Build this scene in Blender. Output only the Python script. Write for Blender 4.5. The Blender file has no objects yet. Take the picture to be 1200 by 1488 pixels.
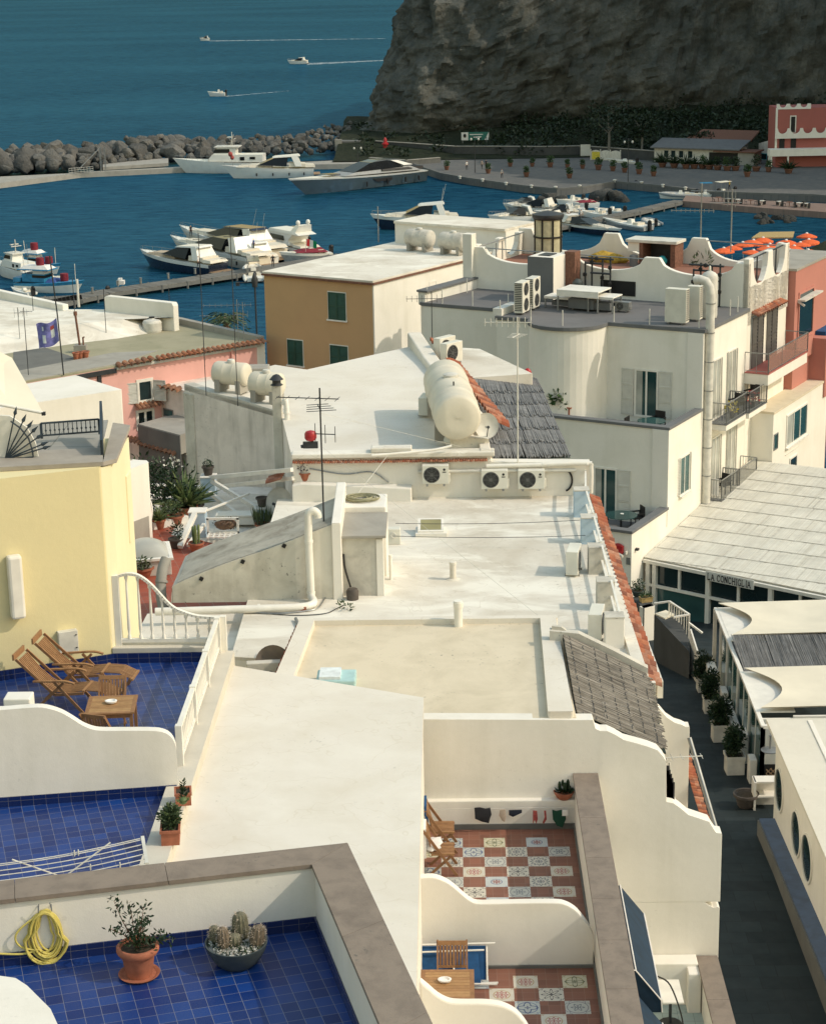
import bpy,math,random
from mathutils import Vector,Matrix,noise
Vc=Vector;ru=random.uniform;cos=math.cos;sin=math.sin;MT=Matrix.Translation;MR=Matrix.Rotation
random.seed(7)
R=math.radians
PI=math.pi
SC=bpy.context.scene
COL=SC.collection
F,CX,CY,H=2800.,600.,744.,42.
_p,_ps,_ro=R(16.2),R(1.28),.019
_f=Vc((-sin(_ps)*cos(_p),cos(_ps)*cos(_p),-sin(_p)))
_r0=Vc((cos(_ps),sin(_ps),0));_u0=_r0.cross(_f)
_r=_r0*cos(_ro)-_u0*sin(_ro);_u=_r0*sin(_ro)+_u0*cos(_ro)
def ray(px,py): return _f+_r*((px-CX)/F)-_u*((py-CY)/F)
def Z(px,py,z):
    d=ray(px,py);t=(z-H)/d.z
    return Vc((d.x*t,d.y*t,z))
def Y(px,py,y):
    d=ray(px,py);t=y/d.y
    return Vc((d.x*t,y,H+d.z*t))
def X(px,py,x):
    d=ray(px,py);t=x/d.x
    return Vc((x,d.y*t,H+d.z*t))
def PL(px,py,a,b):
    """ray through a pixel meets the upright plane through a and b: (distance along a->b, z)"""
    d=ray(px,py);e=Vc((b[0]-a[0],b[1]-a[1])).normalized();n=Vc((-e.y,e.x))
    t=(n.x*a[0]+n.y*a[1])/(n.x*d.x+n.y*d.y)
    return ((d.x*t-a[0])*e.x+(d.y*t-a[1])*e.y,H+d.z*t)
def VZ(P,py):
    """height over ground point P that shows at picture row py"""
    lo,hi=-20.,H-.01
    for _ in range(50):
        m=(lo+hi)/2;v=Vc((P[0],P[1],m-H))
        if CY-F*v.dot(_u)/v.dot(_f) > py: lo=m
        else: hi=m
    return lo
cam=bpy.data.cameras.new('camera');co=bpy.data.objects.new('camera',cam);COL.objects.link(co)
co.matrix_world=Matrix(((_r.x,_u.x,-_f.x,0),(_r.y,_u.y,-_f.y,0),(_r.z,_u.z,-_f.z,H),(0,0,0,1)))
cam.sensor_fit='VERTICAL';cam.sensor_height=36;cam.lens=36*F/1488
cam.clip_start=.1;cam.clip_end=20000;SC.camera=co
SUN_EL,SUN_AZ=R(40),R(-11)
sd=Vc((cos(SUN_EL)*cos(SUN_AZ),cos(SUN_EL)*sin(SUN_AZ),sin(SUN_EL)))
sl=bpy.data.lights.new('sun','SUN');so=bpy.data.objects.new('sun',sl);COL.objects.link(so)
sl.energy=2.0;sl.angle=R(.5);sl.color=(1,.875,.71)
so.rotation_euler=(-sd).to_track_quat('-Z','Y').to_euler();so.location=(60,0,90)
wd=bpy.data.worlds.new('World');SC.world=wd;wd.use_nodes=True
nt=wd.node_tree;sky=nt.nodes.new('ShaderNodeTexSky');sky.sky_type='NISHITA';sky.sun_disc=False
sky.dust_density=1.8;sky.ozone_density=1.0;sky.air_density=2.8;sky.sun_elevation=SUN_EL;sky.sun_rotation=PI/2-SUN_AZ
nt.links.new(sky.outputs[0],nt.nodes['Background'].inputs[0]);nt.nodes['Background'].inputs[1].default_value=.15
SC.view_settings.view_transform='Standard';SC.view_settings.look='None';SC.view_settings.exposure=.22;SC.view_settings.gamma=1
SC.cycles.max_bounces=9;SC.cycles.diffuse_bounces=7;SC.cycles.glossy_bounces=3;SC.cycles.transmission_bounces=3
SC.cycles.sample_clamp_indirect=4;SC.cycles.use_denoising=True
MATS={}
class N:
    def __init__(s,name):
        s.m=bpy.data.materials.new(name);s.m.use_nodes=True;s.t=s.m.node_tree;s.b=s.t.nodes['Principled BSDF']
        s.g=None;MATS[name]=s.m
    def n(s,typ,**kw):
        x=s.t.nodes.new('ShaderNode'+typ)
        for k,v in kw.items(): setattr(x,k,v)
        return x
    def l(s,a,b): s.t.links.new(a,b)
    def pos(s):
        if not s.g: s.g=s.n('NewGeometry')
        return s.g.outputs['Position']
    def rnd(s):
        s.pos();return s.g.outputs['Random Per Island']
    def put(s,sock,v):
        if hasattr(v,'is_linked') or hasattr(v,'links'): s.l(v,sock)
        else: sock.default_value=v if not isinstance(v,tuple) or len(v) !=3 or sock.type =='VECTOR' else (*v,1)
    def ma(s,op,a,b=0.,c=0.):
        x=s.n('Math',operation=op)
        for i,v in enumerate((a,b,c)): s.put(x.inputs[i],v)
        return x.outputs[0]
    def mix(s,f,a,b,mode='MIX'):
        x=s.n('Mix',data_type='RGBA',blend_type=mode)
        s.put(x.inputs[0],f);s.put(x.inputs[6],a);s.put(x.inputs[7],b)
        return x.outputs[2]
    def noise(s,scale,detail=4,rough=.55,vec=None,stretch=None,dist=0.):
        x=s.n('TexNoise');x.inputs['Scale'].default_value=scale;x.inputs['Detail'].default_value=detail
        x.inputs['Roughness'].default_value=rough;x.inputs['Distortion'].default_value=dist
        v=vec if vec is not None else s.pos()
        if stretch:
            mp=s.n('Mapping');mp.inputs['Scale'].default_value=stretch;s.l(v,mp.inputs[0]);v=mp.outputs[0]
        s.l(v,x.inputs['Vector']);return x.outputs[0]
    def ramp(s,f,lo,hi):
        x=s.n('MapRange');x.inputs[1].default_value=lo;x.inputs[2].default_value=hi;s.l(f,x.inputs[0]);return x.outputs[0]
    def bump(s,h,st,dist=.02):
        x=s.n('Bump');x.inputs['Strength'].default_value=st;x.inputs['Distance'].default_value=dist
        s.l(h,x.inputs['Height']);s.l(x.outputs[0],s.b.inputs['Normal'])
    def out(s,col=None,rough=None,metal=None,spec=None):
        if col is not None: s.put(s.b.inputs['Base Color'],col)
        if rough is not None: s.put(s.b.inputs['Roughness'],rough)
        if metal is not None: s.b.inputs['Metallic'].default_value=metal
        if spec is not None: s.b.inputs['Specular IOR Level'].default_value=spec
        return s.m
def plain(name,c,rough=.6,var=.18,sc=3.,metal=0.,spec=.4):
    m=N(name);d=tuple(x*(1-var) for x in c);e=tuple(min(1,x*(1+var*.6)) for x in c)
    return m.out(m.mix(m.ramp(m.noise(sc,5),.3,.7),d,e),rough,metal,spec)
def plaster(name,c,dirt=(.35,.32,.27),amt=.35,sc=.6,rough=.88,streak=.35,spots=0.,bump=.25,patch=0.):
    m=N(name)
    a=m.ramp(m.noise(sc,9,.62,dist=.4),.42,.78)
    b=m.ramp(m.noise(1.6,5,.6,stretch=(1,1,.12)),.5,.8)
    k=m.ma('ADD',m.ma('MULTIPLY',a,amt),m.ma('MULTIPLY',b,amt*streak))
    fine=m.ramp(m.noise(14,4,.7),.3,.75)
    c2=m.mix(m.ma('MULTIPLY',fine,.12),c,tuple(x*.72 for x in c))
    col=m.mix(k,c2,dirt)
    if patch:
        pz_=m.ma('MULTIPLY',m.ramp(m.noise(.55,7,.6,stretch=(.7,1.3,1),dist=.8),.5,.62),patch)
        col=m.mix(pz_,col,(.86,.835,.75))
        cr_=m.ramp(m.ma('ABSOLUTE',m.ma('SUBTRACT',m.noise(.8,3,.5,dist=.3),.5)),.006,.0)
        col=m.mix(m.ma('MULTIPLY',cr_,.35),col,dirt)
    if spots:
        sp=m.ma('MULTIPLY',m.ramp(m.noise(9,6,.7),.6,.68),m.ramp(m.noise(.9,4),.5,.62))
        col=m.mix(m.ma('MULTIPLY',sp,spots),col,(.1,.1,.09))
    h=m.ma('ADD',m.noise(3.5,5,.6),m.ma('MULTIPLY',m.noise(45,3,.6),.3))
    m.bump(h,bump,.02)
    return m.out(col,rough,0,.25)
def uvec(m,a,b):
    """plane coordinates (dot with a, dot with b) of the position as a vector"""
    o=[]
    for d in (a,b):
        x=m.n('VectorMath',operation='DOT_PRODUCT');m.l(m.pos(),x.inputs[0]);x.inputs[1].default_value=d;o.append(x.outputs['Value'])
    c=m.n('CombineXYZ');m.l(o[0],c.inputs[0]);m.l(o[1],c.inputs[1]);return c.outputs[0]
def tiles(name,size,c1,c2,grout,a=(1,0,0),b=(0,1,0),mort=.012,rough=.25,off=0.,asp=1.,spec=.5,fade=.0):
    m=N(name);br=m.n('TexBrick');br.offset=off;br.squash=1
    v=uvec(m,a,b);m.l(v,br.inputs['Vector'])
    br.inputs['Scale'].default_value=1;br.inputs['Brick Width'].default_value=size*asp;br.inputs['Row Height'].default_value=size
    br.inputs['Mortar Size'].default_value=mort*.5;br.inputs['Mortar Smooth'].default_value=.1
    br.inputs['Color1'].default_value=(*c1,1);br.inputs['Color2'].default_value=(*c2,1);br.inputs['Mortar'].default_value=(*grout,1)
    dn=m.ramp(m.noise(1.1,6,.6),.35,.75)
    col=m.mix(m.ma('MULTIPLY',dn,.3+fade),br.outputs[0],tuple(x*.55+.03 for x in c1))
    m.bump(br.outputs['Fac'],.25,-.004)
    return m.out(col,m.ma('MULTIPLY_ADD',m.noise(2.3,4),.3,rough-.1),0,spec)
def island(name,cols,rough=.8,spec=.25,sc=20.,stretch=None,amt=.25):
    m=N(name);cr=m.n('ValToRGB');e=cr.color_ramp.elements
    while len(e) < len(cols): e.new(.5)
    for i,c in enumerate(cols): e[i].position=i/max(1,len(cols)-1);e[i].color=(*c,1)
    m.l(m.rnd(),cr.inputs[0])
    col=m.mix(m.ma('MULTIPLY',m.ramp(m.noise(sc,4,.6,stretch=stretch),.35,.7),amt),cr.outputs[0],tuple(x*.4 for x in cols[0]))
    return m.out(col,rough,0,spec)
def leafm(name,cols):
    island(name,cols,.55,.35,6.,None,.15);return MATS[name]
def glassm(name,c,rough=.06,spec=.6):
    m=N(name);return m.out(m.mix(m.ramp(m.noise(.7,3),.3,.7),c,tuple(x*.55 for x in c)),rough,0,spec)  # colour mottling stands in for uneven reflections in the panes
class B:
    def __init__(s,m=None): s.V=[];s.Fc=[];s.mi=[];s.uv={};s.m=m;s.k=0;s.smooth=[]
    def add(s,pts,faces,smooth=False,k=None):
        o=len(s.V)
        for q in pts:
            q=Vc(q);s.V.append(s.m @ q if s.m else q)
        for f in faces:
            s.Fc.append(tuple(i+o for i in f));s.mi.append(s.k if k is None else k);s.smooth.append(smooth)
        return s
    def box(s,x0,x1,y0,y1,z0,z1,k=None):
        return s.add([(x0,y0,z0),(x1,y0,z0),(x1,y1,z0),(x0,y1,z0),(x0,y0,z1),(x1,y0,z1),(x1,y1,z1),(x0,y1,z1)],
                     [(3,2,1,0),(4,5,6,7),(0,1,5,4),(1,2,6,5),(2,3,7,6),(3,0,4,7)],k=k)
    def cb(s,c,sx,sy,sz,k=None):
        return s.box(c[0]-sx/2,c[0]+sx/2,c[1]-sy/2,c[1]+sy/2,c[2]-sz/2,c[2]+sz/2,k)
    def prism(s,poly,z0,z1,k=None,ktop=None):
        """plan polygon; z1 a number or one height per corner"""
        n=len(poly);ar=sum(poly[i][0]*poly[(i+1) % n][1]-poly[(i+1) % n][0]*poly[i][1] for i in range(n))
        zz=list(z1) if isinstance(z1,(list,tuple)) else [z1]*n
        zb=list(z0) if isinstance(z0,(list,tuple)) else [z0]*n
        if ar < 0: poly=poly[::-1];zz=zz[::-1];zb=zb[::-1]
        pts=[(q[0],q[1],zb[i]) for i,q in enumerate(poly)]+[(q[0],q[1],zz[i]) for i,q in enumerate(poly)]
        s.add(pts,[tuple(range(n-1,-1,-1))]+[(i,(i+1) % n,n+(i+1) % n,n+i) for i in range(n)],k=k)
        return s.add(pts[n:],[tuple(range(n))],k=ktop if ktop is not None else k)
    def wall(s,a,b,prof,th,k=None,zb=None):
        """upright wall in the plane a->b (plan points); prof = [(s,z)...] top line; zb bottom; th thickness to the left of a->b"""
        e=Vc((b[0]-a[0],b[1]-a[1])).normalized();n=Vc((-e.y,e.x));m=len(prof)
        P=lambda t,z,w: (a[0]+e.x*t+n.x*w,a[1]+e.y*t+n.y*w,z)
        for i in range(m-1):
            (s0,z0),(s1,z1)=prof[i],prof[i+1]
            if abs(s1-s0) < 1e-6: continue
        fr=[P(t,z,0) for t,z in prof];bk=[P(t,z,th) for t,z in prof]
        fb=[P(t,zb,0) for t,z in prof];bb=[P(t,zb,th) for t,z in prof]
        f=[]
        for i in range(m-1):
            f +=[(2*m+i,2*m+i+1,i+1,i),(m+i,m+i+1,3*m+i+1,3*m+i),(i,i+1,m+i+1,m+i),(3*m+i,3*m+i+1,2*m+i+1,2*m+i)]
        f +=[(0,m,3*m,2*m),(m-1,3*m-1,4*m-1,2*m-1)]
        return s.add(fr+bk+fb+bb,f,k=k)
    def tube(s,pts,r,n=8,k=None,closed=False):
        pts=[Vc(q) for q in pts];m=len(pts);rr=r if isinstance(r,(list,tuple)) else [r]*m
        o=[];up=None
        for i,q in enumerate(pts):
            if closed: t=pts[(i+1) % m]-pts[i-1]
            else: t=pts[min(i+1,m-1)]-pts[max(i-1,0)]
            t=t.normalized() if t.length > 1e-9 else Vc((0,0,1))
            if up is None:
                up=Vc((0,0,1)) if abs(t.z) < .9 else Vc((1,0,0))
            a=t.cross(up).normalized();up2=a.cross(t).normalized();up=up2
            for j in range(n):
                th=2*PI*j/n;o.append(q+a*(rr[i]*cos(th))+up2*(rr[i]*sin(th)))
        f=[]
        for i in range(m if closed else m-1):
            for j in range(n):
                i2=(i+1) % m;f.append((i*n+j,i*n+(j+1) % n,i2*n+(j+1) % n,i2*n+j))
        s.add(o,f,True,k)
        if not closed:
            s.add([o[j] for j in range(n)],[tuple(range(n-1,-1,-1))],k=k);s.add([o[(m-1)*n+j] for j in range(n)],[tuple(range(n))],k=k)
        return s
    def bar(s,a,b,w,h,k=None):
        """rectangular bar from a to b, w across, h in the upright sense"""
        a,b=Vc(a),Vc(b);t=(b-a).normalized();up=Vc((0,0,1)) if abs(t.z) < .95 else Vc((0,1,0))
        x=t.cross(up).normalized()*(w/2);y=x.cross(t).normalized()*(h/2)
        return s.add([a-x-y,a+x-y,a+x+y,a-x+y,b-x-y,b+x-y,b+x+y,b-x+y],
                     [(0,1,2,3),(7,6,5,4),(0,4,5,1),(1,5,6,2),(2,6,7,3),(3,7,4,0)],k=k)
    def lathe(s,prof,n=20,c=(0,0,0),k=None,sx=1.,sy=1.,smooth=True):
        m=len(prof);o=[]
        for r,z in prof:
            for j in range(n):
                t=2*PI*j/n;o.append((c[0]+r*sx*cos(t),c[1]+r*sy*sin(t),c[2]+z))
        f=[(i*n+j,i*n+(j+1) % n,(i+1)*n+(j+1) % n,(i+1)*n+j) for i in range(m-1) for j in range(n)]
        s.add(o,f,smooth,k)
        if tuple(prof[0]) ==tuple(prof[-1]): return s
        if prof[0][0] > 1e-4: s.add(o[:n],[tuple(range(n-1,-1,-1))],k=k)
        if prof[-1][0] > 1e-4: s.add(o[-n:],[tuple(range(n))],k=k)
        return s
    def ball(s,c,rx,ry,rz,n=12,m=8,k=None,nz=0.,seed=0.):
        o=[];f=[]
        for i in range(m+1):
            a=PI*i/m
            for j in range(n):
                t=2*PI*j/n;d=Vc((sin(a)*cos(t),sin(a)*sin(t),-cos(a)))
                q=1+nz*noise.noise(d*2.1+Vc((seed,seed*1.7,0))) if nz else 1
                o.append((c[0]+rx*d.x*q,c[1]+ry*d.y*q,c[2]+rz*d.z*q))
        for i in range(m):
            for j in range(n): f.append((i*n+j,i*n+(j+1) % n,(i+1)*n+(j+1) % n,(i+1)*n+j))
        return s.add(o,f,True,k)
    def quad(s,*p,k=None): return s.add(p,[tuple(range(len(p)))],k=k)
    def leaf(s,c,d,w,l,k=None):
        d=Vc(d).normalized();c=Vc(c);x=d.cross(Vc((ru(-1,1),ru(-1,1),ru(-1,1))))
        x=x.normalized()*w/2 if x.length > 1e-6 else Vc((w/2,0,0))
        return s.add([c,c+d*l*.5+x,c+d*l,c+d*l*.5-x],[(0,1,2,3)],k=k)
    def cloud(s,c,rx,ry,rz,n,w,l,up=.3,k=None,shell=.45):
        for _ in range(n):
            while 1:
                d=Vc((ru(-1,1),ru(-1,1),ru(-1,1)))
                if shell < d.length < 1: break
            g=noise.noise(Vc(c)*.7+d*1.9)
            if g < -.18: continue
            s.leaf((c[0]+d.x*rx,c[1]+d.y*ry,c[2]+d.z*rz),(d.x+ru(-.8,.8),d.y+ru(-.8,.8),d.z*.6+up+ru(-.6,.6)),w*ru(.6,1.3),l*ru(.6,1.3),k)
        return s
    def build(s,name,mat,par=None,local=False,bev=0.,loc=None):
        me=bpy.data.meshes.new(name)
        if par is not None and not local:
            o=par;off=Vc((0,0,0))
            while o is not None: off +=o.location;o=o.parent
        elif par is None and not local:
            if loc is None:
                xs=[v.x for v in s.V];ys=[v.y for v in s.V];zs=[v.z for v in s.V]
                loc=((min(xs)+max(xs))/2,(min(ys)+max(ys))/2,min(zs))
            off=Vc(loc)
        else: off=Vc((0,0,0))
        me.from_pydata([tuple(v-off) for v in s.V],[],s.Fc)
        ml=mat if isinstance(mat,(list,tuple)) else [mat]
        for q in ml: me.materials.append(MATS[q])
        me.polygons.foreach_set('material_index',s.mi);me.polygons.foreach_set('use_smooth',s.smooth)
        if s.uv:
            ul=me.uv_layers.new(name='uv')
            for fi,uvs in s.uv.items():
                for li,q in zip(me.polygons[fi].loop_indices,uvs): ul.data[li].uv=q
        me.update()
        if any(s.smooth): me.set_sharp_from_angle(angle=R(38))
        ob=bpy.data.objects.new(name,me);COL.objects.link(ob)
        if par is not None: ob.parent=par
        else: ob.location=off if not local else Vc((0,0,0))
        if bev:
            md=ob.modifiers.new('bevel','BEVEL');md.width=bev;md.segments=2;md.limit_method='ANGLE';md.angle_limit=R(40)
        return ob
def tag(o,label,cat,group=None):
    o['label']=label;o['category']=cat
    if group: o['group']=group
    return o
def thing(name,label,cat,loc=(0,0,0),rz=0.,group=None):
    o=bpy.data.objects.new(name,None);COL.objects.link(o);o.empty_display_size=.1
    o.location=loc;o.rotation_euler=(0,0,rz);return tag(o,label,cat,group)
ORD='first second third fourth fifth sixth seventh eighth ninth tenth eleventh twelfth thirteenth fourteenth fifteenth sixteenth'.split()
def put(name,mat,bm,label,cat,group=None,bev=0.,local=False):
    return tag(bm.build(name,mat,bev=bev,local=local),label,cat,group)
def setting(name,mat,bm,kind='structure'):
    o=bm.build(name,mat);o['kind']=kind;return o
def dup(root,loc,rz=0.,label=None,sc=None):
    kids={}
    for o in COL.objects:
        if o.parent: kids.setdefault(o.parent.name,[]).append(o)
    def cp(o,par):
        c=o.copy();COL.objects.link(c)
        if par is not None: c.parent=par
        for ch in kids.get(o.name,[]): cp(ch,c)
        return c
    c=cp(root,None);c.location=loc;c.rotation_euler=(0,0,rz)
    if label: c['label']=label
    if sc: c.scale=(sc,sc,sc)
    return c
def T(x,y,z=0,rz=0.,sc=1.): return MT((x,y,z)) @ MR(rz,4,'Z') @ Matrix.Scale(sc,4)
def arc(cx,cz,rx,rz,a0,a1,n=8): return [(cx+rx*cos(R(a0+(a1-a0)*i/n)),cz+rz*sin(R(a0+(a1-a0)*i/n))) for i in range(n+1)]
def smooth_line(pts,n=4):
    """Catmull-Rom through points"""
    o=[]
    for i in range(len(pts)-1):
        a,b,c,d=pts[max(i-1,0)],pts[i],pts[i+1],pts[min(i+2,len(pts)-1)]
        for j in range(n):
            t=j/n
            o.append(tuple(.5*((2*b[q])+(-a[q]+c[q])*t+(2*a[q]-5*b[q]+4*c[q]-d[q])*t*t+(-a[q]+3*b[q]-3*c[q]+d[q])*t**3) for q in range(len(b))))
    o.append(tuple(pts[-1]));return o
plaster('white_plaster',(.82,.785,.71),(.55,.53,.43),.38,.5,streak=.6)
plaster('clean_plaster',(.8,.765,.7),(.55,.52,.43),.4,.4,streak=.7,spots=.12,bump=.25)
plaster('roof_white',(.72,.68,.6),(.43,.37,.28),.85,.42,streak=.1,spots=.5,patch=.6)
plaster('smooth_roof',(.72,.675,.6),(.55,.485,.375),.55,.5,streak=.25,spots=.35,bump=.12,patch=.14)
plaster('roof_buff',(.68,.595,.455),(.43,.37,.26),.7,.8,streak=.1,spots=.8)
plaster('grey_plaster',(.8,.74,.67),(.36,.33,.285),.6,.7,streak=1.0,spots=.9)
plaster('aged_plaster',(.66,.63,.55),(.28,.25,.2),.7,.9,streak=.8,spots=1.)
plaster('weathered_top',(.5,.46,.385),(.2,.17,.13),.95,1.6,spots=1.)
plaster('flaked_plaster',(.6,.57,.5),(.25,.23,.2),.65,1.6,spots=1.)
plaster('concrete',(.36,.34,.3),(.16,.15,.13),.5,.8,spots=.5)
plaster('dark_concrete',(.16,.16,.15),(.07,.07,.07),.5,.9)
plaster('mossy_roof',(.36,.33,.23),(.2,.2,.12),.6,.5,spots=.6)
plaster('yellow_plaster',(.74,.65,.38),(.6,.52,.32),.25,.5,bump=.35)
plaster('yellow_sunlit',(.8,.73,.5),(.6,.52,.3),.25,.5)  # yellow plaster of the sunlit sides, brightness put into the colour
plaster('pink_plaster',(.8,.44,.39),(.6,.33,.28),.4,.6)
plaster('ochre_plaster',(.56,.355,.19),(.42,.27,.15),.35,.5,bump=.4)
plaster('red_plaster',(.48,.205,.165),(.38,.17,.135),.35,.5)
plaster('rose_plaster',(.4,.135,.115),(.3,.11,.09),.4,.3)
plaster('blue_plaster',(.42,.55,.66),(.5,.52,.5),.35,1.2)
plaster('stone_cap',(.25,.205,.168),(.14,.115,.098),.75,3.2,spots=.8,bump=.5)
plaster('basalt',(.075,.078,.078),(.035,.037,.038),.6,.7,spots=.4)
plaster('grey_cap',(.16,.165,.17),(.1,.1,.105),.5,1.0)
plaster('grey_roofing',(.17,.165,.165),(.1,.1,.1),.5,.6)
plaster('terracotta_floor',(.3,.14,.095),(.19,.1,.075),.5,.5)
plaster('marble',(.6,.56,.48),(.42,.39,.33),.5,1.3)
plain('white_paint',(.78,.75,.68),.45,.1)
plain('off_white',(.62,.6,.54),.55,.2)
plain('plastic_white',(.7,.68,.6),.4,.12,2)
plain('grey_metal',(.3,.31,.31),.45,.2,5,.6)
plain('dark_metal',(.035,.038,.042),.5,.3,4)
plain('black',(.012,.012,.013),.55,.3)
plain('iron',(.03,.045,.06),.5,.3)
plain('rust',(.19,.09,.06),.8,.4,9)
plain('green_shutter',(.02,.075,.05),.5,.25)
plain('dark_shutter',(.075,.07,.068),.5,.25)
plain('white_shutter',(.6,.585,.53),.5,.1)
plain('orange_cloth',(.75,.13,.035),.8,.2)
plain('blue_cloth',(.012,.075,.2),.8,.3,6)
plain('navy_awning',(.006,.026,.055),.75,.3,5)
plain('sail_cloth',(.74,.68,.55),.8,.08,1)
plain('red_paint',(.4,.02,.025),.4,.2)
plain('maroon',(.2,.015,.03),.7,.2)
plain('terracotta',(.36,.125,.07),.75,.25,8)
plain('dark_pot',(.09,.075,.065),.8,.25,8)
plain('slate_pot',(.06,.075,.075),.5,.3,6)
plain('hose_yellow',(.6,.5,.13),.45,.15,8)
plain('hose_olive',(.3,.28,.17),.6,.3,8)
plain('soil',(.06,.045,.03),.95,.4,20)
plain('skin',(.5,.28,.18),.6,.1)
plain('cloth_white',(.75,.73,.7),.8,.1)
plain('cloth_dark',(.02,.02,.025),.8,.3)
plain('cloth_green',(.01,.06,.035),.8,.3)
plain('cloth_beige',(.5,.4,.32),.8,.3)
plain('cloth_red',(.4,.08,.07),.8,.5,25)
plain('cloth_blue',(.05,.1,.3),.8,.3)
plain('aqua_paint',(.42,.62,.62),.5,.2)
plain('boat_white',(.75,.74,.69),.3,.08,1,0,.5)
plain('boat_cream',(.66,.6,.49),.4,.12,1)
plain('boat_navy',(.012,.018,.035),.18,.3,1,0,.6)
plain('boat_silver',(.045,.06,.065),.2,.15,.5,0,.6)
plain('boat_blue',(.03,.22,.4),.5,.3,2)
plain('boat_grey',(.3,.31,.31),.6,.2)
plain('teak',(.3,.2,.12),.7,.25,6)
plain('deck_tan',(.46,.37,.27),.8,.15,2)
plain('vinyl_clear',(.25,.26,.25),.3,.3)
plain('brass_net',(.34,.27,.13),.8,.4,5)
plain('flag_green',(.0,.2,.08),.8,.1)
plain('flag_red',(.5,.03,.03),.8,.1)
plain('flag_violet',(.2,.2,.5),.8,.5,3)
plain('orange_net',(.45,.28,.04),.9,.4,8)
plain('turq_bag',(.03,.3,.33),.6,.2)
plain('straw',(.42,.3,.13),.9,.3,8)
plain('rubber',(.03,.03,.03),.7,.3)
plain('sign_green',(.03,.16,.13),.5,.1)
plain('sign_panel',(.62,.62,.58),.5,.05)
plain('sign_yellow',(.6,.5,.06),.5,.3)
plain('lamp_glass',(.5,.47,.32),.4,.2,4)
plain('foam',(.7,.75,.76),.7,.2,6)
plain('shade_net',(.02,.04,.038),.9,.3)
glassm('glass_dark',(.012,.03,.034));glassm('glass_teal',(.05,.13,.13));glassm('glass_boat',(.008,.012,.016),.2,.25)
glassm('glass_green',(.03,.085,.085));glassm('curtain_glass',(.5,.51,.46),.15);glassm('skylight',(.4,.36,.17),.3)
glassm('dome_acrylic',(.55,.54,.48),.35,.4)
tiles('grey_tile',.3,(.35,.45,.46),(.4,.5,.5),(.2,.25,.25))
island('roof_tile',[(.32,.09,.05),(.44,.17,.09),(.2,.08,.055),(.5,.27,.18),(.37,.115,.06)],.8,.2,12,None,.5)
island('roof_tile_old',[(.33,.12,.06),(.42,.2,.11),(.22,.12,.08),(.45,.24,.15)],.85,.2,9,None,.7)
island('reed_tan',[(.3,.268,.228),(.38,.345,.3),(.2,.178,.155),(.35,.315,.27)],.9,.15,3,None,.5)
island('reed_dark',[(.2,.2,.2),(.26,.257,.25),(.15,.15,.15),(.32,.31,.3)],.9,.15,3,None,.4)
island('reed_white',[(.72,.7,.61),(.76,.74,.66),(.66,.63,.54),(.75,.72,.64)],.9,.15,1.1,None,.28)
island('wood',[(.3,.155,.07),(.38,.21,.1),(.25,.125,.06),(.35,.19,.09)],.6,.3,12,(1,1,1),.4)
island('teak_table',[(.36,.2,.085),(.42,.25,.115),(.33,.18,.08)],.55,.3,9,None,.3)
island('old_plank',[(.17,.165,.15),(.22,.21,.19),(.13,.125,.115)],.9,.15,5,None,.5)
leafm('leaf_dark',[(.008,.02,.008),(.02,.045,.015),(.012,.03,.012),(.03,.06,.02)])
leafm('leaf_mid',[(.02,.05,.012),(.045,.09,.025),(.03,.07,.02),(.06,.11,.035)])
leafm('leaf_olive',[(.03,.055,.02),(.07,.1,.04),(.045,.075,.03),(.08,.11,.05)])
leafm('leaf_agave',[(.09,.15,.05),(.2,.24,.09),(.06,.11,.04),(.25,.28,.12)])
leafm('leaf_dry',[(.13,.1,.06),(.2,.14,.09),(.16,.09,.06),(.08,.08,.04)])
leafm('leaf_purple',[(.05,.04,.05),(.1,.07,.09),(.06,.06,.05),(.09,.05,.07)])
leafm('bloom_white',[(.6,.58,.52),(.7,.68,.62),(.5,.5,.42)])
leafm('scrub',[(.008,.02,.01),(.018,.036,.016),(.012,.026,.013),(.028,.046,.022)])
plaster('cap_pale',(.36,.325,.28),(.24,.215,.185),.6,2.5,spots=.4)
def water():
    m=N('water')
    v=m.pos()
    h=m.ma('ADD',m.ma('MULTIPLY',m.noise(.55,3,.55,stretch=(.8,1.6,1)),1.0),m.ma('MULTIPLY',m.noise(2.3,3,.6,stretch=(.8,1.5,1)),.4))
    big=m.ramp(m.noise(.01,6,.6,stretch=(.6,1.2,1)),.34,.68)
    m.bump(h,.8,.35)
    rip=m.ramp(m.noise(.42,7,.72,stretch=(.45,1.5,1)),.4,.62)  # light and dark of the ripples put into the base colour
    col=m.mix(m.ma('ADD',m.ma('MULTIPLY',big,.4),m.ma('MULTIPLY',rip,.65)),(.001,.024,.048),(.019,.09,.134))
    m.out(col,.8,0,.0)
    gl=m.n('BsdfGlossy');gl.inputs['Roughness'].default_value=.14;gl.inputs['Color'].default_value=(.2,.46,.85,1)
    m.l([x for x in m.t.nodes if x.type =='BUMP'][0].outputs[0],gl.inputs['Normal'])
    mx=m.n('MixShader');mx.inputs[0].default_value=.2;m.l(m.b.outputs[0],mx.inputs[1]);m.l(gl.outputs[0],mx.inputs[2])
    m.l(mx.outputs[0],[x for x in m.t.nodes if x.type =='OUTPUT_MATERIAL'][0].inputs[0]);return m.m
water()
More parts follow.
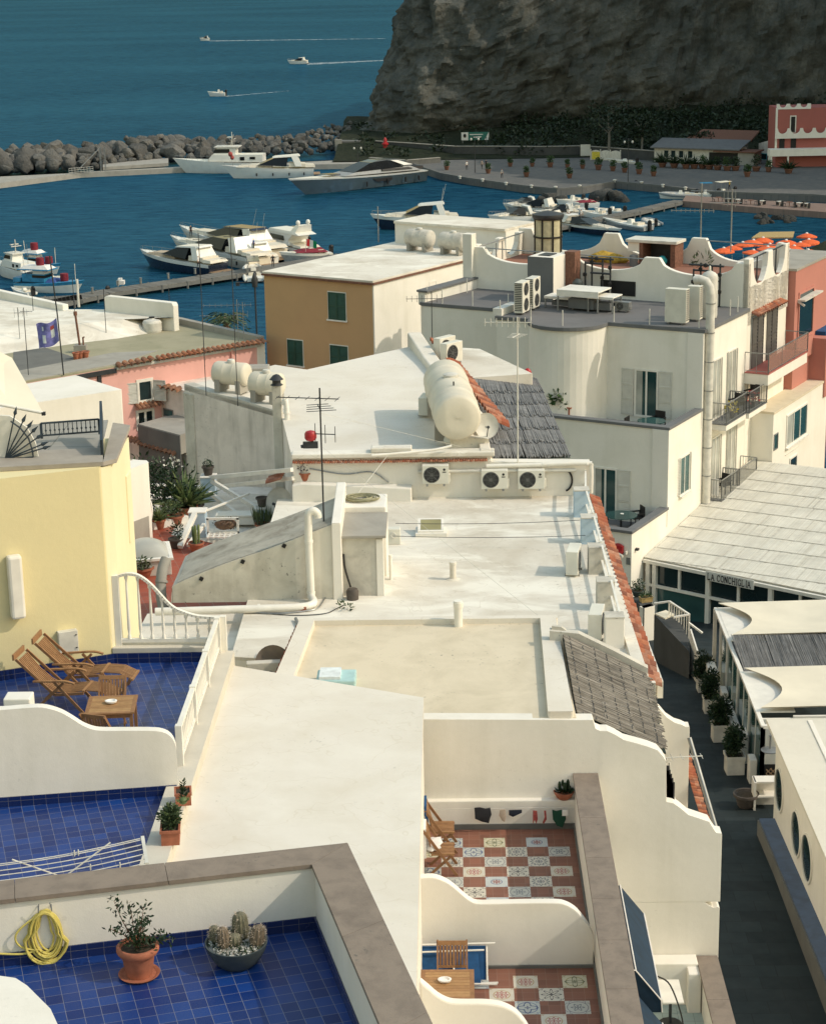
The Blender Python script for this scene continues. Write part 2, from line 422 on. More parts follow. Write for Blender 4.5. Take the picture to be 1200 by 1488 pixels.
def rockm(name,c1,c2,c3,sc):
    m=N(name)
    a=m.ramp(m.noise(.05*sc,8,.65,dist=.6),.38,.66);b=m.ramp(m.noise(.13*sc,7,.7,stretch=(1,1,.45)),.4,.64);d=m.ramp(m.noise(.9*sc,7,.7),.35,.7)
    ck=m.ramp(m.noise(.22*sc,9,.75,dist=1.5),.45,.55)
    col=m.mix(a,c1,c2);col=m.mix(m.ma('MULTIPLY',b,.7),col,c3);col=m.mix(m.ma('MULTIPLY',d,.45),col,tuple(x*.4 for x in c1))
    col=m.mix(m.ma('MULTIPLY',ck,.3),col,tuple(x*.5 for x in c2))
    if sc ==3.:
        sz_=m.n('SeparateXYZ');m.l(m.pos(),sz_.inputs[0]);col=m.mix(m.ma('MULTIPLY',m.ramp(sz_.outputs[2],1.9,.7),.8),col,(.035,.037,.035));oi=m.n('ObjectInfo');col=m.mix(m.ma('MULTIPLY',oi.outputs['Random'],.6),col,(.06,.06,.058))
    m.bump(m.ma('ADD',m.noise(.5*sc,8,.7),m.ma('MULTIPLY',m.noise(.16*sc,6,.7),2)),.9,.6)
    return m.out(col,.95,0,.15)
rockm('cliff_rock',(.115,.125,.118),(.2,.195,.168),(.038,.048,.044),1.9)
rockm('boulder_rock',(.2,.2,.19),(.32,.305,.275),(.11,.113,.11),3.)
rockm('ground_earth',(.025,.036,.02),(.05,.055,.035),(.015,.022,.012),2.)
tiles('quay_paving',1.6,(.13,.132,.13),(.165,.158,.148),(.09,.094,.094),(1,.2,0),(-.2,1,0),.05,.85,.5,1.,.2,.3)
tiles('pink_paving',.8,(.22,.155,.13),(.25,.18,.15),(.17,.14,.12),(1,-.4,0),(.4,1,0),.04,.85,.5,1.,.2)
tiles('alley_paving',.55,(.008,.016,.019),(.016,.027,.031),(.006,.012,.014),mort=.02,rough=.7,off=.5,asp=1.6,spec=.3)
_c,_s=cos(R(17)),sin(R(17))
AX,AY=(_c,_s,0),(-_s,_c,0)
BL1,BL2,GR=(.004,.022,.13),(.01,.05,.23),(.3,.29,.3)
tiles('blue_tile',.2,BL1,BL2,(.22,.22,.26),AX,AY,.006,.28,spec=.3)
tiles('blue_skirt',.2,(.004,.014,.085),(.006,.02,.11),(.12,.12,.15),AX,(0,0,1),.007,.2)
tiles('terracotta_tile',.2,(.2,.088,.06),(.265,.115,.078),(.3,.2,.15),mort=.006,rough=.45,spec=.35)
tiles('red_tile',.33,(.3,.07,.04),(.37,.09,.05),(.3,.2,.16),AX,AY,mort=.012,rough=.5,spec=.3)
tiles('slab_tile',1.0,(.3,.29,.26),(.33,.32,.29),(.2,.2,.18),mort=.03,rough=.9)
def majolica(name,bg,fg,c2,petals,r0,amp,ring,corner,yel=None):
    m=N(name);uv=m.n('UVMap');sp=m.n('SeparateXYZ');m.l(uv.outputs[0],sp.inputs[0])
    u=m.ma('SUBTRACT',sp.outputs[0],.5);v=m.ma('SUBTRACT',sp.outputs[1],.5)
    r=m.ma('SQRT',m.ma('ADD',m.ma('MULTIPLY',u,u),m.ma('MULTIPLY',v,v)));th=m.ma('ARCTAN2',v,u)
    w=m.ma('MULTIPLY_ADD',m.ma('COSINE',m.ma('MULTIPLY',th,float(petals))),amp,r0)
    d=m.ma('ABSOLUTE',m.ma('SUBTRACT',r,w))
    f1=m.ma('LESS_THAN',d,.035)
    f2=m.ma('LESS_THAN',m.ma('ABSOLUTE',m.ma('SUBTRACT',r,ring)),.018)
    f3=m.ma('LESS_THAN',r,m.ma('MULTIPLY_ADD',m.ma('COSINE',m.ma('MULTIPLY',th,4.)),.05,.08))
    cu=m.ma('SUBTRACT',.5,m.ma('ABSOLUTE',u));cv=m.ma('SUBTRACT',.5,m.ma('ABSOLUTE',v))
    rc=m.ma('SQRT',m.ma('ADD',m.ma('MULTIPLY',cu,cu),m.ma('MULTIPLY',cv,cv)))
    tc=m.ma('ARCTAN2',cv,cu)
    f4=m.ma('LESS_THAN',m.ma('ABSOLUTE',m.ma('SUBTRACT',rc,m.ma('MULTIPLY_ADD',m.ma('COSINE',m.ma('MULTIPLY',tc,8.)),.04,corner))),.02)
    gl=m.ma('MAXIMUM',m.ma('LESS_THAN',m.ma('ABSOLUTE',u),.006),m.ma('LESS_THAN',m.ma('ABSOLUTE',v),.006))
    nz=m.ramp(m.noise(7,4),.3,.75)
    b=m.mix(m.ma('MULTIPLY',nz,.25),bg,tuple(x*.6 for x in bg))
    if yel: b=m.mix(m.ma('LESS_THAN',r,.44),b,yel)
    c=m.mix(f4,b,c2);c=m.mix(f2,c,c2);c=m.mix(f1,c,fg);c=m.mix(f3,c,fg);c=m.mix(m.ma('MULTIPLY',gl,.5),c,(.3,.28,.25))
    return m.out(c,.3,0,.45)
IV=(.6,.57,.49)
MAJ=[('maj_rose',IV,(.35,.06,.06),(.4,.25,.1),8,.2,.05,.33,.1,None),('maj_black',IV,(.04,.04,.05),(.06,.06,.08),8,.27,.12,.05,.16,None),
       ('maj_blue',(.5,.53,.5),(.05,.08,.2),(.1,.15,.3),4,.3,.1,.4,.14,None),('maj_gold',(.56,.5,.32),(.2,.12,.05),(.35,.22,.06),4,.32,.1,.2,.2,(.55,.36,.08)),
       ('maj_grey',(.5,.51,.47),(.15,.17,.2),(.2,.2,.22),6,.18,.07,.42,.22,None),('maj_green',(.57,.55,.42),(.08,.1,.04),(.3,.25,.08),4,.24,.14,.36,.12,None),
       ('maj_sky',(.5,.54,.54),(.25,.06,.06),(.1,.13,.25),8,.13,.05,.25,.08,None),('maj_lace',IV,(.1,.12,.14),(.15,.15,.2),12,.33,.06,.15,.18,None)]
for q in MAJ: majolica(*q)
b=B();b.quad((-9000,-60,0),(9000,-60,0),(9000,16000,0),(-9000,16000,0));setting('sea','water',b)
def gz(x,y):
    k=[(0,19.),(46,18.6),(58,17.9),(66,16.9),(74,15.),(80,14.4),(100,9.),(124,2.6),(135,.8),(150,-2.5)]
    if y <=k[0][0]: return k[0][1]
    for (a,p),(c,q) in zip(k,k[1:]):
        if y <=c: return p+(q-p)*(y-a)/(c-a)
    return -2.5
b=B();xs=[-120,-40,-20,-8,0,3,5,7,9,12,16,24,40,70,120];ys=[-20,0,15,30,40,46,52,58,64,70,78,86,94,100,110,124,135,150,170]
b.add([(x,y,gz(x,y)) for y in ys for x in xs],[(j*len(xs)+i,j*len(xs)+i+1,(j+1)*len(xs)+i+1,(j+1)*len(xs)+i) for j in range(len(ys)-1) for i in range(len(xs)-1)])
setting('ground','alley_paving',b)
QZ=1.1
def pz(l,z): return [tuple(Z(x,y,z))[:2] for x,y in l]
quay_edge=pz([(596,238),(640,253),(680,260),(760,271),(809,275.5),(846,273),(893,265),(960,271),(1040,280),(1100,282),(1180,284),(1260,290)],QZ)
back=[(110,470),(-20,470),(-24,425)]
b=B();b.prism(quay_edge+[(110,330)]+back,-3,QZ,0);setting('quay',['quay_paving'],b)
b=B()
ped=pz([(991,291),(1060,297),(1120,302),(1182,306),(1260,312)],QZ)+pz([(1260,298),(1180,294),(1100,290),(1040,286),(996,283)],QZ)
b.prism(ped,-3,QZ-.1,0);setting('terrace_pavement',['pink_paving'],b)
kb=thing('quay_kerb','dark stone kerb edging the far quay above the harbour water','kerb',(quay_edge[4][0],quay_edge[4][1],QZ))
b=B()
for i in range(len(quay_edge)-1):
    p,q=Vc((*quay_edge[i],QZ+.08)),Vc((*quay_edge[i+1],QZ+.08));d=(q-p).normalized();nn=Vc((-d.y,d.x,0))*.25
    b.bar(p+nn,q+nn,.55,.3)
b.build('kerb_stone','dark_concrete',kb)
for px,py in [(668,258),(701,262),(735,267),(772,271),(807,273),(842,271),(893,263),(932,266),(963,270),(996,274)]:
    c=Z(px,py,QZ+.3);b=B();b.lathe([(.22,0),(.22,.3),(.34,.34),(.34,.5),(.1,.56)],10,(c.x,c.y+.5,QZ+.02));put('mooring_bollard','off_white',b,ORD[int((px-668)//37)]+' pale mooring bollard from the left on the far quay kerb','bollard','bollards along the far quay kerb')
def strip_wall(name,pts,z,h,th,mat,label,cat='wall',capm=None):
    w=pz(pts,z);r=thing(name,label,cat,(w[0][0],w[0][1],z));b=B()
    for p,q in zip(w,w[1:]): b.wall(p,q,[(0,z+h),((Vc(q)-Vc(p)).length+.02,z+h)],th,zb=z-.3)
    b.build('wall_face',mat,r)
    if capm:
        b=B()
        for p,q in zip(w,w[1:]):
            d=(Vc(q)-Vc(p)).normalized();n2=Vc((-d.y,d.x))*th/2
            b.bar((p[0]+n2.x,p[1]+n2.y,z+h+.06),(q[0]+n2.x,q[1]+n2.y,z+h+.06),th+.14,.12)
        b.build('coping',capm,r)
    return r
strip_wall('quay_wall',[(540,218),(600,222),(660,226.5),(720,226.5),(790,227),(846,226),(952,234)],QZ,1.9,.6,'basalt','long dark stone wall with pale coping behind the far quay','wall','concrete')
strip_wall('parapet_wall',[(536,236),(590,240),(640,236)],QZ,.9,.6,'dark_concrete','low dark wall stub on the quay behind the grey yacht','wall','concrete')
b=B();b.prism([(36,215),(120,200),(120,312),(64,300),(52,275),(40,250)],-2,.9);setting('beach',['ground_earth'],b)
def ftur(v,o=5,h=.9):
    a=1.;t=0.;f=1.
    for _ in range(o):
        t +=a*(1-abs(noise.noise(v*f))*2);a *=.5;f *=2.1
    return t
def cliff():
    YB=436.
    sil=[(470,212),(532,192),(548,176),(558,152),(571,128),(585,95),(600,55),(611,22),(625,-20),(650,-80)]
    sl=[Y(a,c,YB) for a,c in sil]
    def sx(z):
        if z <=sl[0].z: return sl[0].x
        for p,q in zip(sl,sl[1:]):
            if z <=q.z: return p.x+(q.x-p.x)*(z-p.z)/(q.z-p.z)
        return sl[-1].x+(z-sl[-1].z)*.35
    base=[(26,560),(12,500),(3,455),(0,437),(12,430),(34,432),(60,434),(82,427),(104,418),(124,400),(138,372),(146,345),(165,325),(230,322)]  # far right end, out of view, brought forward and raised to shade the quay
    base=smooth_line(base,22)
    nz=120;o=[];nb=len(base)
    for i,(bx,by) in enumerate(base):
        d=Vc((base[min(i+1,nb-1)][0]-base[max(i-1,0)][0],base[min(i+1,nb-1)][1]-base[max(i-1,0)][1],0)).normalized();n=Vc((d.y,-d.x,0))
        for j in range(nz):
            t=j/(nz-1);z=-2+(2+min(112,33+max(0,bx-14)*.72))*t**1.15
            lean=(max(0,z)**1.0)*.17*(1-min(1,bx/110.))
            q=Vc((sx(min(z,60.))*max(0.,1-bx/110.)+bx+(0 if bx < 110 else 0),by+lean,z))
            v=Vc((q.x*.05,q.y*.05,q.z*.03))
            cz2=Vc((q.x*.16,q.y*.16,q.z*.03));amp=(ftur(v)*2.6+ftur(v*3.7+Vc((5,1,9)),4)*1.5+ftur(cz2,4)*1.3+ftur(v*9.1+Vc((2,7,1)),3)*.55+noise.noise(Vc((q.x*.016,q.y*.016,3)))*4)*min(1.,.25+z/14.)
            q +=n*(amp-1.5)
            o.append(q)
    f=[(i*nz+j,(i+1)*nz+j,(i+1)*nz+j+1,i*nz+j+1) for i in range(nb-1) for j in range(nz-1)]
    b=B();b.add(o,f,True);return b
setting('cliff','cliff_rock',cliff())
def tal(x,y):
    yb=428+max(0,-x)*.1-max(0,x-70)*.28;k=max(0,(x+14)/95.)
    t=max(0.,min(1.,(y-(yb-25))/42.));return QZ+.6+t*(4+11*min(1.3,k)**1.2)+noise.noise(Vc((x*.1,y*.1,0)))*.8*t
b=B();xs=[-24+2.5*i for i in range(62)];ys=[398+3*i for i in range(22)]
pt=[]
for y in ys:
    for x in xs:
        y2=y-max(0,x-70)*.3
        pt.append((x,y2,tal(x,y2)-.5))
b.add(pt,[(j*len(xs)+i,j*len(xs)+i+1,(j+1)*len(xs)+i+1,(j+1)*len(xs)+i) for j in range(len(ys)-1) for i in range(len(xs)-1)],True)
setting('hillside','ground_earth',b)
rs=random.Random(3);b=B();st=random.getstate();random.seed(11)
for _ in range(760):
    x=ru(-20,118);y=ru(403,440)-max(0,x-70)*.3
    if x < 8 and random.random() < .75: continue
    s=ru(.8,2.4)*(1 if x > 15 else .5);z=tal(x,y)
    b.cloud((x,y,z+s*.3),s*1.5,s*1.3,s*.8,34,.5,.8,.3)
setting('scrub','scrub',b,'stuff')
def tree(label,x,y,z,h,rad,n,lm,trunk='rust',group=None,lw=.45):
    r=thing('tree',label,'tree',(x,y,z),0,group)
    b=B();b.tube([(x,y,z-.5),(x+.1,y,z+h*.4),(x-.2,y+.1,z+h*.8)],[h*.03,h*.024,h*.01],7)
    for _ in range(6):
        a=ru(0,6.28);zz=z+h*ru(.35,.65);b.tube([(x,y,zz),(x+cos(a)*rad*.6,y+sin(a)*rad*.6,zz+h*.2)],[h*.014,h*.005],5)
    b.build('trunk','old_plank',r)
    b=B()
    for _ in range(14):
        d=Vc((ru(-1,1),ru(-1,1),ru(-.8,1)))*.65
        b.cloud((x+d.x*rad,y+d.y*rad,z+h*.68+d.z*h*.3),rad*.5,rad*.5,h*.17,n,lw,lw*1.6,.2)
    b.build('crown',lm,r);return r
for px,py,h,rad,lb in [(884,205,11,4.2,'broad dark tree against the foot of the cliff'),(932,205,9,2.6,'narrower dark tree right of the broad one at the cliff foot'),(1010,205,5.5,3.2,'low rounded tree behind the long beach bar roof'),(1085,200,7,3.6,'dark tree behind the grey shed beside the pink villa')]:
    c=Z(px,py,4.5);tree(lb,c.x,c.y,tal(c.x,c.y)-.5,h,rad,60,'scrub')
random.setstate(st)
mole=pz([(-40,272),(23,264),(130,250),(240,244),(330,240),(440,240),(560,238),(600,238)],.9)
mz=1.0
b=B();b.prism(mole+[(mole[-1][0]+2,mole[-1][1]+14),(mole[0][0]-4,mole[0][1]+15)],-3,mz);setting('breakwater_dock',['concrete'],b)
b=B();up=pz([(150,246),(245,240),(245,233),(150,238)],mz);b.prism(up,mz-.2,mz+.45);setting('dock_step',['concrete'],b)
def boulder_mesh(sd):
    b=B();n,m=12,8;o=[]
    for i in range(m+1):
        a=PI*i/m
        for j in range(n):
            t=2*PI*j/n;d=Vc((sin(a)*cos(t),sin(a)*sin(t),-cos(a)))
            q=1+.3*noise.noise(d*1.1+Vc((sd*3.1,sd,0)))+.14*noise.noise(d*3+Vc((sd,0,sd*2)))
            v=Vc((d.x*q*1.0,d.y*q*.9,d.z*q*.82))
            for c in range(8):
                rr=random.Random(sd*17+c);nn=Vc((rr.uniform(-1,1),rr.uniform(-1,1),rr.uniform(-.3,1))).normalized();e=v.dot(nn)-.55
                if e > 0: v -=nn*e*.97
            o.append(v)
    b.add(o,[(i*n+j,i*n+(j+1) % n,(i+1)*n+(j+1) % n,(i+1)*n+j) for i in range(m) for j in range(n)],True);return b
protos=[]
rk=random.Random(5)
def boulder(x,y,z,s,label,group):
    if len(protos) < 9:
        o=boulder_mesh(len(protos)+1).build('boulder','boulder_rock',local=True);tag(o,label,'boulder',group);protos.append(o)
    else:
        o=rk.choice(protos).copy();COL.objects.link(o);o['label']=label;o['group']=group
    o.location=(x,y,z);o.rotation_euler=(rk.uniform(-.5,.5),rk.uniform(-.5,.5),rk.uniform(0,6.28));o.scale=(s*rk.uniform(.9,1.25),s*rk.uniform(.85,1.1),s*rk.uniform(.8,1.05))
BG='grey boulders piled along the breakwater'
def lerp(k,x):
    for (a,p),(c,q) in zip(k,k[1:]):
        if x <=c: return p+(q-p)*(x-a)/(c-a)
    return k[-1][1]
foot=[(0,250),(130,244),(250,232),(360,226),(450,222),(545,208)];size=[(0,21),(60,22),(130,17),(300,16),(360,13),(430,10),(480,8),(545,7)]
nb=0
crest=[(-20,216),(30,208),(70,205),(110,207),(160,200),(215,192),(300,197),(360,196),(420,193),(480,181),(510,176),(545,186)]
for row in range(6):
    x=-14.+row*7
    while x < 542:
        s=lerp(size,x)*rk.choice((.36,.5,.62,.75,.9,1.2));f0,c0=lerp(foot,x)-s*.5,lerp(crest,x)+s*.75
        yd=Z(x,lerp(foot,x),mz).y+1.2+row*2.3;py=f0+(c0-f0)*(row/5)**.8+rk.uniform(-2.5,2.5)
        c=Y(x,py,yd);boulder(c.x,yd,c.z,s/7.2,'grey boulder piled along the breakwater behind the moored boats',BG);x +=s*1.3
for px,py,s in [(800,292,2.2),(818,294,1.6),(875,290,2.6),(893,291,2.0),(905,293,1.5),(785,293,1.2),(880,283,1.3)]:
    c=Z(px,py,0);boulder(c.x,c.y,.3,s,'grey boulder standing in the harbour behind the moored motor boats','boulders in the right harbour water')
for i in range(16):
    c=Z(1105+rk.uniform(-5,45),318+rk.uniform(-4,8),0);boulder(c.x,c.y,.1,rk.uniform(.5,1.2),'small grey boulder in the shallows under the cafe terrace','boulders under the cafe terrace')
def pz3(l,z): return [Z(x,y,z) for x,y in l]
def facade(a,b):
    """matrix: x runs along a->b, y goes into the wall, z is height"""
    e=Vc((b[0]-a[0],b[1]-a[1],0)).normalized()
    return Matrix(((e.x,-e.y,0,a[0]),(e.y,e.x,0,a[1]),(0,0,1,0),(0,0,0,1)))
def pan(m,x0,x1,z0,z1,par,glass='glass_dark',name='pane',y=-.012):
    b=B(m);b.box(x0,x1,y,y+.02,z0,z1);return b.build(name,glass,par)
def window(par,a,b,px,glass='glass_dark',frame='white_paint',fw=.07,mull=1,sur=None,rect=None,bars=0,name='window'):
    """px = (x0,y0,x1,y1) picture corners of the opening on the wall a->b; or rect = (s0,s1,z0,z1)"""
    m=facade(a,b)
    if rect: s0,s1,z0,z1=rect
    else:
        s0,z1=PL(px[0],px[1],a,b);s1,z0=PL(px[2],px[3],a,b)
    q=B(m);y0,y1=-.05,.05
    q.box(s0-fw,s1+fw,y0,y1,z1,z1+fw);q.box(s0-fw,s1+fw,y0,y1,z0-fw,z0);q.box(s0-fw,s0,y0,y1,z0,z1);q.box(s1,s1+fw,y0,y1,z0,z1)
    for i in range(mull):
        c=s0+(s1-s0)*(i+1)/(mull+1);q.box(c-fw*.45,c+fw*.45,y0+.012,y1,z0,z1)
    for i in range(bars):
        c=z0+(z1-z0)*(i+1)/(bars+1);q.box(s0,s1,y0+.018,y1,c-fw*.3,c+fw*.3)
    if sur: q.box(s0-sur,s1+sur,-.16,.02,z0-fw-.06,z0-fw+.003)
    w=q.build(name,frame,par)
    pan(m,s0,s1,z0,z1,w,glass)
    if glass =='glass_green' and s1-s0 > .8:
        q=B(m);n=8
        for k in range(n):
            u,v=s0+(s1-s0)*.3*k/n,s0+(s1-s0)*.3*(k+1)/n;q.quad((u,-.016-.006*(k % 2),z0),(v,-.016-.006*((k+1) % 2),z0),(v,-.016-.006*((k+1) % 2),z1),(u,-.016-.006*(k % 2),z1))
        q.build('curtain','curtain_glass',w)
    return w,m,(s0,s1,z0,z1)
def louvre(q,x0,x1,z0,z1,y0,y1,n=14,rails=1):
    """shutter leaf: stiles, rails and slanting slats"""
    t=.05;q.box(x0,x0+t,y0,y1,z0,z1);q.box(x1-t,x1,y0,y1,z0,z1);q.box(x0+t,x1-t,y0,y1,z0,z0+t*1.4);q.box(x0+t,x1-t,y0,y1,z1-t,z1)
    for r_ in range(rails):
        c=z0+(z1-z0)*(r_+1)/(rails+1);q.box(x0+t,x1-t,y0,y1,c-t*.6,c+t*.6)
    h=(z1-z0)/n;ym=(y0+y1)/2
    for i in range(n):
        z=z0+h*i;q.quad((x0+t,y0+.004,z),(x1-t,y0+.004,z),(x1-t,y1-.004,z+h*.95),(x0+t,y1-.004,z+h*.95))
def shutter(par,m,x0,x1,z0,z1,mat,y=-.1,ang=0.,hinge=0,n=14,rails=1):
    """ang swings the leaf out from the wall about its hinge side (0 left, 1 right)"""
    hx=x0 if hinge ==0 else x1
    mm=m @ MT((hx,y,0)) @ MR(ang,4,'Z') @ MT((-hx,0,0))
    q=B(mm);louvre(q,x0,x1,z0,z1,-.02,.025,n,rails);return q.build('shutter',mat,par)
def closed_shutters(par,a,b,px,mat='green_shutter',sill=True):
    m=facade(a,b);s0,z1=PL(px[0],px[1],a,b);s1,z0=PL(px[2],px[3],a,b)
    q=B(m);q.box(s0-.05,s1+.05,-.02,.02,z1,z1+.05);q.box(s0-.05,s0,-.02,.02,z0,z1);q.box(s1,s1+.05,-.02,.02,z0,z1)
    if sill: q.box(s0-.1,s1+.1,-.1,.02,z0-.08,z0)
    w=q.build('window','white_paint',par);c=(s0+s1)/2
    pan(m,s0,s1,z0,z1,w,'black')
    shutter(w,m,s0,c-.005,z0,z1,mat,-.035,0,0,16);shutter(w,m,c+.005,s1,z0,z1,mat,-.035,0,1,16)
    return w
def tile_strip(par,a,b,w,dz,n,mat='roof_tile',name='tile_edge',tilt=.25,rr=None):
    """a run of half-round roof tiles along a->b, each lying across it, falling dz over width w to the right of a->b"""
    a,b=Vc(a),Vc(b);e=(b-a)/n;t=(b-a).normalized();out=Vc((t.y,-t.x,0)).normalized();q=B();st=random.Random(len(COL.objects))
    r=e.length*.43 if rr is None else rr
    for i in range(n):
        c=a+e*(i+.5)+Vc((0,0,st.uniform(-.008,.008)));jj=st.uniform(-.015,.015)
        for k in range(2):
            p0=c+out*(w*k*.48)-Vc((0,0,dz*k*.48-.01*(1-k)));p1=c+out*(w*(k*.48+.54)+jj)-Vc((0,0,dz*(k*.48+.54)))
            o=[];m=7
            for p,s in ((p0,1.06 if k else .95),(p1,1.08)):
                for j in range(m):
                    th=PI*j/(m-1);o.append(p+t*(-cos(th)*r*s)+Vc((0,0,sin(th)*r*s*.8)))
            f=[(j,j+1,m+j+1,m+j) for j in range(m-1)]
            o2=[v-Vc((0,0,.018)) for v in o]
            q.add(o+o2,f+[(2*m+j,3*m+j,3*m+j+1,2*m+j+1) for j in range(m-1)]+[(m+j,m+j+1,3*m+j+1,3*m+j) for j in range(m-1)]+[(j,2*m+j,2*m+j+1,j+1) for j in range(m-1)])
    return q.build(name,mat,par)
def rim(par,poly,z,h,w,mat,name='parapet',skip=(),bev=.02,zb=-.05):
    """parapet along the edges of a plan polygon, w inward"""
    n=len(poly);ar=sum(poly[i][0]*poly[(i+1) % n][1]-poly[(i+1) % n][0]*poly[i][1] for i in range(n));sg=1 if ar > 0 else -1
    q=B()
    for i in range(n):
        if i in skip: continue
        p,r=poly[i],poly[(i+1) % n]
        L=math.hypot(r[0]-p[0],r[1]-p[1]);q.wall(p,r,[(0,z+h),(L,z+h)],w*sg,zb=z+zb)
    return q.build(name,mat,par,bev=bev)
zO=25.6
p1,p2,p4=[Vc(q[:2]) for q in pz3([(383,394),(542,408),(575,351)],zO)];p3=p2+(p4-p1)
och=thing('ochre_house','ochre walled house with green shutters, white flat roof and two white roof tanks','house',(p2.x,p2.y,8))
b=B();b.prism([p1,p2,p3,p4],8,zO-.12,0,0);b.build('wall','ochre_plaster',och,bev=.03)
e=(p3-p2).normalized();b=B(facade(p2,p3));b.box(-.004,(p3-p2).length,-.03,.05,8,zO-.12);b.build('side_wall','white_plaster',och)
cc=(p1+p2+p3+p4)/4;k=lambda q,s: cc+(q-cc)*s
b=B();b.prism([k(q,1.012) for q in (p1,p2,p3,p4)],zO-.12,zO);b.build('roof','roof_white',och,bev=.03)
b=B();b.bar((*k(p1,1.016),zO-.16),(*k(p2,1.016),zO-.16),.12,.1);b.bar((*k(p2,1.016),zO-.16),(*k(p3,1.016),zO-.16),.12,.1);b.build('cornice','rust',och)
closed_shutters(och,p1,p2,(477,424,503,466));closed_shutters(och,p1,p2,(418,493,441,532));closed_shutters(och,p1,p2,(480,501,506,536))
window(och,p2,p3,(624,411,633,428),'glass_dark');closed_shutters(och,p2,p3,(681,398,688,413))
qa,qb=Z(574,353,zO),Z(735,366,zO);dn=Vc((qb.x-qa.x,qb.y-qa.y)).normalized();nn=Vc((-dn.y,dn.x))
b=B();pen=[Vc(qa[:2]),Vc(qb[:2]),Vc(qb[:2])+nn*3.2,Vc(qa[:2])+nn*3.2];b.prism(pen,zO-.05,zO+1.15);b.build('penthouse_wall','clean_plaster',och,bev=.03)
b=B();b.prism([(q-pen[0])*1.0+pen[0]+(nn*.15 if i > 1 else -nn*.12) for i,q in enumerate(pen)],zO+1.15,zO+1.3);b.build('penthouse_roof','roof_white',och,bev=.03)
def tank(par_label,c,ax,L,r,name='water_tank',group=None,mat='off_white',dirty='aged_plaster',saddles=True):
    """lying cylinder; c = point on the roof under its middle"""
    ax=Vc((*ax,0)).normalized();t=thing(name,par_label,'tank',c,0,group);c=Vc(c)+Vc((0,0,r+.22))
    pr=[(-.5,.02),(-.5,.35),(-.485,.7),(-.45,.92),(-.4,1),(-.15,1.0),(-.145,1.02),(-.13,1.0),(.13,1.0),(.145,1.02),(.15,1),(.4,1),(.45,.92),(.485,.7),(.5,.35),(.5,.02)]
    if r > .6: pr=[(-.5,.02),(-.5,.5),(-.497,.86),(-.485,.97),(-.47,1),(-.3,1),(-.295,1.025),(-.285,1.025),(-.28,1),(.0,1),(.005,1.025),(.015,1.025),(.02,1),(.3,1),(.305,1.025),(.315,1.025),(.32,1),(.47,1),(.485,.97),(.497,.86),(.5,.5),(.5,.02)]
    b=B();b.tube([c+ax*(p*L) for p,q in pr],[q*r for p,q in pr],26);b.build('vessel',dirty,t)
    sd_=Vc((-ax.y,ax.x,0))
    for s in (-.3,.3):
        b=B();g=c+ax*(s*L);n=8
        o=[]
        for w in (-.09,.09):
            for i in range(n+1):
                th=PI+PI*i/n;o.append(g+ax*w+sd_*(cos(th)*r*.98)*.9+Vc((0,0,sin(th)*r*.98)))
            for i in range(n+1): o.append(g+ax*w+sd_*(-.9*r+1.8*r*i/n)-Vc((0,0,r+.22)))
        m=n+1
        f=[(i,i+1,m+i+1,m+i) for i in range(n)]+[(2*m+i+1,2*m+i,3*m+i,3*m+i+1) for i in range(n)]+[(i,2*m+i,2*m+i+1,i+1) for i in range(n)]+[(0,m,3*m,2*m),(n,2*m+n,3*m+n,m+n)]
        b.add(o,f);b.build('saddle','concrete',t)
    b=B();b.lathe([(r*.34,0),(r*.34,.07),(r*.28,.1),(.02,.1)],14,(c.x,c.y,c.z+r*.97));b.build('hatch','off_white',t)
    return t
for px,lb in ((610,'left one of two white tanks on the ochre house roof'),(659,'right one of two white tanks on the ochre house roof')):
    c=Z(px,364 if px < 640 else 369,zO+.02);tank(lb,c,dn,1.75,.5,group='roof tanks on the ochre house',dirty='flaked_plaster')
zP=22.
A={k: Vc(Z(*v,zP)[:2]) for k,v in dict(fr=(384,496),mid=(170,531),fl=(-30,566),br=(256,468),bl=(-30,470),pr=(384,496)).items()}
pk=thing('pink_house','pink walled harbour house with mossy flat roof and terracotta eaves','house',(A['mid'].x,A['mid'].y,9))
fl=A['fl'];bl=A['bl']+Vc((0,16))
rp=[A['fr'],A['br']]+[Vc(Z(*q,zP)[:2])+Vc((0,.3)) for q in ((225,483),(170,492),(112,499),(22,512),(-30,520))]+[fl,A['mid']]
b=B();b.prism(rp,8,zP-.1,0);b.build('wall','pink_plaster',pk)
b=B();b.prism(rp,zP-.1,zP,0);b.build('roof','mossy_roof',pk)
b=B(facade(A['mid'],A['fr']));LL=(A['fr']-A['mid']).length;b.box(LL-.5,LL+.02,-.03,.4,8,zP+.06);b.build('corner_strip','white_plaster',pk)
b=B();d=(A['br']-A['fr']);L2=d.length;b.wall(A['fr'],A['br'],[(0,zP+.3),(L2,zP+.35)],.35,zb=zP-.2);b.build('side_rim','concrete',pk)
wt=[Vc(Z(*q,zP)[:2]) for q in [(256,468),(225,483),(170,492),(112,499),(22,512),(-30,520)]]
tp=[Vc(Z(*q,zP+.75)[:2]) for q in [(250,461),(180,464),(120,470),(60,473),(20,476),(-30,480)]]
b=B()
for i in range(5): b.quad((*wt[i+1],zP-.01),(*wt[i],zP-.01),(*tp[i],zP+.75),(*tp[i+1],zP+.75))
bk=[q+Vc((.6,12)) for q in tp];bk[0]=Vc(Z(252,462,zP+.75)[:2])+Vc((.2,.3));
tq=[Vc(Z(*q,zP+.75)[:2]) for q in [(253,462),(153,452),(92,452),(20,437),(-30,428)]]
for i in range(4): b.quad((*tp[i],zP+.75),(*tq[i],zP+.75),(*tq[i+1],zP+.75),(*tp[i+1],zP+.75))
b.quad((*tp[4],zP+.75),(*tq[4],zP+.75),(*tp[5],zP+.75));b.build('upper_terrace','roof_white',pk)
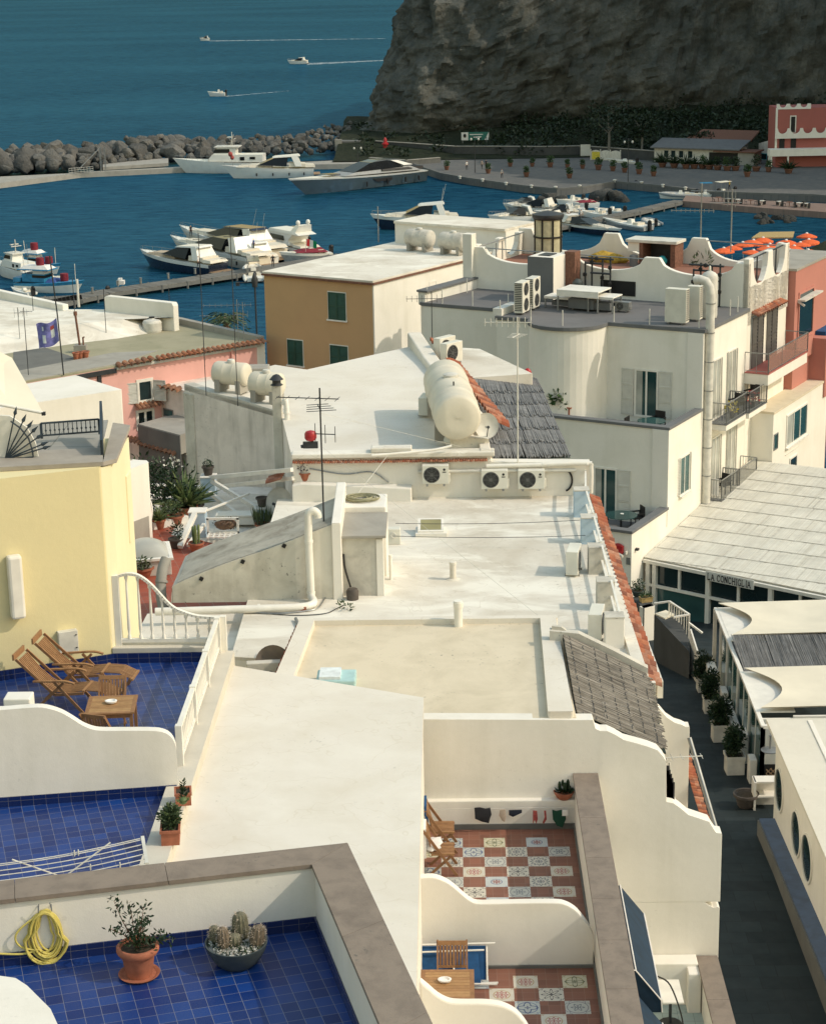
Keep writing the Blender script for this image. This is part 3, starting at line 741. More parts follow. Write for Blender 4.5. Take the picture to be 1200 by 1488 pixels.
b=B();b.wall(tq[1],tq[0],[(0,zP+1.55),(.15,zP+1.62),((tq[0]-tq[1]).length-.1,zP+1.58),((tq[0]-tq[1]).length,zP+1.4)],.45,zb=6);b.wall(tq[4],tq[2],[(0,zP+1.25),((tq[2]-tq[4]).length,zP+1.1)],.4,zb=6)
b.wall(tq[2],tq[1],[(0,zP+.8),((tq[1]-tq[2]).length,zP+.8)],.3,zb=6);b.build('parapet','white_plaster',pk,bev=.04)
b=B();b.prism([Vc(Z(*q,zP)[:2]) for q in [(20,508),(60,503),(110,520),(102,528),(20,540)]],zP,zP+.012);b.build('dark_patch','dark_concrete',pk)  # thin dark sheet over the left part of the mossy roof
b=B();b.prism([Vc(Z(*q,zP)[:2]) for q in [(20,541),(165,513),(230,510),(172,529),(-30,566)]],zP,zP+.03);b.build('screed_strip','concrete',pk)
tile_strip(pk,(*(A['mid']+Vc((-.1,0))),zP+.05),(*(A['mid']+(A['fr']-A['mid'])*.235),zP+.12),.45,.12,6,'roof_tile_old')
tile_strip(pk,(*(A['mid']+(A['fr']-A['mid'])*.25),zP+.1),(*(A['fr']),zP+.1),.45,.12,22,'roof_tile_old')
b=B(facade(A['mid'],A['fr']));b.box(-.1,LL*.97,-.12,.02,zP-.22,zP-.1);b.build('gutter','off_white',pk)
b=B(facade(A['fl'],A['mid']));L3=(A['mid']-A['fl']).length;b.box(L3-6.5,L3-.1,-.14,.0,zP-.35,zP-.12);b.box(L3-1.2,L3-1.0,-.1,.0,zP-2,zP-.3);b.build('gutter','dark_metal',pk)
b=B(facade(A['mid'],A['fr']));s,z=PL(336,510,A['mid'],A['fr']);b.tube([(s,-.08,zP-.15),(s,-.08,zP-1.6)],.06);b.build('downpipe','pink_plaster',pk)
w,m,q=window(pk,A['mid'],A['fr'],(202,556,220,579),'glass_dark','white_paint',.16,0)
shutter(w,m,q[0]-.95,q[0]-.15,q[2]-.1,q[3]+.05,'white_shutter',-.12,-.25,1);shutter(w,m,q[1]+.1,q[1]+.8,q[2]-.1,q[3]+.05,'white_shutter',-.12,-1.0,0)
s0,z0=PL(195,590,A['mid'],A['fr']);s1,_=PL(231,583,A['mid'],A['fr']);mm=facade(A['mid'],A['fr'])
tile_strip(pk,mm @ Vc((s0,0,z0+.1)),mm @ Vc((s1,0,z0+.1)),.5,.2,6,'roof_tile_old','awning_tiles')
window(pk,A['mid'],A['fr'],(201,600,222,618),'glass_dark','white_paint',.14,1)
wg=thing('courtyard_wing','purple grey courtyard wing with a tiled eave between pink and grey walls','house',(*A['mid'],12))
wa,wb=[Vc(Z(*q,20.6)[:2]) for q in ((227,558),(266,567))]
b=B();b.wall(wa,wb,[(0,20.6),((wb-wa).length+.6,20.6)],3.,zb=12);b.build('wall','grey_plaster',wg);tile_strip(wg,(*wa,20.65),(*wb,20.65),.4,.1,5,'roof_tile_old')
window(wg,wa,wb,(239,594,252,606),'glass_teal','grey_metal',.05,0)
lw=[Vc(Z(*q,19.2)[:2]) for q in ((201,616),(262,632),(290,622),(262,602),(240,605))]
lo=thing('low_roof','flat concrete roof with mossy fascia above a row of old tiles','roof',(*lw[0],15));b=B();b.prism(lw,18.2,19.2);b.build('slab','concrete',lo)
b=B();b.wall(lw[0]+Vc((-.02,-.06)),lw[1]+Vc((-.02,-.06)),[(0,19.16),((lw[1]-lw[0]).length,19.16)],.05,zb=15);b.build('fascia','dark_concrete',lo)
ta,tb=Z(211,640,18.3),Z(263,655,18.3);tile_strip(lo,ta,tb,.5,.16,9,'roof_tile_old');ta,tb=Z(184,634,18.4),Z(210,638,18.4);tile_strip(lo,ta,tb,.5,.16,5,'roof_tile_old')
b=B();wa2,wb2=Vc(Z(184,640,18.)[:2]),Vc(Z(275,662,18.)[:2]);b.wall(wa2,wb2,[(0,18.),((wb2-wa2).length,18.)],.4,zb=12);b.build('wall','grey_plaster',lo)
zU=28.5
up=[(425,665),(713,661),(703,607),(612,500),(446,537),(400,526),(268,561),(409,602)]
uz=[28.45,28.45,28.5,28.5,28.5,28.4,28.5,28.5]
ub=[Vc(Z(*q,zU)[:2]) for q in up]
uh=thing('white_house','white house with a broad cream roof, orange tile trim and a large lying tank','house',(ub[0].x,ub[0].y,17))
b=B();b.prism(ub,16,zU-.1);b.build('wall','grey_plaster',uh)
b=B();b.prism(ub,zU-.1,uz);b.build('roof','smooth_roof',uh)
yf=ub[0].y;xL,xR=ub[0].x,Y(857,665,yf).x
def fz(px,py): v=Y(px,py,yf);return v.x,v.z
b=B();b.wall((xL,yf-.03),(xR,yf-.03),[(0,zU-.14),(ub[1].x-xL,zU-.14),(ub[1].x-xL+.02,zU-.18),(xR-xL,zU-.24)],.35,zb=16);b.build('front_wall','clean_plaster',uh,bev=.02)
b=B();b.box(xL-.02,ub[1].x+.1,yf-.12,yf+.35,zU-.02,zU+.12);b.build('eave_slab','roof_white',uh,bev=.03)
b=B();b.box(xL+2.2,ub[1].x-2.2,yf-.1,yf+.3,zU+.122,zU+.26);b.build('eave_step','roof_white',uh,bev=.03)
tile_strip(uh,(xL,yf-.03,zU-.1),(ub[1].x-.1,yf-.03,zU-.1),.16,.03,78,'roof_tile','tile_trim')
ra,rb=ub[3],ub[2]
b=B();b.wall(rb,ra,[(0,zU+.12),((ra-rb).length*.7,zU+.25),((ra-rb).length,zU+.45)],.5,zb=zU-.3);b.build('ridge_wall','smooth_roof',uh,bev=.05)
tile_strip(uh,(*(ra+Vc((.3,.2))),zU+.1),(*(rb+Vc((.25,-.3))),zU+.0),-.5,.25,26,'roof_tile','tile_edge')
b=B();q1,q2=Vc((ub[2].x,ub[2].y)),Vc((ub[1].x,ub[1].y));b.wall(q2,q1,[(0,zU+.15),((q1-q2).length,zU+.15)],.3,zb=zU-.4);b.build('parapet','smooth_roof',uh,bev=.03)
b=B();la,lb_=ub[6],ub[7];b.wall(la,lb_,[(0,zU+.08),(1.5,zU+.05),(3.,zU+.1),((lb_-la).length,zU+.06)],.35,zb=zU-.15);b.build('wall_coping','flaked_plaster',uh,bev=.02)
lm=facade(la,lb_)
b=B(lm);b.box(-.02,.55,-.05,.1,17,zU-.2);b.build('corner_pilaster','aged_plaster',uh,bev=.02)
zL=27.3
lr=[(-4.9,39.45),(4.15,37.6),(4.05,41),(3.95,46),(3.78,yf-.02),(-4.95,yf-.02)]
lh=thing('low_white_house','low white house with a long stained flat roof beside the alley','house',(0,42,16))
b=B();b.prism(lr,15,zL-.08);b.build('wall','white_plaster',lh);b=B();b.prism([(q[0]-.01,q[1]) for q in lr],zL-.08,zL);b.build('roof','roof_white',lh)
tile_strip(lh,(3.74,yf-.4,zL+.1),(3.98,37.7,zL-.0),-.29,.12,44,'roof_tile','tile_edge')
b=B();b.wall((4.34,38.),(4.16,45.),[(0,zL-.12),(7,zL-.12)],.12,zb=zL-.5);b.build('gutter','white_plaster',lh)
b=B();b.wall((3.5,37.7),(3.5,38.),[(0,zL),(.3,zL)],.3,zb=zL-.1)
b=B();b.prism([(3.55,yf-.3),(3.76,yf-.3),(4.0,37.7),(3.74,37.7)],zL-.05,zL+.13);b.build('edge_kerb','roof_white',lh,bev=.03)
zM=28.
mr=[(-3.2,34.05),(2.28,34.05),(2.2,39.42),(-3.45,39.42)]
mh=thing('buff_roof_house','white house with buff walled-in flat roof between sloping roof and reed canopy','house',(0,34.1,17))
b=B();b.prism(mr,16,zM-.06);b.build('wall','white_plaster',mh);b=B();b.prism([(q[0]*.99,q[1]+.01) for q in mr],zM-.06,zM+.0);b.build('roof','roof_buff',mh)
b=B();b.prism([(-3.75,34.3),(-3.35,34.3),(-3.05,39.4),(-3.38,39.4)],zM-.5,zM+.16);b.prism([(1.72,34.04),(2.2,34.04),(2.16,39.42),(1.82,39.42)],zM-.3,zM+.14);b.prism([(-3.1,39.42),(2.2,39.42),(2.2,39.62),(-3.1,39.62)],zM-.9,zM+.12)
b.build('parapet','smooth_roof',mh,bev=.04)
tile_strip(mh,(-3.82,34.3,zM+.0),(-3.45,39.35,zM+.0),.34,.14,22,'roof_tile','tile_edge')
b=B();c0=Z(455,996,zM);b.box(-2.78,-2.0,35.6,36.25,zM-.02,zM+.2);b.build('roof_hatch','aqua_paint',mh,bev=.03)
b=B();b.box(-2.72,-2.3,35.66,36.2,zM+.2,zM+.26);b.build('hatch_foam','foam',mh)
gp=[(612,1045),(835,1046),(861,1046),(865,1059),(872,1062),(882,1062),(893,1067),(906,1075),(925,1080),(942,1085),(955,1090),(963,1099),(966,1104),(967.5,1106),(968,1165),(978,1167),(988,1174),(1000,1184),(1015,1189),(1030,1194),(1036,1204),(1040,1210),(1048,1211),(1048.5,1213)]
gy=33.98;gq=[Y(x,y,gy) for x,y in gp]
b=B();b.wall((gq[0].x,gy),(gq[0].x+10,gy),[(v.x-gq[0].x,v.z) for v in gq],.32,zb=24.15);xg=gq[-1].x
n2=[(Y(x,y,gy).x,Y(x,y,gy).z) for x,y in [(1012,1309),(1022,1310),(1030,1316),(1036,1319),(1042,1318),(1045,1319)]]
b.wall((gq[0].x,gy+.004),(gq[0].x+10,gy+.004),[(2.0,24.15),(n2[0][0]-gq[0].x,24.15)]+[(x-gq[0].x,z) for x,z in n2],.31,zb=18.);b.build('gable_wall','clean_plaster',mh,bev=.025)
b=B();b.box(-.66,2.3,33.86,34.02,22,26.39);b.build('ledge','clean_plaster',mh,bev=.02)
g2=[(948,1024),(958,1030),(968,1042),(980,1050),(990,1053),(996,1056),(1001,1056),(1001.5,1058)]
v2=[Y(x,y,38.) for x,y in g2]
b=B();b.wall((2.6,38.),(9,38.),[(0,zM-.3),(v2[0].x-2.65,v2[0].z+.2)]+[(v.x-2.6,v.z) for v in v2],.28,zb=18.5);b.build('scalloped_wall','clean_plaster',mh,bev=.025)
zC=28.7
wr=[(-4.40,35.42),(-.64,33.66),(-.60,19.2),(-1.2,19.2),(-4.62,26.9),(-4.62,27.2)]
sr=thing('plain_roof_house','low house with large plain cream roof between blue terraces and tiled terraces','house',(-2.5,27,17))
b=B();b.prism([wr[0],wr[1],wr[2],(-4.7,19.2)],17,[28.5,28.3,28.3,28.5]);b.build('wall','clean_plaster',sr)
b=B();b.prism([(q[0],q[1]) for q in (wr[0],(-.62,33.66),(-.58,19.2),(-4.68,19.2))],[28.5,28.3,28.3,28.5],[28.62,28.6,28.6,28.62]);b.build('roof','smooth_roof',sr,bev=.04)
L1,L2_=Vc((-10.6,27.72)),Vc((-4.62,29.22))
tb_=[(-13,24.5),(-4.9,24.5),(-4.78,27.),(-4.72,30.2),(-4.68,35.5),(-6.74,35.46),(-13,33.5)]
bt=thing('blue_terrace','terrace floored with glossy blue tiles and split by a curved white wall','terrace',(-7,30,24))
b=B();b.prism(tb_,20,zC-.02);b.build('terrace_wall','clean_plaster',bt)
b=B();b.prism(tb_,zC-.02,zC);b.build('tiled_floor','blue_tile',bt)
b=B();b.prism([(-4.82,24.5),(-4.42,24.5),(-4.36,35.6),(-4.78,35.6)],zC-.5,zC+.16);b.build('edge_slab','marble',bt,bev=.012)
wa,wb=Z(23,1171,zC),Z(258,1154,zC)
wp=[(-420,1040),(-40,1031),(23,1028),(55,1026),(72,1028),(90,1034),(106,1043),(120,1052),(135,1058),(150,1060),(180,1060),(215,1060),(232,1061),(244,1065),(252,1073),(256,1084),(257,1098),(258,1112)]
pr=[PL(x,y+2,wa,wb) for x,y in wp]
b=B();b.wall(wa,wb,smooth_line(pr,3),.17,zb=zC-.01);b.build('curved_wall','clean_plaster',bt,bev=.03)
e=(wb-wa);e.z=0;e.normalize();n=Vc((-e.y,e.x,0))
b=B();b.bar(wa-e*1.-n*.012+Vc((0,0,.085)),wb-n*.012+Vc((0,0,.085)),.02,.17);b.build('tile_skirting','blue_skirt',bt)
yl,yr=Z(-20,992,zC),Z(160,974.5,zC);yr=Vc((-6.70,35.42,zC))
e2=(yr-yl);e2.z=0;e2.normalize()
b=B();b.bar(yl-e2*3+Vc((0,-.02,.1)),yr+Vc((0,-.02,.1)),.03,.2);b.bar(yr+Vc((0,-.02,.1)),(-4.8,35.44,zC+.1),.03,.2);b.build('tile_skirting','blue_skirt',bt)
b=B();b.box(-6.74,-4.72,35.44,35.8,zC-.3,zC+.3);b.build('plinth','marble',bt,bev=.015)
b=B();c=Y(34,1011,29.5);b.box(c.x-.3,c.x+.14,29.35,29.7,zC,c.z);b.build('pillar','clean_plaster',bt,bev=.02)
yb=thing('yellow_building','pale yellow building with stone capped roof terrace beside the blue terrace','house',(-7.5,36,20))
yA,yB=Vc((yl.x,yl.y))-Vc((e2.x,e2.y))*4,Vc((-6.74,35.46));zy=32.67
mY=facade(yA,yB);LY=(yB-yA).length
b=B();nY=Vc((-(yB-yA).normalized().y,(yB-yA).normalized().x));yC=yB+Vc((-.12,2.25));b.prism([yA,yB,yC,yA+nY*6],20,zy);b.build('wall','yellow_plaster',yb,bev=.03)
zc=32.76
ct=[Vc(Z(*q,zc)[:2]) for q in ((-520,707),(150,671),(166,640),(163,634),(150,634),(146,650),(-520,685))]
b=B();b.prism([ct[0],ct[1],ct[4],ct[5],ct[6]],zy,zc);b.prism([ct[1]+Vc((.0,0)),ct[1]+Vc((.22,.25)),ct[2]+Vc((.12,1.3)),ct[4]+Vc((-.0,1.2))],zy-.003,zc-.003);b.build('cap','cap_pale',yb,bev=.012)
b=B();ta_=Vc(Z(-60,645,zc-.15)[:2]);tb2=Vc(Z(146,632,zc-.15)[:2]);b.prism([ct[6],ct[5],tb2+Vc((0,1.)),ta_+Vc((0,1.))],zy-.02,zy+.02);b.build('terrace_floor','slab_tile',yb)
b=B();b.prism([yB+Vc((.0,.03)),yB+Vc((.16,.25)),yB+Vc((.16,2.4)),yB+Vc((-.1,2.3))],20,zy-.02);b.build('side_wall','yellow_sunlit',yb)
f1=[Y(x,y,37.4) for x,y in ((170,640),(187,688),(183,742),(180,806))]
b=B();b.box(f1[0].x-.45,f1[1].x,37.2,37.7,30.6,f1[1].z);b.box(f1[0].x-.45,f1[1].x-.1,37.15,37.7,f1[3].z,30.62);b.build('stair_fin','yellow_sunlit',yb,bev=.02)
b=B();b.box(f1[0].x-.2,f1[1].x-.05,37.1,37.3,f1[2].z-.03,f1[2].z+.05);b.build('fin_ledge','concrete',yb)
b=B(mY);s,z=PL(98,930,yA,yB);b.box(s-.19,s+.19,-.14,0,z-.22,z+.22);bx=b.build('meter_box','off_white',yb,bev=.012)
b=B(mY);b.lathe([(.02,0),(.02,.01)],8,(s+.15,-.15,z+.13));b.lathe([(.02,0),(.02,.01)],8,(s+.15,-.15,z-.13));b.build('lock','black',bx)
b=B(mY);s0,z1=PL(8,806,yA,yB);s1,z0=PL(36,894,yA,yB);b.box(s0,s1,-.22,0,z0,z1);b.build('niche_hood','white_paint',yb,bev=.05)
def baluster_rail(name,a,b_,h,n,mat,label,post=.02,low=.12,knob=True,cat='railing',rails=(.03,.05)):
    a,b_=Vc(a),Vc(b_);r=thing(name,label,cat,a)
    q=B();q.bar(a+Vc((0,0,h)),b_+Vc((0,0,h)),.05,.03);q.build('top_rail',mat,r)
    q=B();q.bar(a+Vc((0,0,low)),b_+Vc((0,0,low)),.04,.03);q.build('bottom_rail',mat,r)
    for i in range(n+1):
        c=a.lerp(b_,i/n);q=B();en=i in (0,n)
        if en: q.bar(c,c+Vc((0,0,h)),.045,.045)
        elif knob: q.lathe([(post*.4,low),(post*.4,h*.42),(post*1.1,h*.5),(post*.4,h*.58),(post*.4,h)],8,c)
        else: q.tube([c+Vc((0,0,low)),c+Vc((0,0,h))],post*.4,6)
        q.build('post' if en else 'baluster',mat,r)
    return r
ra_,rb_=Z(63,645,zc-.1),Z(150,641,zc-.1)
r1=VZ((-7.2,37.6),610)
ia=Vc((-8.55,37.2,zy));ib=Vc((-6.98,37.5,zy))
hh=VZ((ib.x,ib.y),609)-zy
baluster_rail('iron_railing',(Y(62,645,37.3).x,37.3,zy+.12),(Y(146,640,37.6).x,37.6,zy+.12),VZ((Y(146,640,37.6).x,37.6),609)-zy-.12,13,'iron','dark iron railing with knotted bars along the yellow roof terrace',.022,.06)
q1=Vc((Y(149,640,37.6).x+.02,37.6,zy+.12));q2=Vc((Y(141,655,35.9).x+.08,36.0,zc))
b=B();b.bar(q1+Vc((0,0,.48)),q2+Vc((0,0,.1)),.05,.45);put('metal_screen','iron',b,'flat blue grey metal panel closing the side of the yellow roof terrace','panel')
g=thing('spike_fan','fan shaped dark iron grille with spear points on the yellow roof terrace','grille',(*Z(20,668,zc)[:2],zc))
yq=Z(20,672,zc).y+.35
cF=Y(8,668,yq);
def fanp(px,py): return Y(px,py,yq)
b=B()
for ex,ey in [(44,602),(58,612),(66,620),(72,627),(79,636),(85,646),(88,651)]:
    e_=fanp(ex-22 if ex < 50 else ex-24,ey);b.tube([cF,e_],.014,5);d=(e_-cF).normalized();b.tube([e_-d*.02,e_+d*.02,e_+d*.16],[.014,.04,.002],5)
b.build('spike','iron',g)
b=B();b.tube([fanp(*q) for q in [(16,612),(30,622),(42,637),(47,652),(49,664)]],.016,6);b.tube([fanp(8,668),fanp(49,664)],.016,6);b.build('hoop','iron',g)
b=B();fp=[fanp(*q)+Vc((0,.07,0)) for q in [(-10,670),(55,665),(51,645),(38,622),(14,606),(-10,604)]];b.add(fp+[v+Vc((0,.05,0)) for v in fp],[tuple(range(6)),tuple(range(11,5,-1))]+[(i,6+i,6+(i+1) % 6,(i+1) % 6) for i in range(6)]);b.build('backing_panel','white_paint',g)
aw=thing('awning','white cloth awning with slanting edge at the left above the iron fan','awning',(*Z(30,560,34)[:2],33))
ya=37.8
tri=[Y(-60,480,ya+1.6),Y(18,520,ya+1.5),Y(63,599,ya),Y(22,591,ya),Y(-60,575,ya)]
b=B();b.add(tri+[v-Vc((0,0,.05)) for v in tri],[tuple(range(5)),tuple(range(9,4,-1))]+[(i,5+i,5+(i+1) % 5,(i+1) % 5) for i in range(5)]);b.build('cloth','sail_cloth',aw)
b=B();b.tube([Y(-60,577,ya-.05),Y(22,592,ya-.05),Y(63,600,ya-.05)],.03,8);b.build('front_bar','white_paint',aw);b=B();b.cb(Y(64,601,ya-.05),.07,.07,.07);b.build('end_cap','dark_metal',aw)
zb_=29.5
wbk=[Vc(Z(*q,zb_)[:2]) for q in ((-60,600),(25,582),(178,566),(110,546),(-60,575))]
b=B();bq=[Vc(Z(*q,zb_)[:2]) for q in ((-20,596),(178,566),(110,545),(-20,568))]
blk=thing('white_block','windowless white house block with plain flat roof behind the yellow building','house',(bq[1].x,bq[1].y,18));b.prism(bq,17,zb_);b.build('wall','clean_plaster',blk,bev=.05)
zb2=28.5
l2=[Vc(Z(*q,zb2)[:2]) for q in ((150,690),(196,668),(216,668),(219,690),(160,735))]
lx=[Z(219,668,zb2),Z(152,700,zb2)]
lb=thing('white_annex','small white annex with rounded corner, bare stone coping and peeling foot','house',(lx[0].x,lx[0].y,20))
fp=[(lx[0].x,lx[0].y-.3),(lx[0].x-.1,lx[0].y-.06),(lx[0].x-.35,lx[0].y),(lx[0].x-2.6,lx[0].y+1.2),(lx[0].x-3.4,lx[0].y-.5),(lx[0].x-1.2,lx[0].y-2.3)]
b=B();b.prism(fp,19,zb2);b.build('wall','white_plaster',lb,bev=.06)
b=B();b.prism([(lx[0].x-.5,lx[0].y-.02),(lx[0].x-2.5,lx[0].y+1.05),(lx[0].x-2.7,lx[0].y+.75),(lx[0].x-.9,lx[0].y-.2)],zb2,zb2+.03);b.build('coping','concrete',lb)
a_,b_2=Vc(fp[5]),Vc(fp[0]);b=B(facade(a_,b_2));L_=(b_2-a_).length
s,z=PL(205,760,a_,b_2);b.box(L_-1.3,L_-.15,-.012,.01,25.4,z+.12);b.build('bare_patch','concrete',lb)
zA=30.3;zk=31.2
ca=[Vc(Z(*q,zk)[:2]) for q in ((-60,1286.5),(505,1224.5),(625,1480),(548,1480),(453,1256),(-60,1315))]
dl=(ca[2]-ca[1]).normalized();ca[2]=ca[1]+dl*7;ca[3]=ca[4]+(ca[3]-ca[4]).normalized()*7
ft=thing('tile_terrace','nearest terrace of glossy blue tiles inside a stone capped white parapet','terrace',(-3,20,26))
body=[ca[0],ca[1],ca[2],ca[3]+Vc((-7,-2)),ca[0]+Vc((0,-6))]
b=B();b.prism(body,20,zA-.02);b.build('terrace_wall','clean_plaster',ft)
b=B();b.prism(body,zA-.02,zA);b.build('tiled_floor','blue_tile',ft)
def ins(p,q,r,s,w):
    return [p+(s-p).normalized()*w,q+(r-q).normalized()*w,r+(q-r).normalized()*w,s+(p-s).normalized()*w]
b=B();b.prism(ins(ca[0],ca[1],ca[4],ca[5],.045),zA-.5,zk-.06);b.prism(ins(ca[1],ca[2],ca[3],ca[4],.045),zA-.5,zk-.06);b.build('parapet','clean_plaster',ft)
cp=thing
t1=[ca[0]+(ca[1]-ca[0])*f for f in (0,.14,.52,1)];t2=[ca[5]+(ca[4]-ca[5])*f for f in (0,.155,.585,1)]
for i in range(3):
    g_=(ca[1]-ca[0]).normalized()*.003
    b=B();b.prism([t1[i]+g_,t1[i+1]-g_,t2[i+1]-g_,t2[i]+g_],zk-.06,zk);b.build('cap_stone','stone_cap',ft,bev=.006)
t1=[ca[1]+(ca[2]-ca[1])*f for f in (0,.3,.6,1)];t2=[ca[4]+(ca[3]-ca[4])*f for f in (0,.27,.58,1)]
for i in range(3):
    g_=(ca[2]-ca[1]).normalized()*.003
    b=B();b.prism([t1[i]+g_,t1[i+1]-g_,t2[i+1]-g_,t2[i]+g_],zk-.06,zk);b.build('cap_stone','stone_cap',ft,bev=.006)
ia_,ib_=ins(ca[0],ca[1],ca[4],ca[5],.045)[3],ins(ca[0],ca[1],ca[4],ca[5],.045)[2]
d1=(ib_-ia_).normalized();nI=Vc((d1.y,-d1.x))
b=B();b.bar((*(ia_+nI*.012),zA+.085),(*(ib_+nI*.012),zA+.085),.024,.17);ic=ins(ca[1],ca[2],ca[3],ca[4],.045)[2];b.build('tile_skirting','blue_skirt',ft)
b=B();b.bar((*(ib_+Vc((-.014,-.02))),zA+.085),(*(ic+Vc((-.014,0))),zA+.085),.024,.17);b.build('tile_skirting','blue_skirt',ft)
q=[Z(23,1421,zA+.75),Z(40,1432,zA+.75),Z(58,1450,zA+.75),Z(74,1466,zA+.75),Z(85,1490,zA+.75),Z(-20,1490,zA+.75),Z(-20,1415,zA+.75)]
b=B();b.prism([v[:2] for v in q],zA-.5,zA+.75);put('stair_wall','clean_plaster',b,'rounded white wall end in the lower left corner of the nearest terrace','wall',bev=.04)
zT=25.8
tt=thing('tiled_terrace','terracotta terrace with patterned majolica tiles and curved white dividing walls','terrace',(.8,30,20))
b=B();b.box(-.66,2.62,18,33.9,17,zT-.02);b.build('terrace_wall','clean_plaster',tt)
def floor(y0,y1,ox,oy,seed):
    b=B();b.k=0;rr=random.Random(seed);s=.4;nx=8
    x=-.66;cells=[]
    i0=int((x-ox)/s)-1
    ys_=[];yy=oy
    while yy > y0: yy -=s
    ys_=[yy]
    while ys_[-1] < y1: ys_.append(ys_[-1]+s)
    xs_=[ox+s*i for i in range(-2,9)]
    last=None
    for j in range(len(ys_)-1):
        for i in range(len(xs_)-1):
            a0,a1=max(xs_[i],-.66),min(xs_[i+1],2.28);c0,c1=max(ys_[j],y0),min(ys_[j+1],y1)
            if a1-a0 < .01 or c1-c0 < .01: continue
            deco=(i+j) % 2 ==0 and xs_[i+1] < 2.1 and ys_[j+1] < y1-.18 and a1 > -.5
            k=0
            if deco:
                k=1+rr.randrange(8)
                while k ==last or (k ==4 and rr.random() < .75): k=1+rr.randrange(8)
                last=k
            fi=len(b.Fc);b.quad((a0,c0,zT),(a1,c0,zT),(a1,c1,zT),(a0,c1,zT),k=k)
            u0,u1=(a0-xs_[i])/s,(a1-xs_[i])/s;w0,w1=(c0-ys_[j])/s,(c1-ys_[j])/s;b.uv[fi]=[(u0,w0),(u1,w0),(u1,w1),(u0,w1)]
    return b
o1=Z(672,1218,zT);b=floor(28.75,33.9,o1.x,o1.y,4);b.build('tiled_floor',['terracotta_tile']+[q[0] for q in MAJ],tt)
o2=Z(745,1418,zT);b=floor(20,28.6,o2.x,o2.y,9);b.build('tiled_floor',['terracotta_tile']+[q[0] for q in MAJ],tt)
b=B();b.box(-.66,2.28,33.835,33.862,zT,zT+.11);b.box(2.2,2.226,28.76,33.84,zT,zT+.1);b.box(-.66,2.2,28.56,28.6,zT,zT+.05);b.box(2.2,2.226,20,28.6,zT,zT+.1);b.build('skirting','dark_concrete',tt)
def wavy(yw,prof,th=.16):
    P_=[Y(x,y+2,yw) for x,y in prof];b=B();b.wall((-.66,yw),(5,yw),smooth_line([(max(0.,v.x+.66),v.z) for v in P_],3),th,zb=zT-.02);return b.build('curved_wall','clean_plaster',tt,bev=.03)
wavy(28.6,[(610,1274),(628,1273),(642,1277),(655,1284),(668,1295),(680,1305),(693,1311),(720,1311),(770,1310),(805,1310),(820,1312),(835,1320),(847,1333),(856,1346),(862,1358)])
wavy(25.7,[(610,1424),(622,1434),(636,1446),(652,1454),(670,1456),(700,1456),(722,1458),(738,1463),(752,1472),(765,1488),(776,1510),(790,1540)])
b=B();b.box(2.23,2.62,18,33.98,zT-.5,26.84);b.build('parapet','clean_plaster',tt)
ysn=[33.97,32.0,30.4,28.9,27.5,26.0,22,18]
for y1,y0 in zip(ysn,ysn[1:]):
    b=B();b.box(2.19,2.67,y0+.003,y1-.003,26.84,26.9);b.build('cap_stone','stone_cap',tt,bev=.006)
zE=23.0
et=thing('lower_terrace','small lower terrace with pale blue tiles and stone capped wall by the alley','terrace',(4,31,19))
b=B();b.box(2.62,5.02,22,33.98,17,zE-.9);b.build('terrace_wall','clean_plaster',et);b=B();b.box(2.62,4.7,22,33.98,zE-.9,zE-.88);b.build('tiled_floor','grey_tile',et)
b=B();b.box(3.5,4.62,33.6,33.98,zE-.9,zE+.02);b.build('ledge','clean_plaster',et,bev=.02);b=B();b.box(4.4,4.65,33.3,33.62,zE-.9,zE-.04);b.build('pier','clean_plaster',et,bev=.02)
b=B();b.box(4.67,5.0,22,33.97,zE-.95,zE-.06);b.build('parapet','clean_plaster',et)
for y1,y0 in ((33.96,32.3),(32.3,30.4),(30.4,26),(26,22)):
    b=B();b.box(4.62,5.04,y0+.003,y1-.003,zE-.06,zE);b.build('cap_stone','stone_cap',et,bev=.006)
def ac_unit(label,loc,rz=0.,w=.78,h=.54,d=.28,group=None,fans=1,mat='plastic_white',foot='grey_metal',mark=True):
    """outdoor air conditioner; front faces local -y, origin at the middle of its base"""
    t=thing('air_conditioner',label,'air conditioner',loc,rz,group)
    b=B();b.box(-w/2,w/2,-d/2,d/2,.05,h+.05);b.build('casing',mat,t,True,.015)
    for f in range(fans):
        cz=.05+h*((f+.5)/fans);r=min(w*.33,h/fans*.42);cx=-w*.14 if fans ==1 else 0
        q=B();q.m=MT((cx,-d/2-.002,cz)) @ MR(PI/2,4,'X')
        q.lathe([(r,0),(r,.008),(r*.93,.01),(r*.93,.002),(r,0)],24);q.lathe([(r*.93,.0015),(.001,.0015)],24)
        g=q.build('fan_opening','dark_metal',t,True)
        q=B();q.m=MT((cx,-d/2-.014,cz)) @ MR(PI/2,4,'X')
        for k in range(1,5): q.lathe([(r*k*.22,0),(r*k*.22+.008,0),(r*k*.22+.008,.006),(r*k*.22,.006),(r*k*.22,0)],20)
        for k in range(8): q.bar((0,0,.003),(cos(k*PI/4)*r*.95,sin(k*PI/4)*r*.95,.003),.009,.006)
        q.build('grille','grey_metal',g,True)
    if mark:
        q=B();q.m=MT((w*.33,-d/2-.002,.05+h*.78)) @ MR(PI/2,4,'X');q.lathe([(.034,0),(.034,.004),(.016,.004),(.016,0)],14);q.box(-.05,.05,-.085,-.06,0,.003);q.build('badge','black',t,True)
    q=B();q.box(w/2,w/2+.04,-d*.3,d*.3,.1,.1+h*.4);q.build('valve_cover',mat,t,True,.01)
    for s in (-.32,.32): q=B();q.box(w*(s-.04),w*(s+.04),-d/2-.03,d/2+.03,0,.05);q.build('foot_rail',foot,t,True)
    return t
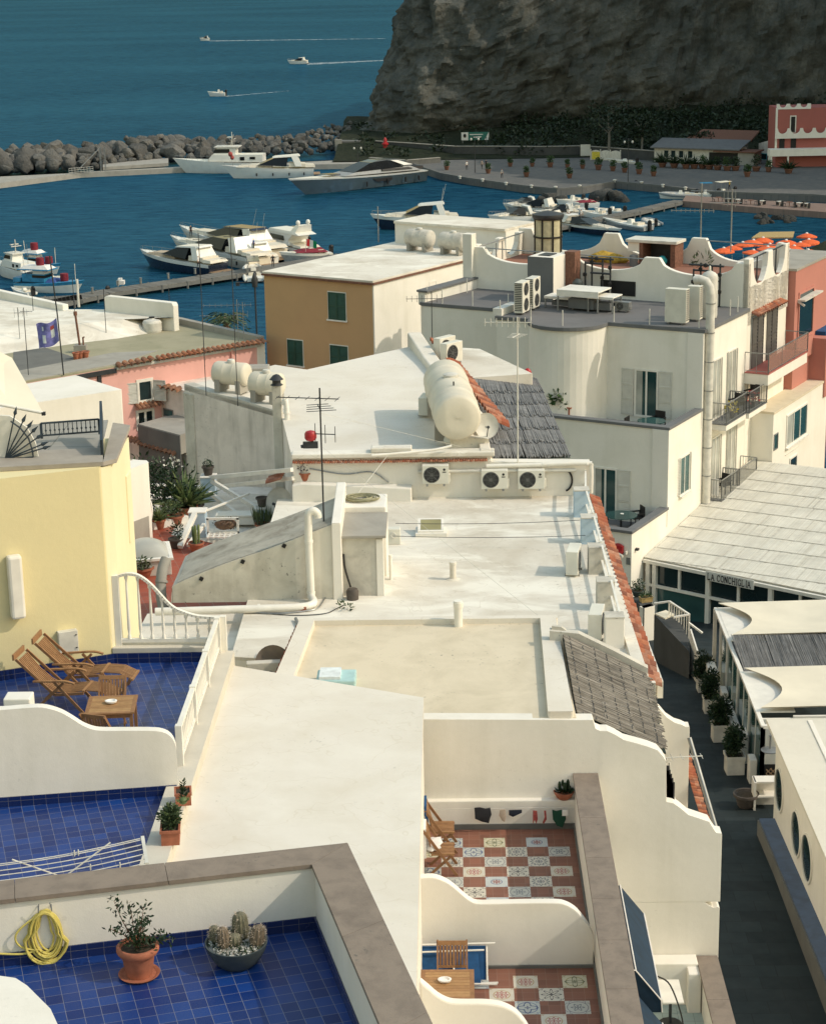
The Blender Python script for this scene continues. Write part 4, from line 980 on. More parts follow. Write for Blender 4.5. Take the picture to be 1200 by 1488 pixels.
def wire(name,label,pts,r=.012,mat='dark_metal',cat='cable',group=None,sag=0.):
    P_=[Vc(q) for q in pts]
    if sag:
        a,c=P_;P_=[a.lerp(c,i/14)-Vc((0,0,sag*4*(i/14)*(1-i/14))) for i in range(15)]
    b=B();b.tube(P_,r,5);return put(name,mat,b,label,cat,group)
def tube_thing(name,label,pts,r,mat,cat='pipe',n=10,group=None,joints=(),jr=1.18):
    b=B();b.tube(smooth_line([tuple(q) for q in pts],5) if len(pts) > 2 else pts,r,n);t=thing(name,label,cat,pts[0],0,group);b.build('pipe_run' if cat =='pipe' else 'tube',mat,t)
    for f in joints:
        k=f*(len(pts)-1);i=min(int(k),len(pts)-2);c=Vc(pts[i]).lerp(Vc(pts[i+1]),k-i);d=(Vc(pts[i+1])-Vc(pts[i])).normalized()*.03
        q=B();q.tube([c-d,c+d],r*jr,n);q.build('collar',mat,t)
    return t
def antenna(label,base,h,arms,mat='grey_metal',r=.02,group=None,name='antenna'):
    """arms: (height, direction xy, length, elements, element length, tilt)"""
    t=thing(name,label,'antenna',base,0,group);b=B();base=Vc(base);b.tube([base,base+Vc((0,0,h))],r,6);b.build('mast',mat,t)
    for z,d,L_,n,el,upv in arms:
        d=Vc((*d,0)).normalized();s=Vc((-d.y,d.x,0)) if not upv else Vc((0,0,1));q=B()
        c=base+Vc((0,0,z));q.tube([c-d*L_*.3,c+d*L_*.7],r*.6,5)
        for i in range(n):
            p=c+d*(L_*(-.28+.96*i/max(1,n-1)));l_=el*(1-.35*i/n)
            q.tube([p-s*l_/2,p+s*l_/2],r*.4,4)
        q.build('aerial',mat,t)
    return t
def dish(label,loc,face,r,mat='off_white',pole=.5,group=None):
    """satellite dish looking along `face`; loc = foot of its post"""
    t=thing('satellite_dish',label,'satellite dish',loc,0,group);loc=Vc(loc);f_=Vc(face).normalized()
    c=loc+Vc((0,0,pole));q=B();q.m=MT(c) @ f_.to_track_quat('Z','Y').to_matrix().to_4x4()
    k=[(r*i/7,.28*r*(i/7)**2) for i in range(8)];q.lathe(k+[(r*1.02,.28*r+.012)]+[(a,z-.015) for a,z in reversed(k)],28,sx=.93);q.build('reflector',mat,t)
    q=B();q.m=MT(c) @ f_.to_track_quat('Z','Y').to_matrix().to_4x4();q.tube([(0,-r*.85,.2*r),(0,-r*.25,r*.95)],.014,6);q.lathe([(.03,-.05),(.045,.05),(.02,.06)],8,(0,-r*.2,r*.98));q.build('feed_arm','dark_metal',t)
    q=B();q.tube([loc,loc+Vc((0,0,pole*.9)),c-f_*.02],.03,7);q.build('post','grey_metal',t);return t
def pot(label,loc,r,h,mat='terracotta',plant=None,group=None,square=False,rz=0.,name='plant_pot',cat='potted plant',rimw=1.12,tall=.4,n=70,lm='leaf_dark',pw=None):
    """pot with rim, soil and a plant as its child parts"""
    t=thing(name,label,cat,loc,rz,group);q=B()
    if square:
        w,d=(square if isinstance(square,tuple) else (r*2,r*2))
        for z0,z1,s in ((0,h*.82,.93),(h*.82,h,1.04)):
            a,c=w/2*s,d/2*s;q.box(-a,a,-c,-c+.03,z0,z1);q.box(-a,a,c-.03,c,z0,z1);q.box(-a,-a+.03,-c+.03,c-.03,z0,z1);q.box(a-.03,a,-c+.03,c-.03,z0,z1)
        q.box(-w*.44,w*.44,-d*.44,d*.44,.001,h*.8);q.build('pot',mat,t,True)
        s=B();s.box(-w*.43,w*.43,-d*.43,d*.43,h*.8,h*.86);s.build('soil','soil',t,True)
    else:
        q.lathe([(r*.62,0),(r*.72,h*.1),(r*.95,h*.8),(r*rimw,h*.82),(r*rimw,h),(r*.98,h),(r*.9,h*.86)],24);q.build('pot',mat,t,True)
        s=B();s.lathe([(r*.93,h*.85),(r*.5,h*.9),(.001,h*.92)],16);s.build('soil','soil',t,True)
    if plant:
        pw=pw or r*1.5;p=B()
        if plant =='bush':
            for _ in range(7):
                a=ru(0,6.28);p.cloud((cos(a)*pw*.35,sin(a)*pw*.35,h+tall*ru(.25,.6)),pw*.6,pw*.6,tall*.42,n//3,(.03+pw*.05)*(1+1.6*(pw > .5)),(.06+pw*.12)*(1+1.2*(pw > .5)),.3,None,.2)
        elif plant =='spiky':
            for i in range(n):
                a=ru(0,6.28);e=ru(.25,1.3);d=Vc((cos(a)*cos(e),sin(a)*cos(e),sin(e)));l_=tall*ru(.7,1.1);x=Vc((-d.y,d.x,0)).normalized()*pw*.05
                o=Vc((0,0,h*.9));m1=o+d*l_*.5;tip=o+d*l_-Vc((0,0,l_*.18*cos(e)))
                p.add([o-x*.6,o+x*.6,m1+x,tip,m1-x],[(0,1,2,3,4)])
        elif plant =='cactus':
            for i in range(max(3,n//20)):
                a=i*2.4;rr=r*.5*(i > 0);hh=tall*ru(.6,1.);p.tube([(cos(a)*rr,sin(a)*rr,h*.85),(cos(a)*rr*1.1,sin(a)*rr*1.1,h*.85+hh*.5),(cos(a)*rr*1.2,sin(a)*rr*1.2,h*.85+hh*.92),(cos(a)*rr*1.2,sin(a)*rr*1.2,h*.85+hh)],[r*.15,r*.19,r*.17,r*.04],9)
        elif plant =='upright':
            for i in range(n):
                a=ru(0,6.28);rr=pw*.6*math.sqrt(random.random());o=Vc((cos(a)*rr,sin(a)*rr,h*.85));p.leaf(o,(cos(a)*.15+ru(-.1,.1),sin(a)*.15+ru(-.1,.1),1),.03,tall*ru(.6,1.1))
        p.build('foliage',lm,t,True)
    return t
HO=Z(1022,475,26.);HA=R(-28);MH=MT((HO.x,HO.y,0)) @ MR(HA,4,'Z')
def hw(u,v,z=0.): return MH @ Vc((u,v,z))
ho=thing('hotel','large white hotel with grey flat roofs, a rounded bay and scalloped roof terrace','hotel',hw(-4,4,10))
bay=[(-6.35+1.78*cos(R(180+i*9)),-.35-1.72*sin(R(i*9))) for i in range(21)]
fr=[(-14.9,1.4),(-14.6,1.1),(-10.0,1.1),(-9.8,-.65),(-8.13,-.62)]+bay+[(-4.57,0),(0,0),(0,5.75),(-14.5,5.75)]
def off(pl,d):
    c=Vc((-7,3));return [tuple(Vc(q)+(Vc(q)-c).normalized()*d) for q in pl]
b=B(MH);b.prism(fr,8,25.72);b.build('upper_wall','white_plaster',ho)
b=B(MH);b.prism(off(fr,.1),25.72,25.88,0);b.build('roof_edge','grey_cap',ho,bev=.03)
b=B(MH);b.prism(off(fr,.02),25.8,25.885,0);b.build('roof','grey_roofing',ho)
b=B(MH);b.wall((-14.95,1.25),(-14.45,5.7),[(0,26.35),(4.5,26.35)],-.4,zb=25.8);b.build('roof_upstand','white_plaster',ho);b=B(MH);b.prism([(-15.02,1.2),(-14.4,1.15),(-14.0,5.72),(-14.6,5.72)],26.35,26.45)
b.build('upstand_cap','grey_cap',ho,bev=.02)
b=B(MH);b.box(-10.05,-9.6,-.55,1.3,25.88,26.2);b.build('roof_upstand','clean_plaster',ho)
b=B(MH);b.prism([(-9,-3.9),(0,-3.9),(0,.02),(-9,.02)],8,21.4,0);b.build('middle_wall','white_plaster',ho)
b=B(MH);b.prism([(-9,-3.7),(-.2,-3.7),(-.2,-.01),(-9,-.01)],21.4,21.42);b.build('terrace_floor','grey_roofing',ho)
b=B(MH);b.box(-9,-.0,-3.9,-3.65,21.4,22.22);b.box(-.25,.0,-3.65,0,21.4,22.22);b.build('terrace_parapet','white_plaster',ho)
b=B(MH);b.box(-9,.06,-3.97,-3.58,22.22,22.34);b.box(-.32,.06,-3.58,.05,22.22,22.34);b.build('parapet_cap','grey_cap',ho,bev=.012)
b=B(MH);b.prism([(-9,-7.85),(0,-7.85),(0,-3.88),(-9,-3.88)],8,17.9,0);b.build('lower_wall','white_plaster',ho)
b=B(MH);b.prism([(-9,-7.7),(-.2,-7.7),(-.2,-3.91),(-9,-3.91)],17.9,17.92);b.build('terrace_floor','grey_roofing',ho)
b=B(MH);b.box(-9,-.0,-7.85,-7.6,17.9,18.68);b.box(-.25,0,-7.6,-3.9,17.9,18.68);b.build('terrace_parapet','white_plaster',ho)
b=B(MH);b.box(-9,.06,-7.92,-7.53,18.68,18.8);b.box(-.32,.06,-7.53,-3.86,18.68,18.8);b.build('parapet_cap','grey_cap',ho,bev=.012)
for q_ in ((-.07,.0,21.42,25.7),(-3.97,-3.9,17.92,22.21)): b=B(MH);b.box(-.72,.03,*q_);b.build('corner_pilaster','clean_plaster',ho,bev=.01)
F0=hw(-10,0),hw(0,0);F39=hw(-10,-3.9),hw(0,-3.9);S0=hw(0,-10),hw(0,15)
def french(f,px,left=None,right=None):
    w,m,q=window(ho,f[0],f[1],px,'glass_green','white_paint',.09,1,name='french_door')
    wd_=(q[1]-q[0])*.62
    if left: shutter(w,m,q[0]-.12-wd_,q[0]-.12,q[2]-.05,q[3]+.06,'white_shutter',-.08,-.12,1,22,2)
    if right: shutter(w,m,q[1]+.12,q[1]+.12+wd_,q[2]-.05,q[3]+.06,'white_shutter',-.08,.1,0,22,2)
french(F0,(924.5,538,953,605),1,1);french(F39,(865,680,893.5,748),0,1)
w,m,q=window(ho,S0[0],S0[1],(987.5,667,999,711),'glass_teal','white_paint',.06,1,sur=.06)
shutter(w,m,q[0]-.62,q[0]-.08,q[2],q[3]+.05,'white_shutter',-.08,-.5,1,14);shutter(w,m,q[1]+.08,q[1]+.62,q[2],q[3]+.05,'white_shutter',-.08,.35,0,14)
for v0,z0,z1 in ((1.2,21.5,24.2),(3.2,21.5,24.25),(1.35,18.0,20.6),(3.4,18,20.6)):
    w,m,q=window(ho,S0[0],S0[1],None,'curtain_glass','white_paint',.07,1,rect=(10+v0,10+v0+.95,z0+.05,z1),name='french_door')
    shutter(w,m,q[0]-.55,q[0]-.1,z0+.05,z1+.03,'white_shutter',-.1,-1.1,1,20,2);shutter(w,m,q[1]+.1,q[1]+.55,z0+.05,z1+.03,'white_shutter',-.1,1.0,0,20,2)
zf=26.85
b=B(MH);b.prism([(-14.45,5.72),(-.0,5.72),(-.0,11.3),(-14.45,11.3)],8,zf-.02);b.build('block_wall','white_plaster',ho)
b=B(MH);b.box(-14.4,-.05,5.75,11.2,zf-.02,zf);b.build('terrace_floor','terracotta_floor',ho)
def scallop(L_,peaks,zt,zl,pw):
    """profile along L_: flat tops of width pw at peaks, dips to zl between"""
    o=[]
    for i,p in enumerate(peaks):
        a,c=max(0,p-pw/2),min(L_,p+pw/2);o +=[(a,zt),(c,zt)]
        if i < len(peaks)-1:
            n_=peaks[i+1]-pw/2;mid=(c+n_)/2;hwd=(n_-c)/2
            for k in range(1,16):
                t=-1+2*k/16;o.append((mid+hwd*t,zl+(zt-zl)*(1-math.sqrt(max(0,1-abs(t)**2.0)))))
    return o
b=B(MH);b.wall((-14.45,5.7),(0,5.7),scallop(14.45,[.35,5.3,9.65,14.2],27.95,27.25,.75),.28,zb=25.5);b.build('scalloped_parapet','white_plaster',ho,bev=.03)
b=B(MH);b.wall((-14.45,11.2),(0,11.2),scallop(14.45,[.35,5.2,9.9,14.3],28.15,27.1,.75),.28,zb=26);b.build('scalloped_parapet','white_plaster',ho,bev=.03)
b=B(MH);b.wall((0,5.7),(0,11.5),scallop(5.8,[.28,3.0,5.5],28.15,26.75,.6),.28,zb=25);b.build('scalloped_parapet','clean_plaster',ho,bev=.03)
b=B(MH);b.wall((-14.17,5.98),(-14.17,11.2),scallop(5.22,[.2,2.7,5.0],28.0,27.0,.5),.28,zb=26);b.build('scalloped_parapet','white_plaster',ho,bev=.03)
b=B(MH);b.box(-14.7,-14.2,5.4,5.9,25.8,28.6);b.build('corner_pier','white_plaster',ho,bev=.02)
for v,v0,v1 in ((7.2,5.8,8.6),(9.9,8.8,11.1)): b=B(MH);b.bar((-.14,v0,28.05),(-.14,v1,28.1),.06,.05);b.tube([(-.14,v,26.8),(-.14,v,28.05)],.035,6);b.build('terrace_rail','dark_metal',ho)
for q_ in ([(-4.6,11.25,28.05),(-.3,11.25,28.0)],[(-9.2,5.84,27.85),(-4.8,5.84,27.85)],[(-13.9,5.84,27.9),(-9.4,5.84,27.85)],[(-14.0,5.9,27.95),(-14.0,10.9,28)],[(-13.9,7.5,zf),(-13.9,7.5,27.9)],[(-13.9,8.2,zf),(-13.9,8.2,27.9)],[(-10.6,5.85,zf),(-10.6,5.85,27.9)]): b=B(MH);b.tube(q_,.03,6);b.build('terrace_rail','grey_metal',ho)
for px in ((1092,461,1106,533),(1113.5,449,1126,520)):
    w=closed_shutters(ho,S0[0],S0[1],px,'dark_shutter',False)
a_,c_=PL(1091,453,*S0),PL(1134,429,*S0);tile_strip(ho,hw(0,a_[0]-10,25.55),hw(0,c_[0]-10,25.55),.4,.12,14,'roof_tile','tile_hood')
b=B(MH);v0=a_[0]-10;b.box(-.02,.06,v0+.05,v0+3.9,25.32,25.4);b.box(-.02,.05,v0-.02,v0+.06,22.9,25.4);b.build('door_lintel','grey_metal',ho)
def balcony(z,v0,v1,u1,mat,rail,n,th=.3,step=None):
    b=B(MH)
    b.box(-.02,u1,v0,v1,z-th,z-.03);b.build('balcony_slab','clean_plaster',ho,bev=.02)
    b=B(MH);b.box(-.01,u1+.03,v0-.03,v1+.03,z-.03,z);b.build('balcony_floor',mat,ho)
    b=B(MH);h=.95
    for a,c in (((0,v0),(u1,v0)),((u1,v0),(u1,v1)),((u1,v1),(0,v1))):
        b.bar((*a,z+h),(*c,z+h),.035,.04);b.bar((*a,z+.1),(*c,z+.1),.025,.025)
        L_=math.hypot(a[0]-c[0],a[1]-c[1]);k=max(2,int(L_*n))
        for i in range(k+1):
            t=i/k;b.bar((a[0]+(c[0]-a[0])*t,a[1]+(c[1]-a[1])*t,z-.02),(a[0]+(c[0]-a[0])*t,a[1]+(c[1]-a[1])*t,z+h),.018 if 0 < i < k else .04,.018 if 0 < i < k else .04)
    b.build('balcony_rail',rail,ho)
balcony(21.46,.95,3.55,.82,'grey_cap','grey_metal',8);balcony(21.46,3.6,6.0,.95,'grey_cap','grey_metal',8)
balcony(17.97,.75,2.9,.75,'grey_cap','grey_metal',8);balcony(17.97,2.95,5.3,.8,'grey_cap','grey_metal',8)
balcony(22.9,5.5,11.3,1.15,'rose_plaster','grey_metal',.55,.55)
b=B(MH);b.box(1.13,1.15,5.55,11.2,23.0,23.8);g_=N('net_screen');g_.out((.3,.17,.14),.8);g_.b.inputs['Alpha'].default_value=.55;b.build('balcony_screen','net_screen',ho)
b=B(MH);b.prism([(0,6.6),(1.12,6.6),(1.12,15),(0,15)],15,20.75);b.build('annex_wall','white_plaster',ho,bev=.02)
b=B(MH);b.prism([(0,6.55),(1.17,6.55),(1.17,15.05),(0,15.05)],20.75,20.86);b.build('annex_roof','roof_buff',ho,bev=.01)
A1=hw(1.12,0),hw(1.12,15)
s0,z1=PL(1137,596,*A1);s1,z0=PL(1163,617,*A1)
window(ho,A1[0],A1[1],None,'glass_green','white_paint',.09,2,sur=.1,rect=(8.6,11.6,18.75,20.2))
window(ho,A1[0],A1[1],(1124,633,1128,650),'glass_green','grey_metal',.05,0);window(ho,A1[0],A1[1],(1147,668,1155,690),'glass_dark','white_paint',.08,0)
b=B(MH);b.tube([(1.14,8.5,18.3),(1.14,10.5,18.3)],.02,5);b.build('conduit','off_white',ho)
b=B(MH);b.box(-14.5,-.1,11.3,16,8,24.);b.build('rear_wall','white_plaster',ho)
dz=[(.16,.35,15.2),(.16,.35,26.0),(.16,.35,27.35),(.10,.35,27.7),(-.08,.35,27.95),(-.35,.35,28.02),(-.6,.35,27.95)]
b=B(MH);b.tube(dz,.2,4 if False else 12);vd=thing('vent_duct','tall pale square vent duct climbing the sunny hotel wall and hooked over the roof','duct',hw(.16,.35,15.2));b.build('duct_run','off_white',vd)
for z in (16.6,17.9,19.2,20.5,21.8,23.1,24.4,25.7,27.0): b=B(MH);b.tube([(.16,.35,z-.02),(.16,.35,z+.02)],.22,12);b.build('duct_joint','grey_metal',vd)
def hthing(name,label,cat,u,v,z,group=None): return thing(name,label,cat,hw(u,v,z),HA,group)
c=hw(-.75,2.6,25.93);t=thing('upright_tank','upright white water tank with domed top beside the vent duct on the hotel roof','tank',c)
b=B();b.lathe([(.36,0),(.38,.1),(.38,1.75),(.36,1.9),(.26,2.02),(.1,2.1),(.02,2.12)],24);b.build('vessel','off_white',t,True);b=B();b.lathe([(.06,2.1),(.05,2.3),(.01,2.35)],8);b.build('valve','off_white',t,True)
def big_ac(label,u,v,rz,w=1.0,h=1.5,d=.42,group='tall air conditioners on the hotel roof'):
    t=ac_unit(label,hw(u,v,25.93),HA+rz,w,h,d,group,2,mark=False)
    b=B()
    for i in range(16): b.box(-w/2-.012,-w/2,-d*.4,d*.4,.15+i*h/17,.15+i*h/17+.04)
    b.build('side_grille','dark_metal',t,True)
big_ac('left one of two tall twin fan units standing left on the hotel roof',-9.0,.35,PI/2*1.06,.95,1.4);big_ac('right one of two tall twin fan units standing left on the hotel roof',-9.05,1.6,PI/2*1.06,.95,1.4)
big_ac('tall white unit seen from behind at the right corner of the hotel roof',-1.55,.75,PI,1.0,1.5);big_ac('slim tall unit with side slats next to the corner roof unit',-1.1,1.75,PI,.6,1.5)
t=hthing('flue_housing','tall grey and white box housing behind the twin fan units on the hotel roof','housing',-9.6,4.4,25.9);b=B();b.box(-.65,.65,-.8,.8,0,2.1);b.build('casing','clean_plaster',t,True,.02);b=B();b.box(-.67,.67,-.82,-.78,0,2.1);b.build('front_panel','grey_cap',t,True);b=B();b.box(-.3,.3,-.4,.4,2.1,2.14);b.build('vent_grille','dark_metal',t,True)
b=B(MH);b.box(-9.0,-8.45,5.0,5.65,25.9,28.1);put('flue_stack','rust',b,'dark stack with orange top leaning on the scalloped wall of the hotel roof','flue')
for i,(px,py,w,d,h) in enumerate(((817,446,1.5,.9,.55),(848,450,2.1,1.5,1.0),(878,452,1.3,1.1,.75))):
    p=Z(px,py,25.9);t=thing('roof_table',['low white slatted table, leftmost of three on the hotel roof','widest white box table, middle one of three on the hotel roof','small white table, rightmost of three on the hotel roof'][i],'table',p,HA,'white tables on the hotel roof')
    b=B();b.box(-w/2,w/2,-d/2,d/2,h-.06,h);b.box(-w/2,w/2,-d/2,-d/2+.03,h-.3 if i ==1 else h-.12,h-.06);b.build('table_top','white_paint',t,True,.01)
    for sx in (-1,1):
        for sy in (-1,1): b=B();b.cb((sx*(w/2-.05),sy*(d/2-.05),(h-.06)/2),.06,.06,h-.06);b.build('leg','grey_metal',t,True)
    b=B();b.box(-w*.3,w*.3,-d*.25,d*.3,.1,h*.55);b.build('shelf_box','grey_cap',t,True)
ac_unit('grey compressor unit at the foot of the small roof table',Z(905,452,25.92),HA,.7,.4,.35,None,1,'grey_metal',mark=False)
b=B(MH);b.box(-7.4,-5.6,5.66,5.72,26.05,26.75);put('dark_vent','black',b,'dark louvred opening low on the scalloped wall behind the roof tables','vent')
for i,(u,lab) in enumerate(((-8.1,'pipework with valves on the scalloped wall right of the flue stack'),(-2.6,'pipework with valves on the scalloped wall left of the upright tank'))):
    t=hthing('pipework',lab,'pipework',u,5.45,25.9,'valve pipework on the hotel roof');b=B()
    for x,z0,z1 in ((0,.2,1.7),(.35,.5,2.0),(.9,.2,1.9),(1.3,0,2.0)): b.tube([(x,0,z0),(x,0,z1)],.045,6)
    for z,x0,x1 in ((1.9,-.2,1.5),(1.2,.3,1.3),(1.65,0,.9)): b.tube([(x0,-.06,z),(x1,-.06,z)],.05,6)
    b.build('pipe_run','dark_metal',t,True);b=B()
    for x,z in ((0,1.1),(.35,1.7),(.9,1.0),(1.3,1.5),(1.3,.7),(.6,1.9)): b.lathe([(.03,-.1),(.1,-.06),(.1,.06),(.03,.1)],8,(x,-.06,z))
    b.build('valve','black',t,True)
b=B(MH);b.lathe([(.25,0),(.3,.3),(.25,.8),(.1,.95)],14,(-8.25,4.9,25.9));put('pump_vessel','slate_pot',b,'dark pump vessel by the pipework beside the flue stack','pump')
for i,(u,v) in enumerate(((-14.6,1.5),(-13.6,1.15),(-12.0,1.2),(-10.1,1.15),(-9.7,-.5),(-7.9,-1.0),(-6.0,-1.7),(-4.3,.1),(-2.6,.12),(-.3,.2),(-13.9,4.3),(-.1,3.6),(-.1,4.6))):
    b=B(MH);b.tube([(u,v,25.88),(u,v,26.6)],.025,6);put('rail_stub','off_white',b,'thin pale metal rail stub standing on the grey hotel roof edge','post','rail stubs on the hotel roof')
p=Z(796,371,26.95);t=thing('lantern_tower','dark round iron framed lantern tower with yellowed glass on the hotel roof terrace','lantern',p)
b=B();b.lathe([(.7,.05),(.7,1.95),(.02,1.96)],16);b.build('glass_drum','lamp_glass',t,True)
b=B();b.lathe([(.78,1.92),(.82,2.0),(.8,2.12),(.3,2.25),(.02,2.28)],16);b.build('roof_cap','dark_metal',t,True)
b=B()
for i in range(8): a=i*PI/4+.3;b.bar((.71*cos(a),.71*sin(a),0),(.71*cos(a),.71*sin(a),2),.09,.07)
for z in (.05,.98,1.9): b.lathe([(.69,z-.04),(.76,z-.04),(.76,z+.04),(.69,z+.04)],16)
b.build('iron_frame','black',t,True)
t=hthing('roof_shed','small open roof shed with white canopy and brown posts on the scalloped terrace','shed',-6.4,10.2,zf)
b=B();b.box(-1.4,1.3,-.6,.7,1.15,1.3);b.build('canopy','off_white',t,True,.02);b=B();b.box(-.7,-.5,-.5,.6,0,1.15);b.build('post','rust',t,True);b=B();b.box(.95,1.2,-.5,.6,0,1.15);b.build('post','rust',t,True);b=B();b.box(-.5,.95,.55,.65,0,1.15);b.build('back_board','dark_metal',t,True);b=B();b.box(-1.3,-.7,-.5,.6,.7,1.15);b.build('side_cupboard','clean_plaster',t,True)
b=B(MH);b.ball((-5.9,9.75,zf+.28),.26,.24,.28,10,7,nz=.2);put('bag','turq_bag',b,'turquoise bag standing in the open roof shed','bag')
b=B(MH);b.lathe([(.2,0),(.22,.5),(.18,.55),(.02,.56)],12,(-7.3,9.5,zf));put('bin','grey_cap',b,'small grey bin left of the open roof shed','bin')
b=B(MH);b.ball((-9.3,10.3,zf+.2),.7,.5,.3,14,7,nz=.5,seed=2);b.ball((-8.6,10.2,zf+.15),.6,.4,.25,12,6,nz=.5,seed=5);put('net_heap','orange_net',b,'heap of orange netting on the hotel roof terrace','net')
b=B(MH);b.cloud((-4.1,10.6,zf+.3),.5,.3,.4,60,.08,.35,.6);put('weed_tuft','leaf_olive',b,'weed tuft growing right of the roof shed on the hotel terrace','plant')
def bistro(lab,c,r=.62,chairs=(),z=.74):
    t=thing('round_table',lab,'table',c);b=B();b.lathe([(r,z-.03),(r,z),(.001,z)],26);b.build('table_top','glass_green',t,True);b=B();b.lathe([(.3,0),(.28,.04),(.05,.08),(.04,z-.03)],14);b.build('pedestal','dark_metal',t,True)
def dark_chair(lab,c,rz,mat='black',group=None):
    t=thing('armchair',lab,'chair',c,rz,group)
    b=B();b.box(-.25,.25,-.25,.25,.4,.46);b.build('seat','black',t,True,.01);b=B();b.box(-.26,.26,.22,.27,.46,.92);b.build('backrest',mat,t,True,.01)
    for s in (-1,1): b=B();b.box(s*.27-.03,s*.27+.03,-.22,.25,.6,.66);b.box(s*.27-.02,s*.27+.02,-.2,-.16,0,.6);b.box(s*.27-.02,s*.27+.02,.2,.24,0,.6);b.build('arm_frame','black',t,True)
zt=21.42;c=Z(946,611,zt+.74);bistro('round dark glass table on the upper hotel terrace outside the french door',(c.x,c.y,zt));dark_chair('dark armchair left of the round table on the upper hotel terrace',(c.x-.85,c.y-.1,zt),HA+PI/2);dark_chair('dark armchair behind the round table on the upper hotel terrace',(c.x+.35,c.y+.9,zt),HA-.2)
zt=17.92;c=Z(902,748,zt+.74);bistro('round dark glass table on the lower hotel terrace',(c.x,c.y,zt),.7);dark_chair('armchair with a white back cover at the lower terrace table',(c.x-.85,c.y+.4,zt),HA+PI/2*.8,'cloth_white');dark_chair('dark armchair right of the lower terrace table',(c.x+.75,c.y+.65,zt),HA-.8)
b=B();b.lathe([(.07,0),(.08,.03),(.05,.03)],12,(c.x+.05,c.y+.1,zt+.74));put('ashtray','cloth_white',b,'white ashtray on the round table of the lower hotel terrace','ashtray')
for lb_2,u,v,z in (('black armchair at the far end of the upper hotel balcony',.45,5.3,21.46),('black armchair in the middle of the upper hotel balcony',.45,3.2,21.46),('black armchair on the lower hotel balcony',.4,1.9,17.97)): dark_chair(lb_2,hw(u,v,z),HA-.3)
for lb_2,u,v,m_ in (('pot of pink flowers on the upper hotel balcony',.75,4.6,'cloth_red'),('pot of yellow flowers on the upper hotel balcony',.6,2.3,'sign_yellow')):
    t=thing('flower_pot',lb_2,'flower pot',hw(u,v,21.46));b=B();b.lathe([(.1,0),(.15,.3),(.17,.32)],12);b.build('pot','dark_pot',t,True);b=B();b.cloud((0,0,.5),.3,.3,.25,60,.1,.14);b.build('bloom',m_,t,True)
t=thing('towel','white towel hanging over the lower hotel balcony rail','towel',hw(.6,.95,18.6));b=B(MH);b.box(.3,.6,.76,.79,18.2,18.95);b.build('cloth','cloth_white',t)
pot('planter with rubbery green leaves on the hotel terrace beside the dark reed roof',Z(812,600,21.9),.4,.35,'terracotta','bush',None,(1.3,.4),HA,n=260,lm='leaf_mid',tall=.75,pw=.55)
b=B(MH);b.box(-5.6,-4.95,-3.6,-2.6,21.42,21.9);put('planter_plinth','clean_plaster',b,'low white plinth under the leafy planter on the hotel terrace','plinth')
FL=hw(-3,-7.85),hw(0,-7.85);mF=facade(*FL)
s,z=PL(899,796,*FL);b=B(mF);b.box(s-.22,s+.22,-.16,0,z-.2,z+.12);b.ball((s,-.08,z+.1),.22,.08,.12);put('wall_sign','red_paint',b,'dark red rounded sign on the hotel wall above the alley','sign')
s,z=PL(904,802,*FL);b=B(mF);b.tube([(s-.2,-.2,z),(s+.2,-.45,z-.05)],.06,8);b.box(s+.2,s+.25,-.2,0,z-.04,z+.1);put('wall_lamp','off_white',b,'white spotlight under the red sign on the hotel wall','lamp')
s,z=PL(923,798,*S0);b=B(facade(*S0));b.box(s-.08,s+.08,-.14,0,z-.04,z+.05);put('security_camera','dark_metal',b,'small dark camera on the sunny hotel wall near the corner','camera')
s,z=PL(913,812,*FL);b=B(mF);b.box(s-.1,s+.08,-.03,0,z-.25,z+.05);put('intercom','grey_metal',b,'grey intercom panel on the shaded hotel wall','intercom')
rd=thing('red_house','coral red house with grey roof right of the scalloped hotel parapet','house',hw(0,14,12))
b=B(MH);b.prism([(-3,11.55),(.35,11.55),(.35,17.6),(-3,17.6)],12,26.75);b.build('wall','red_plaster',rd);b=B(MH);b.prism([(-3.1,11.5),(.4,11.5),(.4,17.7),(-3.1,17.7)],26.75,26.87);b.build('roof','concrete',rd)
RF=hw(.35,9),hw(.35,22);window(rd,RF[0],RF[1],None,'rose_plaster' if False else 'glass_dark','red_plaster',.12,0,rect=(3.2,5.4,23.3,25.5))
b=B(MH);b.bar((.35,12.0,25.2),(.7,12.0,25.0),.08,.1);b.bar((.5,11.95,25.25),(.5,14.8,25.3),.5,.08);b.build('awning_frame','off_white',rd)
b=B(MH);b.box(.35,.5,11.6,14.2,22.2,23.2);b.box(.35,1.2,14.2,15.0,20,23.);b.build('terrace_wall','red_plaster',rd)
b=B(MH);b.box(.36,.9,15.0,17.5,20.8,23.2);put('blue_tarp','blue_cloth',b,'blue tarpaulin sheet beside the coral red house at the right edge','tarpaulin')
t=hthing('roof_chair','dark slatted lounger on the grey roof of the coral red house','lounger',-.9,12.4,26.87);b=B()
for i in range(5): b.bar((-.5+i*.25,-.3,.2+i*.12),(-.5+i*.25,.3,.2+i*.12),.08,.03)
b.build('slats','cloth_dark',t,True);b=B();b.bar((-.5,-.3,.2),(-.5,-.3,0),.04,.04);b.bar((.5,.3,.7),(.3,.3,0),.04,.04);b.bar((.5,-.3,.7),(.3,-.3,0),.04,.04);b.build('leg','dark_metal',t,True)
def cz_(v): return 17.28+.088*(v+6.5)
rest=thing('restaurant','restaurant with dark glass front and broad white washed reed roof below the hotel','restaurant',hw(4,-7,14))
Pc=[(0.02,-6.5),(12,-8.1),(12,6.55),(0.02,6.55)]
